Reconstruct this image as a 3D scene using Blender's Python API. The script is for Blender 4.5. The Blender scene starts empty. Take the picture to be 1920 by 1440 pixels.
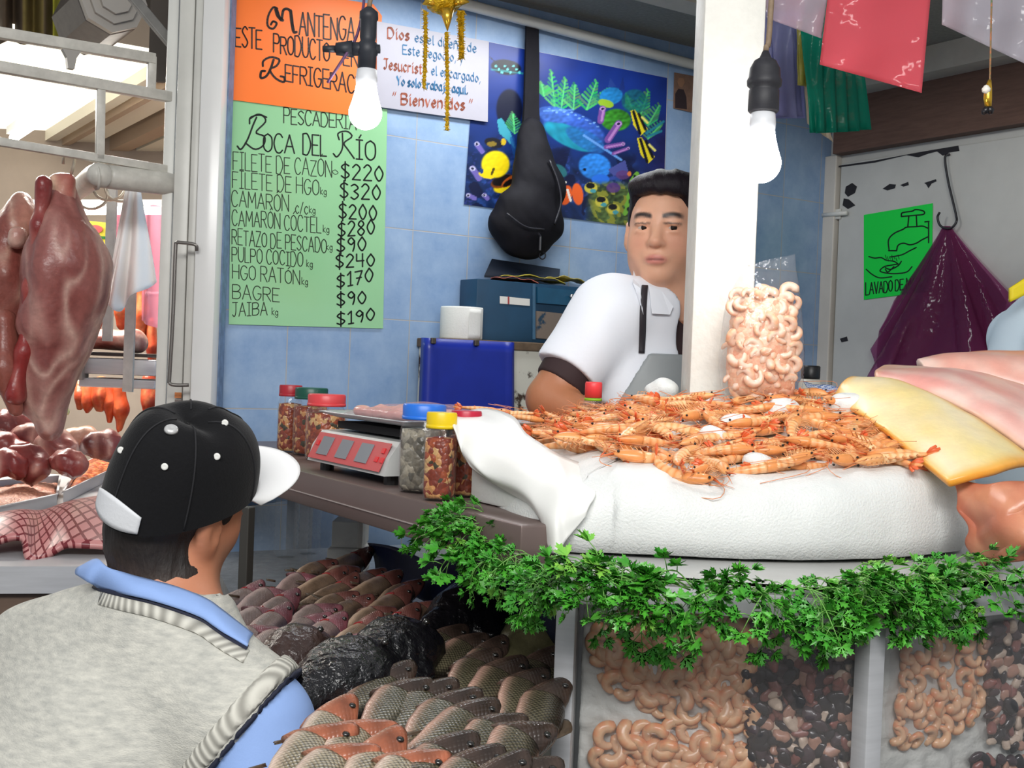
import bpy, bmesh, math, random
import numpy as np
from mathutils import Vector, Matrix
random.seed(7)
SC = bpy.context.scene
COL = SC.collection

# ------------------------------------------------------------------ camera
EYE = np.array([0.0, 0.0, 1.55])
FPX, PITCH, ROLL = 2230.0, math.radians(-0.85), math.radians(-2.2)
_f = np.array([0, math.cos(PITCH), math.sin(PITCH)])
_r0 = np.array([1.0, 0, 0]); _u0 = np.cross(_r0, _f)
CR = math.cos(ROLL) * _r0 - math.sin(ROLL) * _u0
CU = math.sin(ROLL) * _r0 + math.cos(ROLL) * _u0
cam_d = bpy.data.cameras.new('camera'); cam = bpy.data.objects.new('camera', cam_d); COL.objects.link(cam)
cam_d.sensor_fit = 'HORIZONTAL'; cam_d.sensor_width = 36.0; cam_d.lens = FPX / 1920 * 36.0
cam_d.clip_start = 0.05; cam_d.clip_end = 100
_m = Matrix.Identity(4)
for _i in range(3):
    _m[_i][0] = CR[_i]; _m[_i][1] = CU[_i]; _m[_i][2] = -_f[_i]; _m[_i][3] = EYE[_i]
cam.matrix_world = _m
SC.camera = cam

# ------------------------------------------------------------------ light
SC.view_settings.view_transform = 'Standard'; SC.view_settings.look = 'None'
SC.view_settings.gamma = 1.0; SC.view_settings.exposure = 0.18; SC.view_settings.use_curve_mapping = False
SC.cycles.max_bounces = 8; SC.cycles.transparent_max_bounces = 24
SC.cycles.diffuse_bounces = 3; SC.cycles.glossy_bounces = 3; SC.cycles.transmission_bounces = 6
SC.cycles.sample_clamp_indirect = 6.0; SC.cycles.use_denoising = True
SC.cycles.caustics_reflective = False; SC.cycles.caustics_refractive = False
wd = bpy.data.worlds.new('world'); SC.world = wd; wd.use_nodes = True
wd.node_tree.nodes['Background'].inputs[0].default_value = (0.93, 0.96, 1.0, 1)
wd.node_tree.nodes['Background'].inputs[1].default_value = 0.33

def area(name, loc, rot, sx, sy, power, color=(1, 1, 1)):
    l = bpy.data.lights.new(name, 'AREA'); l.shape = 'RECTANGLE'; l.size = sx; l.size_y = sy
    l.energy = power; l.color = color
    o = bpy.data.objects.new(name, l); o.location = loc; o.rotation_euler = rot; COL.objects.link(o); return o
# market aisle tube lights above and behind the photographer, one over the stall interior, butcher's ceiling lamps
area('aisle_light', (-0.1, -0.9, 3.0), (math.radians(42), 0, 0), 2.6, 0.6, 92, (1.0, 0.99, 0.96))
area('stall_light', (0.05, 3.2, 2.57), (0, 0, math.radians(34)), 0.9, 0.15, 8, (0.95, 0.98, 1.0))
area('butcher_light', (-1.75, 4.1, 2.5), (0, 0, 0), 1.2, 0.7, 75, (1.0, 0.95, 0.86))

# ------------------------------------------------------------------ pixel -> world helpers
def ray(px, py):
    return CR * ((px - 960) / FPX) + CU * (-(py - 720) / FPX) + _f
def W(px, py, y):                       # point on the pixel's ray at world depth y
    d = ray(px, py); return EYE + d * ((y - EYE[1]) / d[1])
def PZ(px, py, z):                      # on the horizontal plane z
    d = ray(px, py); return EYE + d * ((z - EYE[2]) / d[2])
def RP(px, py, p0, n):
    d = ray(px, py); return EYE + d * (np.dot(np.asarray(p0) - EYE, n) / np.dot(d, n))
def PX(p):                              # world -> pixel
    q = np.asarray(p, float) - EYE; w = q @ _f
    return np.array([960 + FPX * (q @ CR) / w, 720 - FPX * (q @ CU) / w])
AA = 0.9845
DA = np.array([-math.sin(AA), -math.cos(AA), 0])        # along the tiled wall, away from the corner
NA = np.array([math.cos(AA), -math.sin(AA), 0])         # out of the tiled wall
DB = np.array([math.cos(AA), -math.sin(AA), 0])         # along the white wall, from the corner towards us
NB = np.array([-math.sin(AA), -math.cos(AA), 0])        # out of the white wall
CORNER = np.array([0.26 * 4.3, 4.3, 0.0])
def A_(t, z, off=0.0): return CORNER + DA * t + NA * off + np.array([0, 0, z])
def B_(t, z, off=0.0): return CORNER + DB * t + NB * off + np.array([0, 0, z])
def wA(px, py, off=0.0): return RP(px, py, CORNER + NA * off, NA)
def wB(px, py, off=0.0): return RP(px, py, CORNER + NB * off, NB)

# ------------------------------------------------------------------ materials
MATS = {}
def srgb(r, g, b):
    def c(v):
        v /= 255.0; return v / 12.92 if v <= 0.04045 else ((v + 0.055) / 1.055) ** 2.4
    return (c(r), c(g), c(b), 1.0)
def mat(name, col=(200, 200, 200), rough=0.5, metal=0.0, noise=0.0, nscale=20, bump=0.0, bscale=60, spec=0.5,
        col2=None, attr=False, trans=0.0, emit=None, estr=0.0, sss=0.0, sscol=None, coat=0.0, alpha=1.0, stretch=None, sheen=0.0, bdist=0.002, thr=None):
    if name in MATS: return MATS[name]
    m = bpy.data.materials.new(name); m.use_nodes = True; nt = m.node_tree; N = nt.nodes; L = nt.links
    b = N['Principled BSDF']
    b.inputs['Roughness'].default_value = rough; b.inputs['Metallic'].default_value = metal
    b.inputs['Specular IOR Level'].default_value = spec
    if trans: b.inputs['Transmission Weight'].default_value = trans
    if coat: b.inputs['Coat Weight'].default_value = coat; b.inputs['Coat Roughness'].default_value = 0.12
    if sheen: b.inputs['Sheen Weight'].default_value = sheen
    if alpha < 1: b.inputs['Alpha'].default_value = alpha
    if sss:
        b.inputs['Subsurface Weight'].default_value = sss; b.inputs['Subsurface Radius'].default_value = sscol or (1, .35, .2)
        b.inputs['Subsurface Scale'].default_value = 0.006
    if emit: b.inputs['Emission Color'].default_value = srgb(*emit); b.inputs['Emission Strength'].default_value = estr
    base = None
    tc = N.new('ShaderNodeTexCoord'); src = tc.outputs['Object']
    if stretch:
        mp = N.new('ShaderNodeMapping'); mp.inputs['Scale'].default_value = stretch; L.new(src, mp.inputs['Vector']); src = mp.outputs[0]
    if attr:
        at = N.new('ShaderNodeVertexColor'); at.layer_name = 'Col'; base = at.outputs['Color']
    if noise or col2:
        nz = N.new('ShaderNodeTexNoise'); nz.inputs['Scale'].default_value = nscale; nz.inputs['Detail'].default_value = 5
        nz.inputs['Roughness'].default_value = 0.6
        L.new(src, nz.inputs['Vector'])
        rmp = N.new('ShaderNodeMapRange'); rmp.inputs[1].default_value = (thr or (0.3, 0.7))[0]; rmp.inputs[2].default_value = (thr or (0.3, 0.7))[1]
        L.new(nz.outputs['Fac'], rmp.inputs[0])
        mx = N.new('ShaderNodeMix'); mx.data_type = 'RGBA'
        c1 = srgb(*col); c2 = srgb(*col2) if col2 else tuple(c * (1 - noise) for c in c1[:3]) + (1,)
        L.new(rmp.outputs[0], mx.inputs['Factor'])
        if base is not None:
            mx.blend_type = 'MULTIPLY'; L.new(base, mx.inputs['A']); mx.inputs['B'].default_value = (1 - noise,) * 3 + (1,)
        else:
            mx.inputs['A'].default_value = c1; mx.inputs['B'].default_value = c2
        base = mx.outputs['Result']
    if base is not None: L.new(base, b.inputs['Base Color'])
    else: b.inputs['Base Color'].default_value = srgb(*col)
    if bump:
        n2 = N.new('ShaderNodeTexNoise'); n2.inputs['Scale'].default_value = bscale; n2.inputs['Detail'].default_value = 4
        L.new(src, n2.inputs['Vector'])
        bp = N.new('ShaderNodeBump'); bp.inputs['Strength'].default_value = bump; bp.inputs['Distance'].default_value = bdist
        L.new(n2.outputs['Fac'], bp.inputs['Height']); L.new(bp.outputs[0], b.inputs['Normal'])
    MATS[name] = m; return m
def film(name, tint=(255, 255, 255), amount=0.12, gloss=0.35, rough=0.12, bump=0.5, bscale=30, through=1.0, tr=None):
    """thin clear plastic or glass: see-through, a tinted veil of its own and a shine"""
    if name in MATS: return MATS[name]
    m = bpy.data.materials.new(name); m.use_nodes = True; nt = m.node_tree; N = nt.nodes; L = nt.links
    N.clear(); out = N.new('ShaderNodeOutputMaterial')
    t = N.new('ShaderNodeBsdfTransparent'); c = srgb(*(tr or (251, 251, 252))); t.inputs[0].default_value = tuple(through * v for v in c[:3]) + (1,)
    d = N.new('ShaderNodeBsdfDiffuse'); d.inputs[0].default_value = srgb(*tint)
    tl = N.new('ShaderNodeBsdfTranslucent'); tl.inputs[0].default_value = srgb(*tint)
    dm = N.new('ShaderNodeMixShader'); dm.inputs[0].default_value = 0.5; L.new(d.outputs[0], dm.inputs[1]); L.new(tl.outputs[0], dm.inputs[2])
    g = N.new('ShaderNodeBsdfGlossy'); g.inputs['Roughness'].default_value = rough
    m1 = N.new('ShaderNodeMixShader'); m1.inputs[0].default_value = amount; L.new(t.outputs[0], m1.inputs[1]); L.new(dm.outputs[0], m1.inputs[2])
    fr = N.new('ShaderNodeFresnel'); fr.inputs[0].default_value = 1.45
    mu = N.new('ShaderNodeMath'); mu.operation = 'MULTIPLY'; mu.inputs[1].default_value = gloss; L.new(fr.outputs[0], mu.inputs[0])
    ge = N.new('ShaderNodeNewGeometry'); om = N.new('ShaderNodeMath'); om.operation = 'SUBTRACT'; om.inputs[0].default_value = 1; L.new(ge.outputs['Backfacing'], om.inputs[1])
    m0 = N.new('ShaderNodeMath'); m0.operation = 'MULTIPLY'; L.new(mu.outputs[0], m0.inputs[0]); L.new(om.outputs[0], m0.inputs[1]); mu = m0
    m2 = N.new('ShaderNodeMixShader'); L.new(mu.outputs[0], m2.inputs[0]); L.new(m1.outputs[0], m2.inputs[1]); L.new(g.outputs[0], m2.inputs[2])
    if bump:
        tc = N.new('ShaderNodeTexCoord'); nz = N.new('ShaderNodeTexNoise'); nz.inputs['Scale'].default_value = bscale
        L.new(tc.outputs['Object'], nz.inputs['Vector']); bp = N.new('ShaderNodeBump'); bp.inputs['Strength'].default_value = bump; bp.inputs['Distance'].default_value = 0.01
        L.new(nz.outputs['Fac'], bp.inputs['Height']); L.new(bp.outputs[0], g.inputs['Normal']); L.new(bp.outputs[0], fr.inputs['Normal'])
    L.new(m2.outputs[0], out.inputs['Surface']); MATS[name] = m; return m

# ------------------------------------------------------------------ objects
def tag(o, label=None, cat=None, group=None, kind=None):
    if label: o['label'] = label
    if cat: o['category'] = cat
    if group: o['group'] = group
    if kind: o['kind'] = kind
    return o
def thing(name, label, cat, loc=(0, 0, 0), group=None, rot=None):
    o = bpy.data.objects.new(name, None); COL.objects.link(o); o.empty_display_size = 0.05
    o.location = loc
    if rot: o.rotation_euler = rot
    bpy.context.view_layer.update() if False else None
    return tag(o, label, cat, group)
def basis(o):
    m = Matrix.LocRotScale(o.location, o.rotation_euler, o.scale)
    return basis(o.parent) @ m if o.parent else m
def link_mesh(name, v, f, m, parent=None, smooth=True, col=None, mi=None, loc=None, world=True):
    """v: world coordinates (or local with world=False). Parts become local to their parent."""
    v = np.asarray(v, dtype=np.float64).reshape(-1, 3)
    me = bpy.data.meshes.new(name)
    if world:
        if parent is not None:
            iv = np.array(basis(parent).inverted()); v = v @ iv[:3, :3].T + iv[:3, 3]
        else:
            if loc is None:
                lo, hi = v.min(0), v.max(0); loc = np.array([(lo[0] + hi[0]) / 2, (lo[1] + hi[1]) / 2, lo[2]])
            v = v - np.asarray(loc)
    me.from_pydata(v.tolist(), [], f if isinstance(f, list) else [tuple(int(i) for i in q) for q in f])
    ms = m if isinstance(m, (list, tuple)) else [m]
    for x in ms: me.materials.append(x)
    if mi is not None: me.polygons.foreach_set('material_index', np.asarray(mi, dtype=np.int32))
    if smooth: me.polygons.foreach_set('use_smooth', np.ones(len(me.polygons), dtype=bool))
    if col is not None:
        a = me.color_attributes.new('Col', 'FLOAT_COLOR', 'POINT')
        c = np.asarray(col, dtype=np.float32)
        if c.shape[1] == 3: c = np.concatenate([c, np.ones((len(c), 1), np.float32)], 1)
        a.data.foreach_set('color', c.ravel())
    me.update()
    o = bpy.data.objects.new(name, me); COL.objects.link(o)
    if parent is not None: o.parent = parent
    elif loc is not None and world: o.location = loc
    return o
def lin(c):
    c = np.asarray(c, float) / 255.0
    return np.where(c <= 0.04045, c / 12.92, ((c + 0.055) / 1.055) ** 2.4)
def copy_tree(o, parent=None):
    c = o.copy(); COL.objects.link(c)
    if parent is not None:
        c.parent = parent
    for ch in list(o.children): copy_tree(ch, c)
    return c

class MB:
    """collects simple solids into one mesh"""
    def __init__(s): s.v = []; s.f = []; s.mi = []; s.cur = 0; s.c = []; s.color = None
    def add(s, v, f):
        n = len(s.v); s.v += [tuple(map(float, p)) for p in v]; s.f += [tuple(i + n for i in q) for q in f]; s.mi += [s.cur] * len(f)
        if s.color is not None: s.c += [tuple(s.color)] * len(v)
        return s
    def box(s, c, size, ax=None, bev=0.0):
        c = np.asarray(c, float); hx, hy, hz = np.asarray(size, float) / 2
        ax = np.eye(3) if ax is None else np.asarray(ax, float)
        if bev <= 0:
            P = [c + ax[0] * x + ax[1] * y + ax[2] * z for z in (-hz, hz) for x, y in ((-hx, -hy), (hx, -hy), (hx, hy), (-hx, hy))]
            return s.add(P, [(3, 2, 1, 0), (4, 5, 6, 7), (0, 1, 5, 4), (1, 2, 6, 5), (2, 3, 7, 6), (3, 0, 4, 7)])
        b = min(bev, hx * .9, hy * .9, hz * .9)
        def ring(ix, iy, z):
            o = []
            for sx, sy, a0 in ((1, 1, 0), (-1, 1, 90), (-1, -1, 180), (1, -1, 270)):
                for k in (0, 45, 90):
                    a = math.radians(a0 + k); o.append(c + ax[0] * (sx * (hx - b) + (b - ix) * math.cos(a)) + ax[1] * (sy * (hy - b) + (b - iy) * math.sin(a)) + ax[2] * z)
            return o
        R = [ring(b, b, -hz), ring(b * .3, b * .3, -hz + b * .3), ring(0, 0, -hz + b), ring(0, 0, hz - b), ring(b * .3, b * .3, hz - b * .3), ring(b, b, hz)]
        return s.loft(R, cap=True)
    def prism(s, poly, n, h):
        poly = [np.asarray(p, float) for p in poly]; n = np.asarray(n, float); k = len(poly)
        P = poly + [p + n * h for p in poly]
        return s.add(P, [tuple(range(k))[::-1], tuple(range(k, 2 * k))] + [(i, (i + 1) % k, k + (i + 1) % k, k + i) for i in range(k)])
    def loft(s, rings, cap=False, closed=True):
        n = len(rings[0]); P = [p for r in rings for p in r]; F = []
        for i in range(len(rings) - 1):
            for j in range(n if closed else n - 1):
                a = i * n + j; b = i * n + (j + 1) % n; F.append((a, b, b + n, a + n))
        if cap: F += [tuple(range(n))[::-1], tuple(range((len(rings) - 1) * n, len(rings) * n))]
        return s.add(P, F)
    def tube(s, path, r, n=8, cap=True, flat=1.0):
        path = [np.asarray(p, float) for p in path]; k = len(path); rs = r if hasattr(r, '__len__') else [r] * k
        T = []
        for i in range(k):
            d = path[min(i + 1, k - 1)] - path[max(i - 1, 0)]; T.append(d / (np.linalg.norm(d) + 1e-12))
        up = np.array([0, 0, 1.0]) if abs(T[0][2]) < .9 else np.array([1.0, 0, 0])
        rings = []
        for i in range(k):
            a = np.cross(up, T[i]); a /= np.linalg.norm(a) + 1e-12; b = np.cross(T[i], a); up = b
            rings.append([path[i] + rs[i] * (math.cos(t) * a + flat * math.sin(t) * b) for t in np.linspace(0, 2 * math.pi, n, endpoint=False)])
        return s.loft(rings, cap)
    def lathe(s, prof, c=(0, 0, 0), n=24, ax=None, sx=1.0, sy=1.0, cap=True):
        c = np.asarray(c, float); ax = np.eye(3) if ax is None else np.asarray(ax, float)
        rings = [[c + ax[0] * (r * sx * math.cos(t)) + ax[1] * (r * sy * math.sin(t)) + ax[2] * z for t in np.linspace(0, 2 * math.pi, n, endpoint=False)] for r, z in prof]
        return s.loft(rings, cap)
    def grid(s, G):
        G = np.asarray(G, float); a, b = G.shape[:2]
        return s.add(G.reshape(-1, 3), [(i * b + j, i * b + j + 1, (i + 1) * b + j + 1, (i + 1) * b + j) for i in range(a - 1) for j in range(b - 1)])
    def build(s, name, m, parent=None, smooth=False, loc=None, world=True):
        return link_mesh(name, s.v, s.f, m, parent, smooth, s.c if s.c else None, s.mi if isinstance(m, (list, tuple)) else None, loc, world)
def auto_smooth(o, deg=35):
    me = o.data; me.polygons.foreach_set('use_smooth', np.ones(len(me.polygons), dtype=bool))
    bm = bmesh.new(); bm.from_mesh(me)
    for e in bm.edges:
        if len(e.link_faces) == 2 and e.calc_face_angle(0) > math.radians(deg): e.smooth = False
    bm.to_mesh(me); bm.free(); return o
def solid_grid(G, th, nrm=None):
    """a sheet of real thickness from a grid of points"""
    G = np.asarray(G, float); a, b = G.shape[:2]
    du = np.gradient(G, axis=0); dv = np.gradient(G, axis=1); n = np.cross(du, dv); n /= np.linalg.norm(n, axis=2, keepdims=True) + 1e-12
    V = np.concatenate([(G + n * th / 2).reshape(-1, 3), (G - n * th / 2).reshape(-1, 3)]); o = a * b; F = []
    for i in range(a - 1):
        for j in range(b - 1):
            q = (i * b + j, i * b + j + 1, (i + 1) * b + j + 1, (i + 1) * b + j); F.append(q[::-1]); F.append(tuple(x + o for x in q))
    ed = [i * b for i in range(a)] ; 
    per = [(0, j) for j in range(b)] + [(i, b - 1) for i in range(1, a)] + [(a - 1, j) for j in range(b - 2, -1, -1)] + [(i, 0) for i in range(a - 2, 0, -1)]
    ids = [i * b + j for i, j in per]
    for k in range(len(ids)): x, y = ids[k], ids[(k + 1) % len(ids)]; F.append((x, y, y + o, x + o))
    return V, F
def spline(pts, n):
    """Catmull-Rom through pts, n samples"""
    P = np.asarray(pts, float); k = len(P)
    if k == 2: return P[0] + (P[1] - P[0]) * np.linspace(0, 1, n)[:, None]
    E = np.concatenate([[2 * P[0] - P[1]], P, [2 * P[-1] - P[-2]]]); out = []
    for t in np.linspace(0, k - 1, n):
        i = min(int(t), k - 2); u = t - i; a, b, c, d = E[i:i + 4]
        out.append(.5 * ((2 * b) + (c - a) * u + (2 * a - 5 * b + 4 * c - d) * u * u + (-a + 3 * b - 3 * c + d) * u ** 3))
    return np.array(out)
def vnoise(P, scale, seed=0):
    """cheap smooth 3-D noise in -1..1 from sums of sines"""
    r = np.random.RandomState(seed); P = np.asarray(P, float) * scale; o = 0
    for k in range(7):
        w = r.randn(3) * (0.6 + 0.25 * k); o = o + np.sin(P @ w + r.rand() * 6.3 + np.sin(P @ r.randn(3) + r.rand() * 6)) / (1 + .3 * k)
    return o / 3.0

# ------------------------------------------------------------------ implicit surfaces
class SDF:
    def __init__(s, lo, hi, h):
        s.lo = np.asarray(lo, float); s.h = h; n = np.ceil((np.asarray(hi) - s.lo) / h).astype(int) + 1; s.n = n
        ax = [s.lo[i] + h * np.arange(n[i]) for i in range(3)]
        s.P = np.stack(np.meshgrid(*ax, indexing='ij'), -1).astype(np.float32)
        s.d = np.full(tuple(n), 1.0, np.float32)
    def box_(s, lo, hi):                # only the cells around a primitive are evaluated
        i0 = np.clip(np.floor((np.asarray(lo) - .075 - s.lo) / s.h).astype(int), 0, s.n); i1 = np.clip(np.ceil((np.asarray(hi) + .075 - s.lo) / s.h).astype(int) + 1, 0, s.n)
        return tuple(slice(a, b) for a, b in zip(i0, i1))
    def smin(s, e, k):
        sl, e = e if isinstance(e, tuple) else (Ellipsis, e); a = s.d[sl]
        if k <= 0: s.d[sl] = np.minimum(a, e); return
        h = np.clip(.5 + .5 * (a - e) / k, 0, 1); s.d[sl] = a * (1 - h) + e * h - k * h * (1 - h)
    def smax(s, e, k):
        sl, e = e if isinstance(e, tuple) else (Ellipsis, e); a = s.d[sl]
        if k <= 0: s.d[sl] = np.maximum(a, e); return
        h = np.clip(.5 - .5 * (a - e) / k, 0, 1); s.d[sl] = a * (1 - h) + e * h + k * h * (1 - h)
    def ell(s, c, r, ax=None):
        c = np.asarray(c, float); m = max(r); sl = s.box_(c - m, c + m); q = s.P[sl] - c.astype(np.float32)
        if ax is not None: q = q @ np.asarray(ax, np.float32).T
        r = np.asarray(r, np.float32); k0 = np.linalg.norm(q / r, axis=-1); k1 = np.linalg.norm(q / (r * r), axis=-1) + 1e-9
        return sl, k0 * (k0 - 1) / k1
    def cone(s, a, b, ra, rb, squash=None):
        a = np.asarray(a, np.float32); b = np.asarray(b, np.float32); m = max(ra, rb) * (1.0 if squash is None else max(1, 1 / squash[1])); sl = s.box_(np.minimum(a, b) - m, np.maximum(a, b) + m); q = s.P[sl] - a; ba = b - a
        t = np.clip((q @ ba) / (ba @ ba), 0, 1); w = q - t[..., None] * ba
        if squash is not None:
            n, f = squash; n = np.asarray(n, np.float32); w = w + (w @ n)[..., None] * n * (f - 1)
        return sl, np.linalg.norm(w, axis=-1) - (ra + (rb - ra) * t)
    def add(s, e, k=0.02): s.smin(e, k)
    def sub(s, e, k=0.01): s.smax((e[0], -e[1]) if isinstance(e, tuple) else -e, k)
    def mesh(s, relax=1):
        return surface_nets(s.d, s.lo, s.h, relax)
def surface_nets(d, lo, h, relax=1):
    ins = d < 0; nx, ny, nz = d.shape
    c = [ins[i:nx - 1 + i, j:ny - 1 + j, k:nz - 1 + k] for i in (0, 1) for j in (0, 1) for k in (0, 1)]
    cnt = sum(x.astype(np.int8) for x in c); act = (cnt > 0) & (cnt < 8)
    I = np.argwhere(act); idx = np.full(act.shape, -1, np.int64); idx[act] = np.arange(len(I))
    val = np.stack([d[I[:, 0] + i, I[:, 1] + j, I[:, 2] + k] for i in (0, 1) for j in (0, 1) for k in (0, 1)], 1)
    off = np.array([(i, j, k) for i in (0, 1) for j in (0, 1) for k in (0, 1)], float)
    acc = np.zeros((len(I), 3)); n = np.zeros(len(I))
    for a in range(8):
        for b in range(a + 1, 8):
            if abs(off[a] - off[b]).sum() == 1:
                m = (val[:, a] < 0) != (val[:, b] < 0); t = val[m, a] / (val[m, a] - val[m, b])
                acc[m] += off[a] + (off[b] - off[a]) * t[:, None]; n[m] += 1
    V = (I + acc / n[:, None]) * h + lo
    F = []
    for ax in range(3):
        u, w = (ax + 1) % 3, (ax + 2) % 3
        s0 = [slice(None)] * 3; s1 = [slice(None)] * 3; s0[ax] = slice(0, -1); s1[ax] = slice(1, None)
        A, B = ins[tuple(s0)], ins[tuple(s1)]; E = np.argwhere(A != B); fl = A[tuple(E.T)]
        ok = (E[:, u] > 0) & (E[:, w] > 0) & (E[:, u] < d.shape[u] - 1) & (E[:, w] < d.shape[w] - 1); E = E[ok]; fl = fl[ok]
        def g(du, dw):
            e = E.copy(); e[:, u] -= du; e[:, w] -= dw; return idx[e[:, 0], e[:, 1], e[:, 2]]
        q = np.stack([g(1, 1), g(0, 1), g(0, 0), g(1, 0)], 1); q[~fl] = q[~fl][:, ::-1]; F.append(q)
    F = np.concatenate(F); F = F[(F >= 0).all(1)]
    for _ in range(relax):
        acc = np.zeros_like(V); n = np.zeros(len(V))
        for a in range(4):
            i, j = F[:, a], F[:, (a + 1) % 4]
            for k in range(3): acc[:, k] += np.bincount(i, V[j, k], len(V)) + np.bincount(j, V[i, k], len(V))
            n += np.bincount(i, minlength=len(V)) + np.bincount(j, minlength=len(V))
        V = V * .5 + .5 * acc / np.maximum(n, 1)[:, None]
    return V, [tuple(q) for q in F.tolist()]
# ================================================================== setting
def framed(o, origin, ax):              # give a mesh object its own axes so that textures run along them
    M = Matrix.Identity(4)
    for i in range(3):
        for j in range(3): M[j][i] = ax[i][j]
        M[i][3] = origin[i]
    iv = np.array(M.inverted()); me = o.data
    co = np.empty(len(me.vertices) * 3); me.vertices.foreach_get('co', co); co = co.reshape(-1, 3) + np.array(o.location)
    me.vertices.foreach_set('co', (co @ iv[:3, :3].T + iv[:3, 3]).ravel()); me.update(); o.matrix_world = M; return o
ZUP = np.array([0, 0, 1.0])
def tile_mat():
    m = bpy.data.materials.new('blue_tile'); m.use_nodes = True; nt = m.node_tree; N = nt.nodes; L = nt.links; b = N['Principled BSDF']
    tc = N.new('ShaderNodeTexCoord'); sp = N.new('ShaderNodeSeparateXYZ'); cb = N.new('ShaderNodeCombineXYZ')
    L.new(tc.outputs['Object'], sp.inputs[0]); L.new(sp.outputs[0], cb.inputs[0]); L.new(sp.outputs[2], cb.inputs[1])
    br = N.new('ShaderNodeTexBrick'); br.offset = 0; br.squash = 1
    br.inputs['Scale'].default_value = 1.0; br.inputs['Brick Width'].default_value = 0.183; br.inputs['Row Height'].default_value = 0.255
    br.inputs['Mortar Size'].default_value = 0.0016; br.inputs['Mortar Smooth'].default_value = 0.3; br.inputs['Bias'].default_value = 0
    L.new(cb.outputs[0], br.inputs['Vector'])
    br.inputs['Color1'].default_value = (1, 1, 1, 1); br.inputs['Color2'].default_value = (.9, .92, .94, 1); br.inputs['Mortar'].default_value = (.5, .5, .5, 1)
    n1 = N.new('ShaderNodeTexNoise'); n1.inputs['Scale'].default_value = 9; n1.inputs['Detail'].default_value = 8; n1.inputs['Roughness'].default_value = .68
    L.new(tc.outputs['Object'], n1.inputs['Vector'])
    rp = N.new('ShaderNodeValToRGB'); e = rp.color_ramp.elements
    e[0].position = .3; e[0].color = srgb(126, 156, 196); e[1].position = .72; e[1].color = srgb(164, 188, 216)
    L.new(n1.outputs['Fac'], rp.inputs[0])
    mx = N.new('ShaderNodeMix'); mx.data_type = 'RGBA'; mx.blend_type = 'MULTIPLY'; mx.inputs['Factor'].default_value = 1
    L.new(rp.outputs[0], mx.inputs['A']); L.new(br.outputs['Color'], mx.inputs['B'])
    mg = N.new('ShaderNodeMix'); mg.data_type = 'RGBA'; L.new(br.outputs['Fac'], mg.inputs['Factor']); L.new(mx.outputs['Result'], mg.inputs['A'])
    mg.inputs['B'].default_value = srgb(176, 174, 172); L.new(mg.outputs['Result'], b.inputs['Base Color'])
    b.inputs['Roughness'].default_value = .34; b.inputs['Specular IOR Level'].default_value = .35
    bp = N.new('ShaderNodeBump'); bp.inputs['Strength'].default_value = .4; bp.inputs['Distance'].default_value = .002; bp.invert = True
    L.new(br.outputs['Fac'], bp.inputs['Height']); L.new(bp.outputs[0], b.inputs['Normal']); return m
M_tile = tile_mat()
M_white = mat('white_paint', (226, 226, 220), .4, noise=.12, nscale=6, bump=.15, bscale=40)
M_door = mat('door_paint', (205, 205, 200), .45, noise=.16, nscale=3.5, bump=.12, bscale=25)
M_plaster = mat('pillar_plaster', (238, 236, 228), .6, noise=.1, nscale=30, bump=.5, bscale=55, bdist=.004)
M_ceil = mat('ceiling_paint', (150, 148, 140), .8, noise=.25, nscale=90, bump=.4, bscale=120)
M_steel = mat('aluminium', (196, 197, 200), .38, .35, noise=.15, nscale=8, stretch=(1, 1, 14))
M_floor = mat('floor_concrete', (95, 92, 88), .5, noise=.3, nscale=6, bump=.2)
M_black = mat('black_plastic', (20, 20, 22), .4)
M_dark = mat('dark_gap', (22, 22, 26), .9)

# tiled wall: row joint through pixel (671,769), column joint through (654,700)
pr = wA(671, 769); pc = wA(654, 700); tc0 = np.dot(pc - CORNER, DA)
mb = MB(); mb.box(A_(1.15, 1.35, -.05), (2.30, 2.7, .1), (DA, ZUP, NA))
w = mb.build('wall_back', M_tile); framed(w, CORNER + DA * tc0 + ZUP * pr[2] + NA * 0, (DA, -NA, ZUP)); tag(w, kind='structure')
# white wall with door to the right
mb = MB(); mb.box(B_(.9, 1.35, -.05), (1.8, 2.7, .1), (DB, ZUP, NB))
o = mb.build('wall_right', M_door); tag(o, kind='structure')
mb = MB(); mb.box((0, 2.5, -.05), (8, 9, .1)); tag(mb.build('floor', M_floor), kind='structure')
# stall ceiling over the back of the stall
P = [A_(2.3, 2.62), CORNER + ZUP * 2.62, B_(1.8, 2.62), B_(1.8, 2.62, 1.3), A_(2.3, 2.62, .75)]
mb = MB(); mb.prism(P, ZUP, .08); tag(mb.build('ceiling', M_ceil), kind='structure')
# conduit pipe along the top of the tiled wall, and a pale ledge beam
p0, p1 = wA(880, 10, .03), wA(1296, 120, .03); dd = (p1 - p0)
mb = MB(); mb.tube([p0 - dd * .55, p0, p1, p1 + dd * .3], .016, 10); mb.build('trim_1', M_white, smooth=True)['kind'] = 'structure'
mb = MB(); mb.box(A_(1.0, 2.6, .42), (1.9, .05, .09), (DA, ZUP, NA)); mb.build('trim_2', mat('pale_beam', (205, 200, 188), .6, noise=.12))['kind'] = 'structure'
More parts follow.
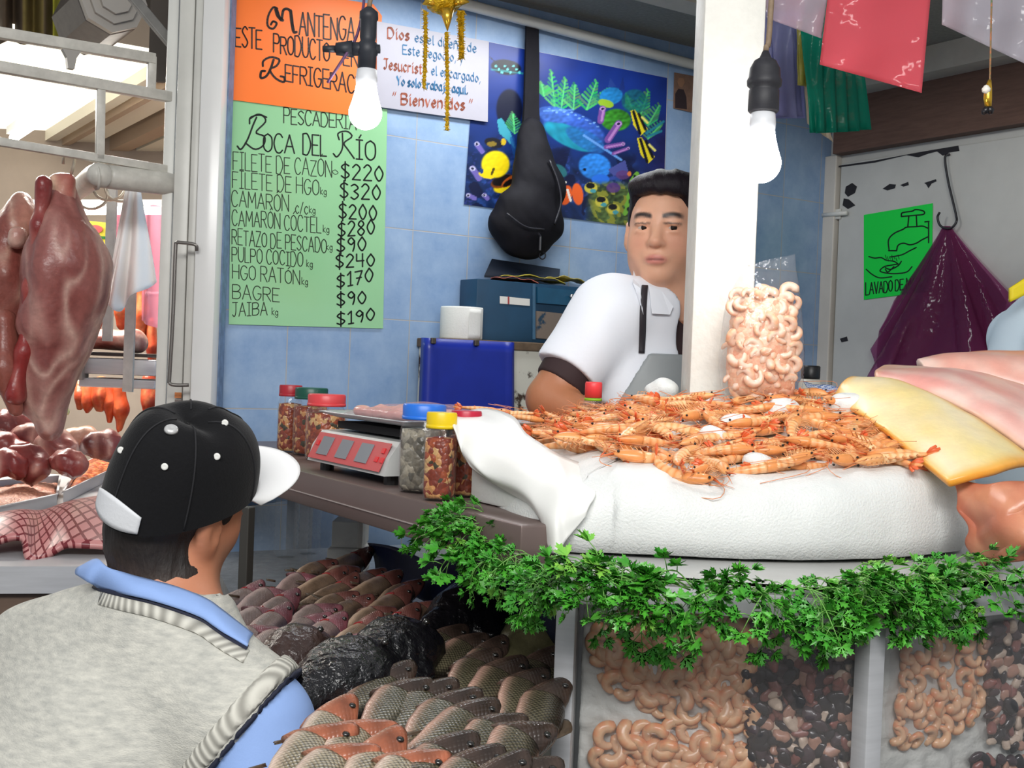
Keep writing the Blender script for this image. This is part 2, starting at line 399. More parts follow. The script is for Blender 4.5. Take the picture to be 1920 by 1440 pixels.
# brown timber beam over the door wall
zb = .5 * (wB(1561, 298)[2] + wB(1920, 234)[2]); zt = .5 * (wB(1634, 178)[2] + wB(1920, 127)[2])
M_brown = mat('brown_timber', (112, 84, 72), .7, noise=.3, nscale=12, stretch=(1, 1, 9), bump=.2)
t0 = np.dot(wB(1561, 298, .05) - CORNER, DB)
mb = MB(); mb.box(B_(t0 + .75, (zb + zt) / 2, .025), (1.5, zt - zb, .05), (DB, ZUP, NB)); o = mb.build('trim_3', M_brown); framed(o, B_(0, zb), (DB, NB, ZUP)); o['kind'] = 'structure'
mb = MB(); mb.box(B_(.95, zt + .05, .07), (1.9, .1, .14), (DB, ZUP, NB)); mb.build('trim_4', mat('pale_beam'))['kind'] = 'structure'
# door in the white wall
jt0 = np.dot(wB(1546, 560) - CORNER, DB); jt1 = np.dot(wB(1568, 560) - CORNER, DB)
mb = MB(); mb.box(B_((jt0 + jt1) / 2, zb / 2, .015), (jt1 - jt0, zb, .03), (DB, ZUP, NB), .004)
mb.build('trim_5', mat('jamb_paint', (214, 208, 198), .5, noise=.15, nscale=5))['kind'] = 'structure'
dz = wB(1700, 290)[2]
door = thing('door_1', None, None, B_(jt1 + .01, 0, .0)); door['kind'] = 'structure'
mb = MB(); mb.box(B_(jt1 + .01 + .5, dz / 2, .008), (1.0, dz, .016), (DB, ZUP, NB), .003); mb.build('door_leaf', M_door, door)
h0, h1 = wB(1538, 404, .03), wB(1588, 399, .03)
mb = MB(); mb.tube([h0, h1], .008, 8); mb.box((h0 + h1) / 2 - NB * .01, (.05, .035, .008), (DB, ZUP, NB)); mb.build('hinge', M_white, door, True)
M_chip = mat('bare_metal_chip', (38, 36, 42), .7, noise=.4, nscale=60)
def chip(pts, off=.0168):
    P = [wB(x, y, off) for x, y in pts]; m = MB(); m.prism(P[::-1], NB, .0006); return m
CH = [[(1586, 350), (1598, 343), (1607, 350), (1603, 362), (1590, 369), (1584, 362)], [(1655, 354), (1668, 345), (1680, 346), (1678, 353), (1664, 357)],
      [(1688, 347), (1703, 341), (1704, 347), (1694, 350)], [(1733, 343), (1755, 336), (1756, 340), (1747, 344), (1741, 353), (1737, 346)],
      [(1571, 311), (1640, 301), (1720, 286), (1797, 273), (1799, 283), (1780, 286), (1768, 292), (1757, 284), (1741, 288), (1722, 295), (1700, 291), (1640, 305), (1571, 314)],
      [(1582, 372), (1592, 374), (1604, 385), (1590, 392), (1580, 385)], [(1575, 635), (1588, 631), (1590, 639), (1578, 642)]]
m = MB()
for c in CH: q = chip(c); m.add(q.v, q.f)
m.build('paint_chip', M_chip, door)
for y in (330, 360, 640): pass
mb = MB(); g0, g1 = wB(1566, 318, .004), wB(1549, 700, .004)
mb.box((g0 + g1) / 2 * np.array([1, 1, 0]) + ZUP * dz / 2, (.004, dz, .034), (DB, ZUP, NB)); mb.build('door_gap', M_dark, door)
# pillar in front of the vendor
pl = W(1350, 700, 2.17)
mb = MB(); mb.box((pl[0], pl[1] + .05, 1.97), (.112, .112, 1.42), None, .006); o = mb.build('pillar', M_plaster); auto_smooth(o); tag(o, kind='structure')
# painted steel posts that end the tiled wall
def post(name, px0, px1, y, z1=2.9, dep=.06, m=None, z0=0.0):
    a, b = W(px0, 450, y), W(px1, 450, y); mb = MB(); c = (a + b) / 2
    mb.box((c[0], y + dep / 2, (z0 + z1) / 2), (abs(b[0] - a[0]), dep, z1 - z0), None, .004); o = mb.build(name, m or M_white); auto_smooth(o); o['kind'] = 'structure'; return o
M_post = mat('post_paint', (208, 207, 200), .35, noise=.15, nscale=7, bump=.1)
post('trim_6', 366, 406, 2.93, dep=.08, m=mat('post_gloss', (222, 222, 220), .22, noise=.06, nscale=5))
post('trim_7', 352, 367, 2.97, dep=.05, m=M_post); post('trim_8', 322, 351, 2.99, dep=.05, m=M_post); post('trim_9', 300, 321, 3.05, dep=.04, m=M_white)
mb = MB(); a = W(413, 450, 2.98); mb.box((a[0], 3.01, 1.4), (.014, .05, 2.8)); o = mb.build('trim_10', mat('edge_blue', (112, 138, 175), .5, noise=.45, nscale=40)); o['kind'] = 'structure'

# ---------------------------------------------------------------- butcher's stall shell
M_bceil = mat('butcher_skylight', (240, 236, 222), .6, noise=.12, nscale=2, emit=(255, 250, 232), estr=1.1)
C0 = PZ(140, 92, 2.62); back = -DB
P = [C0 + DA * 1.2, C0 - DA * .36, C0 - DA * .36 + back * 4.5, C0 + DA * 1.2 + back * 4.5]
mb = MB(); mb.prism(P, ZUP, .05); o = mb.build('ceiling', M_bceil); o['kind'] = 'structure'
k = 0
for off, wd_, hh in ((.30, .05, .06), (.36, .03, .1), (.44, .10, .05), (.58, .08, .09), (.70, .1, .05)):
    c = C0 - DA * off + back * 2.2 + ZUP * (-.02 - .12 * max(0, off - .4))
    mb = MB(); mb.box(c, (4.6, hh, wd_), (back, ZUP, DA)); k += 1
    mb.build('trim_%d' % (10 + k), mat('batten_a', (232, 224, 204), .5) if k % 2 else mat('batten_b', (176, 152, 128), .6))['kind'] = 'structure'
c = C0 - DA * .9 + back * 2.0 - ZUP * .5
mb = MB(); mb.box(c, (4.2, .9, .03), (back, ZUP, DA)); mb.build('wall_left', mat('butcher_side', (192, 160, 140), .7, noise=.2))['kind'] = 'structure'
bw = W(150, 500, 5.6)
mb = MB(); mb.box((bw[0], 5.9, 1.4), (4.0, .08, 3.6)); mb.build('wall_far', mat('butcher_back', (176, 160, 146), .6, noise=.2, nscale=3))['kind'] = 'structure'
mb = MB(); c = C0 + np.array([-.2, .8, .75]); mb.box(c, (3.5, 3.0, .06)); mb.build('roof', mat('dark_roof', (74, 62, 50), .8, noise=.3))['kind'] = 'structure'
# ================================================================== counters
ZT = 1.07                                                # fish table
mb = MB(); poly = [(-.235, 1.12), (.055, 1.12), (.055, 2.2), (.055, 3.3), (-.68, 2.90), (-.72, 2.88), (-.245, 1.5)]
t = thing('fish_table', 'low steel fish table carrying the rows of whole fish and crushed ice', 'table', (-.2, 1.9, 0))
mb.prism([(x, y, ZT - .03) for x, y in poly], ZUP, .03); mb.build('table_top', mat('wet_ice_bed', (150, 155, 160), .25, noise=.3, nscale=40, bump=.5, bscale=90), t)
for x, y in ((-.25, 1.2), (.0, 1.2), (.0, 2.9), (-.62, 2.9)):
    mb = MB(); mb.box((x, y, (ZT - .03) / 2), (.04, .04, ZT - .03)); mb.build('leg', M_steel, t)
# brown shelf in front of the vendor
M_shelf = mat('brown_steel', (120, 104, 100), .38, .35, noise=.12, nscale=3, bump=.05)
E0, E1 = np.array([-.83, 2.985, 0]), np.array([.02, 1.645, 0]); ED = (E1 - E0) / np.linalg.norm(E1 - E0); EN = np.array([-ED[1], ED[0], 0])   # EN points right, into the stall
LS = np.linalg.norm(E1 - E0); ZS = 1.33
t = thing('counter_shelf', 'long brown painted steel counter shelf under the scale and jars', 'counter', tuple((E0 + E1) / 2 + EN * .2))
mb = MB(); c = (E0 + E1) / 2 + EN * .16 + ZUP * (ZS - .0325); mb.box(c, (LS, .32, .065), (ED, EN, ZUP), .004); auto_smooth(mb.build('shelf_top', M_shelf, t))
mb = MB(); c = (E0 + E1) / 2 - EN * .0015 + ZUP * (ZS - .04); mb.box(c, (LS, .003, .0015), (ED, EN, ZUP)); mb.build('seam', mat('seam_light', (190, 180, 176), .4, .3), t)
for s in (.12, LS - .1):
    mb = MB(); mb.box(E0 + ED * s + EN * .28 + ZUP * (ZS - .065) / 2, (.05, .05, ZS - .065), (ED, EN, ZUP)); mb.build('leg', M_steel, t)
# display case: aluminium frame, panes, slab top
K0, K1, K2 = np.array([.068, 1.535, 0]), np.array([.442, 1.448, 0]), np.array([.95, 1.72, 0])
ZR = 1.287
case = thing('display_case', 'aluminium framed glass display case under the ice, filled with bagged seafood', 'display case', (.45, 1.9, 0))
mb = MB(); mb.prism([tuple(p) for p in [K0 + ZUP * (ZR - .008), K1 + ZUP * (ZR - .008), K2 + ZUP * (ZR - .008), (.95, 2.33, ZR - .008), (.12, 2.33, ZR - .008), (.068, 1.95, ZR - .008)]], ZUP, .008)
mb.build('case_top', mat('case_top_metal', (205, 205, 203), .35, .3, noise=.1), case)
def rail(a, b, z0, z1, th, name, m, par):
    a, b = np.asarray(a), np.asarray(b); d = (b - a); L_ = np.linalg.norm(d); d /= L_; n = np.array([-d[1], d[0], 0])
    mb = MB(); mb.box((a + b) / 2 + n * th / 2 + ZUP * (z0 + z1) / 2, (L_, th, z1 - z0), (d, n, ZUP), .0025); return auto_smooth(mb.build(name, m, par))
rail(K0, K1, ZR - .04, ZR, .03, 'rim', M_steel, case); rail(K1, K2, ZR - .04, ZR, .03, 'rim', M_steel, case)
def vpost(c, z0, z1, w_, d_, name, ax=None):
    mb = MB(); mb.box(np.asarray(c) + ZUP * (z0 + z1) / 2, (w_, d_, z1 - z0), ax, .002); return auto_smooth(mb.build(name, M_steel, case))
u1 = (K1 - K0) / np.linalg.norm(K1 - K0); n1 = np.array([-u1[1], u1[0], 0]); u2 = (K2 - K1) / np.linalg.norm(K2 - K1); n2 = np.array([-u2[1], u2[0], 0])
vpost(K0 + u1 * .013 + n1 * .014, 0, ZR - .04, .026, .026, 'post', (u1, n1, ZUP))
vpost(K1 + n1 * .013 + u1 * .008, 0, ZR - .04, .026, .026, 'post', (u2, n2, ZUP))
vpost(K2 - u2 * .013 + n2 * .014, 0, ZR - .04, .026, .026, 'post', (u2, n2, ZUP))
G_case = film('case_glass', (206, 214, 214), .05, .8, .03, 0)
for a, b, n in ((K0 + u1 * .026, K1, n1), (K1 + u2 * .012, K2 - u2 * .026, n2)):
    d = (b - a); L_ = np.linalg.norm(d); d /= L_; mb = MB(); mb.box((a + b) / 2 + n * .018 + ZUP * (.72 + ZR - .04) / 2, (L_, .004, ZR - .04 - .72), (d, n, ZUP)); mb.build('pane', G_case, case)
mb = MB(); mb.prism([tuple(p) for p in [K0, K1, K2, (.95, 2.3, 0), (.12, 2.3, 0), (.068, 1.95, 0)]], ZUP, .70); mb.build('cabinet_base', M_steel, case)
mb = MB(); q = [K0 + n1 * .16 + u1 * .03, K1 + n1 * .17, K2 + n2 * .16]
for a, b in ((q[0], q[1]), (q[1], q[2])):
    d = (b - a); L_ = np.linalg.norm(d); d /= L_; mb.box((a + b) / 2 + ZUP * 1.0, (L_, .01, .56), (d, np.array([-d[1], d[0], 0]), ZUP))
mb.build('case_back', mat('case_liner', (120, 118, 112), .6), case)
a = K0 + u1 * .005 + n1 * .03
mb = MB(); mb.box(a + n1 * .1 + ZUP * .98, (.006, .24, .52), (u1, n1, ZUP)); mb.build('side_panel', M_steel, case)

# ================================================================== bare bulbs
def bulb(name, px, yb, dep, label, w_px, tee=False, power=14, cord_top=3.0, dx=0):
    c = W(px, yb, dep); s = w_px / FPX * dep / .062
    t = thing(name, label, 'light bulb', tuple(c))
    R = .031 * s
    pr = [(R * math.sin(a), -R * math.cos(a)) for a in np.linspace(.02, 2.0, 14)] + [(R * .80, R * .75), (R * .68, R * 1.25), (R * .62, R * 1.6)]
    mb = MB(); mb.lathe(pr, c, 28); m = mat('bulb_glow', (255, 252, 244), .3, emit=(250, 252, 255), estr=22)
    mb.build('globe', m, t, True)
    mb = MB(); mb.lathe([(R * .62, R * 1.6), (R * .66, R * 2.0), (R * .60, R * 2.6)], c, 28); mb.build('bulb_neck', mat('bulb_neck_white', (226, 228, 232), .4), t, True)
    z0 = R * 2.55
    pr = [(R * .70, z0), (R * .78, z0 + R * .1), (R * .76, z0 + R * 1.1), (R * .70, z0 + R * 1.2), (R * .86, z0 + R * 1.35), (R * .88, z0 + R * 1.6), (R * .80, z0 + R * 1.75), (R * .76, z0 + R * 2.2), (R * .55, z0 + R * 2.6), (R * .3, z0 + R * 2.75), (R * .15, z0 + R * 3.1)]
    if tee: pr = [(R * .52, z0 - R * .3), (R * .54, z0 + R * .9), (R * .62, z0 + R * 1.0), (R * .6, z0 + R * 1.6), (R * .45, z0 + R * 1.75), (R * .5, z0 + R * 2.0), (R * .5, z0 + R * 3.0), (R * .58, z0 + R * 3.1), (R * .56, z0 + R * 3.5), (R * .2, z0 + R * 3.8)]
    mb = MB(); mb.lathe(pr, c, 22)
    if tee:
        q = c + ZUP * (z0 + R * 1.3)
        mb.tube([q, q - CR * R * 1.0], [R * .42, R * .42], 12); mb.tube([q - CR * R * .9, q - CR * R * 1.9], [R * .52, R * .38], 12); mb.tube([q - CR * R * 1.9, q - CR * R * 2.7], [R * .22, R * .2], 10)
        mb.tube([q, q + CR * R * .75], [R * .3, R * .26], 10)
    mb.build('socket', mat('socket_grey', (46, 46, 52), .55, noise=.3, nscale=80) if not tee else mat('socket_black', (40, 44, 52), .5), t, True)
    top = c + ZUP * (pr[-1][1] - .002)
    mb = MB(); mb.tube(spline([top, top + ZUP * .1 + CR * dx * .5, np.array([top[0] + dx, top[1], cord_top])], 14), .0045 * s, 8)
    mb.build('cord', mat('old_cord', (150, 128, 104), .7, noise=.3, nscale=90) , t, True)
    ld = bpy.data.lights.new('bulb_light', 'POINT'); ld.energy = power; ld.color = (1.0, 0.985, 0.95); ld.shadow_soft_size = R * 1.02
    lo = bpy.data.objects.new('bulb_light', ld); COL.objects.link(lo); lo.parent = t; lo.location = (0, 0, -R * 0.02)
    return t
bulb('hanging_bulb', 685, 212, 2.25, 'glowing bulb on black tee socket hanging before the orange sign', 62, True, 3.2, 2.9, .01)
bulb('hanging_bulb', 1427, 306, 1.92, 'glowing bulb in grey ribbed socket beside the white pillar', 74, False, 34, 2.9, .012)
# loose purple wire twisted from the left socket
mb = MB(); mb.tube(spline([W(684, -20, 2.27), W(680, 20, 2.26), W(668, 70, 2.25), W(650, 100, 2.24), W(632, 128, 2.24), W(614, 155, 2.25)], 24), .0028, 6)
tag(mb.build('loose_wire', mat('purple_wire', (92, 58, 96), .5), smooth=True), 'thin purple wire dangling in a curve beside the black tee socket', 'wire')
# ================================================================== hand lettering (single-stroke glyphs, 0..4 wide, 0..6 high)
GL = {
'A': (3.6, '00 1.86 3.60;.72.2 32.2'), 'B': (3.4, '00 06;~06 2.46 3.24.6 23.2 03.1;~03.1 2.83 3.41.5 2.4.1 00'), 'C': (3.2, '~3.15 2.26 .85.6 03 .8.4 2.10 3.1.9'),
'D': (3.4, '00 06;~06 26 3.43 20 00'), 'E': (2.9, '2.96 06 00 2.90;03 2.33'), 'F': (2.8, '2.86 06 00;03 2.23'), 'G': (3.5, '~3.25.2 2.26 .85.5 03 .9.4 2.20 3.31.4 3.42.6;3.52.7 2.12.7'),
'H': (3.2, '00 06;3.20 3.26;03 3.23'), 'I': (2.0, '00 20;10 16;06 26'), 'J': (2.6, '06 2.66;~1.86 1.71.5 .90 0.8'), 'K': (3.1, '00 06;3.16 02.6 3.10'), 'L': (2.6, '06 00 2.60'),
'M': (4, '00 .36 22 3.76 40'), 'N': (3.3, '00 06 3.30 3.36'), 'O': (3.2, '~1.66 .35 03 .31 1.60 2.91 3.23 2.95 1.66'), 'P': (3.1, '00 06;~06 2.35.9 3.14.4 2.33 03'),
'Q': (3.3, '~1.66 03 1.60 3.23 1.66;21.5 3.3-.4'), 'R': (3.2, '00 06;~06 2.35.9 3.14.5 2.33.1 03;1.33.1 3.20'), 'S': (2.8, '~2.75.2 1.46 .14.7 1.43.2 2.81.5 1.40 0.9'), 'T': (3.0, '06 36;1.56 1.50'),
'U': (3.2, '~06 .11.4 1.60 3.11.4 3.26'), 'V': (3.2, '06 1.60 3.26'), 'X': (3, '06 30;00 36'), 'Y': (3, '06 1.53 36;1.53 1.50'), 'Z': (3.0, '06 36 00 30'),
'0': (2.9, '~1.56 03 1.50 2.93 1.56'), '1': (1.7, '04.7 1.26 1.20;.20 20'), '2': (2.8, '~.14.8 1.46 2.74.4 1.32 00;00 2.80'), '3': (2.7, '~.15.4 1.46 2.64.6 1.13.2;~1.13.2 2.71.7 1.30 0.7'), '4': (2.8, '06 02.8 2.82.8;2.36 2.30'),
'7': (2.7, '06 2.76 .90;.63 2.43'), '8': (2.6, '~1.33.2 .24.6 1.36 2.44.6 1.33.2 01.6 1.30 2.61.6 1.33.2'), '9': (2.6, '~2.54.4 1.36 .14.4 1.33 2.54.4;~2.54.6 2.42 1.90'), '6': (2.6, '~2.35.8 .83.8 01.8 1.30 2.61.7 1.33.2 .11.9'),
'$': (2.8, '~2.75.2 1.45.8 .14.6 1.43.1 2.81.6 1.4.3 01.1;1.46.7 1.4-.7'), '.': (.8, '~.4.2 .6.5 .4.8 .2.5 .4.2'), '/': (2, '00 26'), ',': (.8, '.5.5 .1-1'), '"': (1.6, '.36.2 04.8;1.46.2 1.14.8'), '-': (1.6, '03 1.53'),
'a': (2.5, '~2.33 1.14 01.9 .9.1 2.31;2.34 2.3.5 2.70'), 'b': (2.4, '06 0.4;~03 1.43.9 2.42 1.20 0.5'), 'c': (2.2, '~2.13.3 1.14 02 1.10 2.2.8'), 'd': (2.5, '~2.33 1.14 02 1.10 2.31;2.36 2.30'), 'e': (2.3, '~.12.1 2.22.3 1.24 02 1.10 2.2.8'),
'g': (2.4, '~2.33 1.14 02 1.1.2 2.31.4;~2.34 2.3-.6 1.1-1.7 .1-1'), 'i': (1.0, '.54 .5.5 1.00;.55.3 .65.8'), 'j': (1.4, '~14 1-.7 0-1.6;15.3 1.15.8'), 'l': (1.0, '.46 .4.5 1.00'), 'n': (2.5, '04 00;~02.8 1.34 2.33 2.30'), 'o': (2.4, '~1.24 02 1.20 2.42 1.24'),
'q': (2.4, '~2.33 1.14 02 1.10 2.31;2.34 2.3-1.8'), 'r': (1.8, '04 00;~02.7 .93.8 1.83.5'), 's': (2.0, '~1.93.4 14 .13.1 12.1 2.01 10 0.6'), 't': (1.7, '.75.4 .7.6 1.40;03.9 1.63.9'), 'u': (2.5, '~04 .1.8 1.10 2.31.2;2.34 2.3.4 2.70'), 'v': (2.3, '04 1.10 2.34'), 'y': (2.4, '04 1.2.3;2.44 .4-1.8'), 'k': (2.2, '06 00;2.04 01.8 2.20'), 'h': (2.4, '06 00;~02.8 1.24 2.33 2.30'), 'x': (2.2, '04 2.20;00 2.24'), 'm': (3.6, '04 00;~02.8 13.9 1.83 1.80;~1.82.8 2.83.9 3.63 3.60'), 'p': (2.4, '04 0-1.8;~03 1.34 2.42 1.20 0.8'), 'z': (2.0, '04 24 00 20'), 'f': (1.6, '~1.75.6 1.16 .74.8 .70;04 1.54')}
ACC = {'Ó': 'O', 'Í': 'I', 'É': 'E', 'Á': 'A', 'ó': 'o', 'í': 'i', 'ñ': 'n'}
import re as _re
def glyph(ch):
    base = ACC.get(ch, ch)
    if base not in GL: return 1.6, []
    w, s = GL[base]; out = []
    for st in s.split(';'):
        cur = st.startswith('~'); pts = []
        for tok in st.lstrip('~').split():
            mt = _re.match(r'^(-?\d?\.\d|-?\d)(-?\d?\.\d|-?\d)$', tok)
            pts.append((float(mt.group(1)), float(mt.group(2))))
        P = np.array(pts)
        if cur: P = spline(P, 4 * len(P))
        out.append(P)
    if ch in 'ÓÍÉÁ': out.append(np.array([(w * .45, 6.6), (w * .75, 7.6)]))
    if ch in 'óí': out = out[:1] if ch == 'í' else out; out.append(np.array([(w * .4, 4.7), (w * .8, 5.8)]))
    if ch == 'ñ': out.append(spline([(0.2, 4.9), (.9, 5.4), (1.5, 4.9), (2.2, 5.3)], 6))
    return w, out
class Lettering:
    """ink laid on a flat surface; strokes are given where they are seen on it and carried to the surface by proj()"""
    def __init__(s, proj, nrm, lift=.0006): s.proj = proj; s.n = nrm; s.mb = MB(); s.lift = lift
    def stroke(s, P, w, chisel=None):
        P = np.asarray(P, float)
        if len(P) < 2: return
        if chisel is not None:
            o = np.array(chisel) * w * .5
            for a, b in zip(P[:-1], P[1:]): s.quad([a + o, b + o, b - o, a - o])
            for p in P: d = np.array([o[1], -o[0]]) * .22; s.quad([p + o + d, p + o - d, p - o - d, p - o + d])
            return
        for a, b in zip(P[:-1], P[1:]):
            d = b - a; l = np.hypot(*d)
            if l < 1e-6: continue
            n = np.array([-d[1], d[0]]) / l * w * .5; s.quad([a + n, b + n, b - n, a - n])
        for p in P: s.quad([p + (np.cos(t) * w * .5, np.sin(t) * w * .5) for t in np.linspace(0, 2 * np.pi, 7)[:-1]])
    def quad(s, Q):
        Q = [np.asarray(q, float) for q in Q]
        ar = sum(Q[i][0] * Q[(i + 1) % len(Q)][1] - Q[(i + 1) % len(Q)][0] * Q[i][1] for i in range(len(Q)))
        if ar > 0: Q = Q[::-1]
        s.mb.add([s.proj(q[0], q[1]) for q in Q], [tuple(range(len(Q)))])
    def text(s, txt, x0, y0, x1, y1, h0, h1=None, w=3.0, fit=True, chisel=None, jit=0.0, slant=.0, gap=.9, big=1.0, rs=random.Random(3)):
        """baseline (x0,y0)->(x1,y1), cap height h0..h1 (pixels), characters drawn upright"""
        h1 = h1 or h0; gs = [glyph(c) for c in txt]; adv = []; 
        for c, (gw, _) in zip(txt, gs): adv.append((1.8 if c == ' ' else gw + gap))
        T = sum(adv) - gap; X = 0
        for c, (gw, st), a in zip(txt, gs, adv):
            jy = rs.uniform(-jit, jit); jh = 1 + rs.uniform(-jit, jit) * .4
            for P in st:
                u = (X + P[:, 0]) / T; hh = (h0 + (h1 - h0) * u) / 6.0 * jh
                px = x0 + (x1 - x0) * u + slant * P[:, 1] * hh; py = y0 + (y1 - y0) * u - (P[:, 1] + jy) * hh
                s.stroke(np.stack([px, py], 1), w, chisel)
            X += a
    def build(s, name, m, parent): return s.mb.build(name, m, parent)
def wall_sheet(corners_px, plane, off, th, n):
    P = [plane(x, y, off) for x, y in corners_px]; mb = MB(); mb.prism(P[::-1], n, th); return mb
def ink(name, c): return mat('ink_' + name, c, .5)

# ---- orange fluorescent notice
M_orange = mat('orange_card', (255, 122, 40), .45, noise=.04, nscale=4)
t = thing('poster_sign', 'orange hand-lettered notice about refrigeration above the green price list', 'sign', tuple(wA(560, 190, .004)))
wall_sheet([(437, -34), (700, 8), (716, 30), (704, 222), (433, 187)], wA, .006, .0008, NA).build('card', M_orange, t)
L = Lettering(lambda x, y: wA(x, y, .0074), NA)
L.text('ANTENGA', 561, 64, 665, 79, 42, 44, 3.0, jit=.25, gap=.7); L.text('ESTE', 441, 87, 491, 93, 36, 38, 2.8, jit=.2, gap=.7)
L.text('PRODUCTO', 513, 98, 618, 116, 34, 36, 2.8, jit=.2, gap=.7); L.text('EN', 644, 122, 672, 127, 28, 30, 2.6); L.text('EFRIGERACIÓN', 535, 152, 706, 184, 32, 34, 2.8, jit=.2, gap=.7)
L.stroke(spline([(520, 16), (512, 14), (503, 30), (502, 48), (512, 54), (519, 44), (512, 40), (508, 46)], 22), 4); L.stroke(spline([(519, 18), (527, 38), (532, 18), (545, 22), (550, 58), (556, 60)], 20), 5)
L.stroke(spline([(517, 17), (521, 30), (530, 38)], 8), 6); L.stroke(spline([(545, 20), (547, 40), (550, 57)], 8), 6)
L.stroke(spline([(513, 112), (507, 130), (499, 143), (489, 146), (490, 134), (497, 133)], 18), 4.5); L.stroke(spline([(493, 124), (494, 114), (508, 107), (524, 112), (518, 124), (506, 130), (516, 146), (532, 154), (533, 145), (526, 143)], 26), 4)
L.build('lettering', ink('black', (38, 18, 12)), t)
# ---- green price list
M_green = mat('green_card', (152, 208, 156), .16, noise=.03, nscale=4, coat=1.0, bump=.05, bscale=12, bdist=.02)
t = thing('price_list', 'pale green hand-lettered price list of fish and seafood on the blue tiles', 'sign', tuple(wA(575, 612, .004)))
wall_sheet([(434, 178), (726, 205), (718, 616), (429, 608)], wA, .003, .0008, NA).build('card', M_green, t)
L = Lettering(lambda x, y: wA(x, y, .0041), NA); D = Lettering(lambda x, y: wA(x, y, .0041), NA)
L.text('PESCADERÍA', 532, 231, 668, 243, 27, 28, 2.2, jit=.2, gap=.7)
D.text('OCA', 494, 284, 552, 288, 36, 36, 2.8, jit=.2, gap=.7); D.text('DEL', 568, 289, 612, 293, 38, 38, 2.8, gap=.7); D.text('ÍO', 668, 298, 704, 301, 36, 36, 3.0)
D.stroke(spline([(445, 274), (452, 280), (464, 262), (474, 236), (481, 220)], 14), 3.4); D.stroke(spline([(468, 232), (470, 220), (490, 216), (498, 228), (480, 248), (496, 256), (494, 272), (478, 280), (460, 268)], 30), 3.2); D.stroke(spline([(470, 222), (484, 214), (500, 220)], 8), 3)
D.stroke(spline([(625, 288), (632, 294), (642, 278), (642, 250)], 14), 3); D.stroke(spline([(636, 262), (634, 250), (650, 246), (660, 256), (645, 268), (652, 280), (664, 297)], 20), 3)
rows = [('FILETE DE CAZÓN', 437, 318, 622, 332, 35, '$220', 640, 336, 718, 341), ('FILETE DE HGO', 436, 352, 598, 366, 34, '$320', 638, 373, 713, 376), ('CAMARÓN', 434, 386, 541, 397, 33, '$200', 636, 411, 706, 414),
        ('CAMARÓN CÓCTEL', 435, 422, 602, 437, 32, '$280', 634, 445, 702, 440), ('RETAZO DE PESCADO', 435, 458, 612, 474, 31, '$90', 632, 474, 686, 471), ('PULPO COCIDO', 435, 490, 568, 500, 29, '$240', 630, 504, 702, 499),
        ('HGO RATÓN', 436, 522, 562, 534, 30, '$170', 632, 542, 699, 528), ('BAGRE', 436, 559, 524, 566, 29, '$90', 632, 575, 686, 570), ('JAIBA', 436, 594, 501, 590, 27, '$190', 632, 612, 702, 600)]
for tx, x0, y0, x1, y1, h, pr, a0, b0, a1, b1 in rows:
    L.text(tx, x0, y0, x1, y1, h * .94, h * .87, 1.8, jit=.18, gap=.8); D.text(pr, a0, b0 - 1, a1, b1 - 1, h * .84, h * .82, 3.0, jit=.15, gap=1.2)
for x, y, tx in ((628, 326, 'o'), (606, 364, 'kg'), (585, 399, 'kg'), (611, 435, 'kg'), (617, 468, 'kg'), (580, 500, 'kg'), (571, 533, 'kg'), (515, 590, 'kg')): L.text(tx, x - 5, y, x + 6, y + 2, 13, 13, 1.3)
L.text('c/c', 554, 400, 577, 402, 22, 22, 1.7)
L.build('lettering', ink('olive', (48, 62, 44)), t); D.build('price_lettering', ink('marker', (20, 30, 24)), t)
# ---- white welcome placard
t = thing('placard', 'white printed welcome placard with brown and blue lettering beside the orange notice', 'sign', tuple(wA(812, 228, .004)))
wall_sheet([(706, 40), (916, 78), (914, 229), (706, 200)], wA, .010, .002, NA).build('board', mat('white_board', (172, 170, 181), .4, noise=.05), t)
BL = Lettering(lambda x, y: wA(x, y, .0126), NA); BR = Lettering(lambda x, y: wA(x, y, .0126), NA); ch = (.55, -.83)
BR.text('Dios', 727, 71, 767, 76, 19, 19, 4.4, chisel=ch, gap=1.1); BL.text('es el dueño de', 778, 78, 893, 99, 17, 17, 2.8, chisel=ch, gap=.9)
BL.text('Este negocio, y', 755, 101, 869, 118, 17, 17, 2.9, chisel=ch, gap=.9)
BR.text('Jesucristo', 720, 129, 800, 140, 19, 19, 4.0, chisel=ch, gap=1.0); BL.text('el encargado,', 809, 140, 901, 155, 17, 17, 2.8, chisel=ch, gap=.9)
BL.text('Yo solo trabajo aquí.', 744, 159, 877, 177, 16, 16, 4.0, chisel=ch, gap=.9); BR.text('" Bienvenidos "', 737, 194, 886, 208, 20, 20, 4.6, chisel=ch, gap=1.1)
BL.build('blue_lettering', ink('blue', (36, 104, 148)), t); BR.build('brown_lettering', ink('brown', (158, 82, 58)), t)
# stuck-on old stickers under the placard
# ---- hand-washing notice on the door
M_lime = mat('lime_card', (10, 224, 72), .45)
t = thing('wash_sign', 'bright green hand-drawn sign of a tap over washing hands on the white door', 'sign', tuple(wB(1680, 560, .02)))
wall_sheet([(1620, 403), (1749, 381), (1747, 546), (1620, 562)], wB, .018, .001, NB).build('card', M_lime, t)
L = Lettering(lambda x, y: wB(x, y, .0194), NB)
L.text('LAVADO DE MANOS', 1623, 553, 1742, 536, 22, 20, 2.2, jit=.2, gap=.7)
S = lambda pts, w=2.4, n=0: L.stroke(spline(pts, n or 5 * len(pts)), w)
S([(1690, 405), (1692, 399), (1710, 396), (1716, 393), (1726, 394), (1733, 397), (1731, 402), (1712, 404), (1690, 406)], 2.6)
for a in ([(1704, 405), (1702, 425)], [(1718, 404), (1719, 423)], [(1741, 415), (1741, 455)], [(1734, 416), (1742, 415)]): S(a, 2.6)
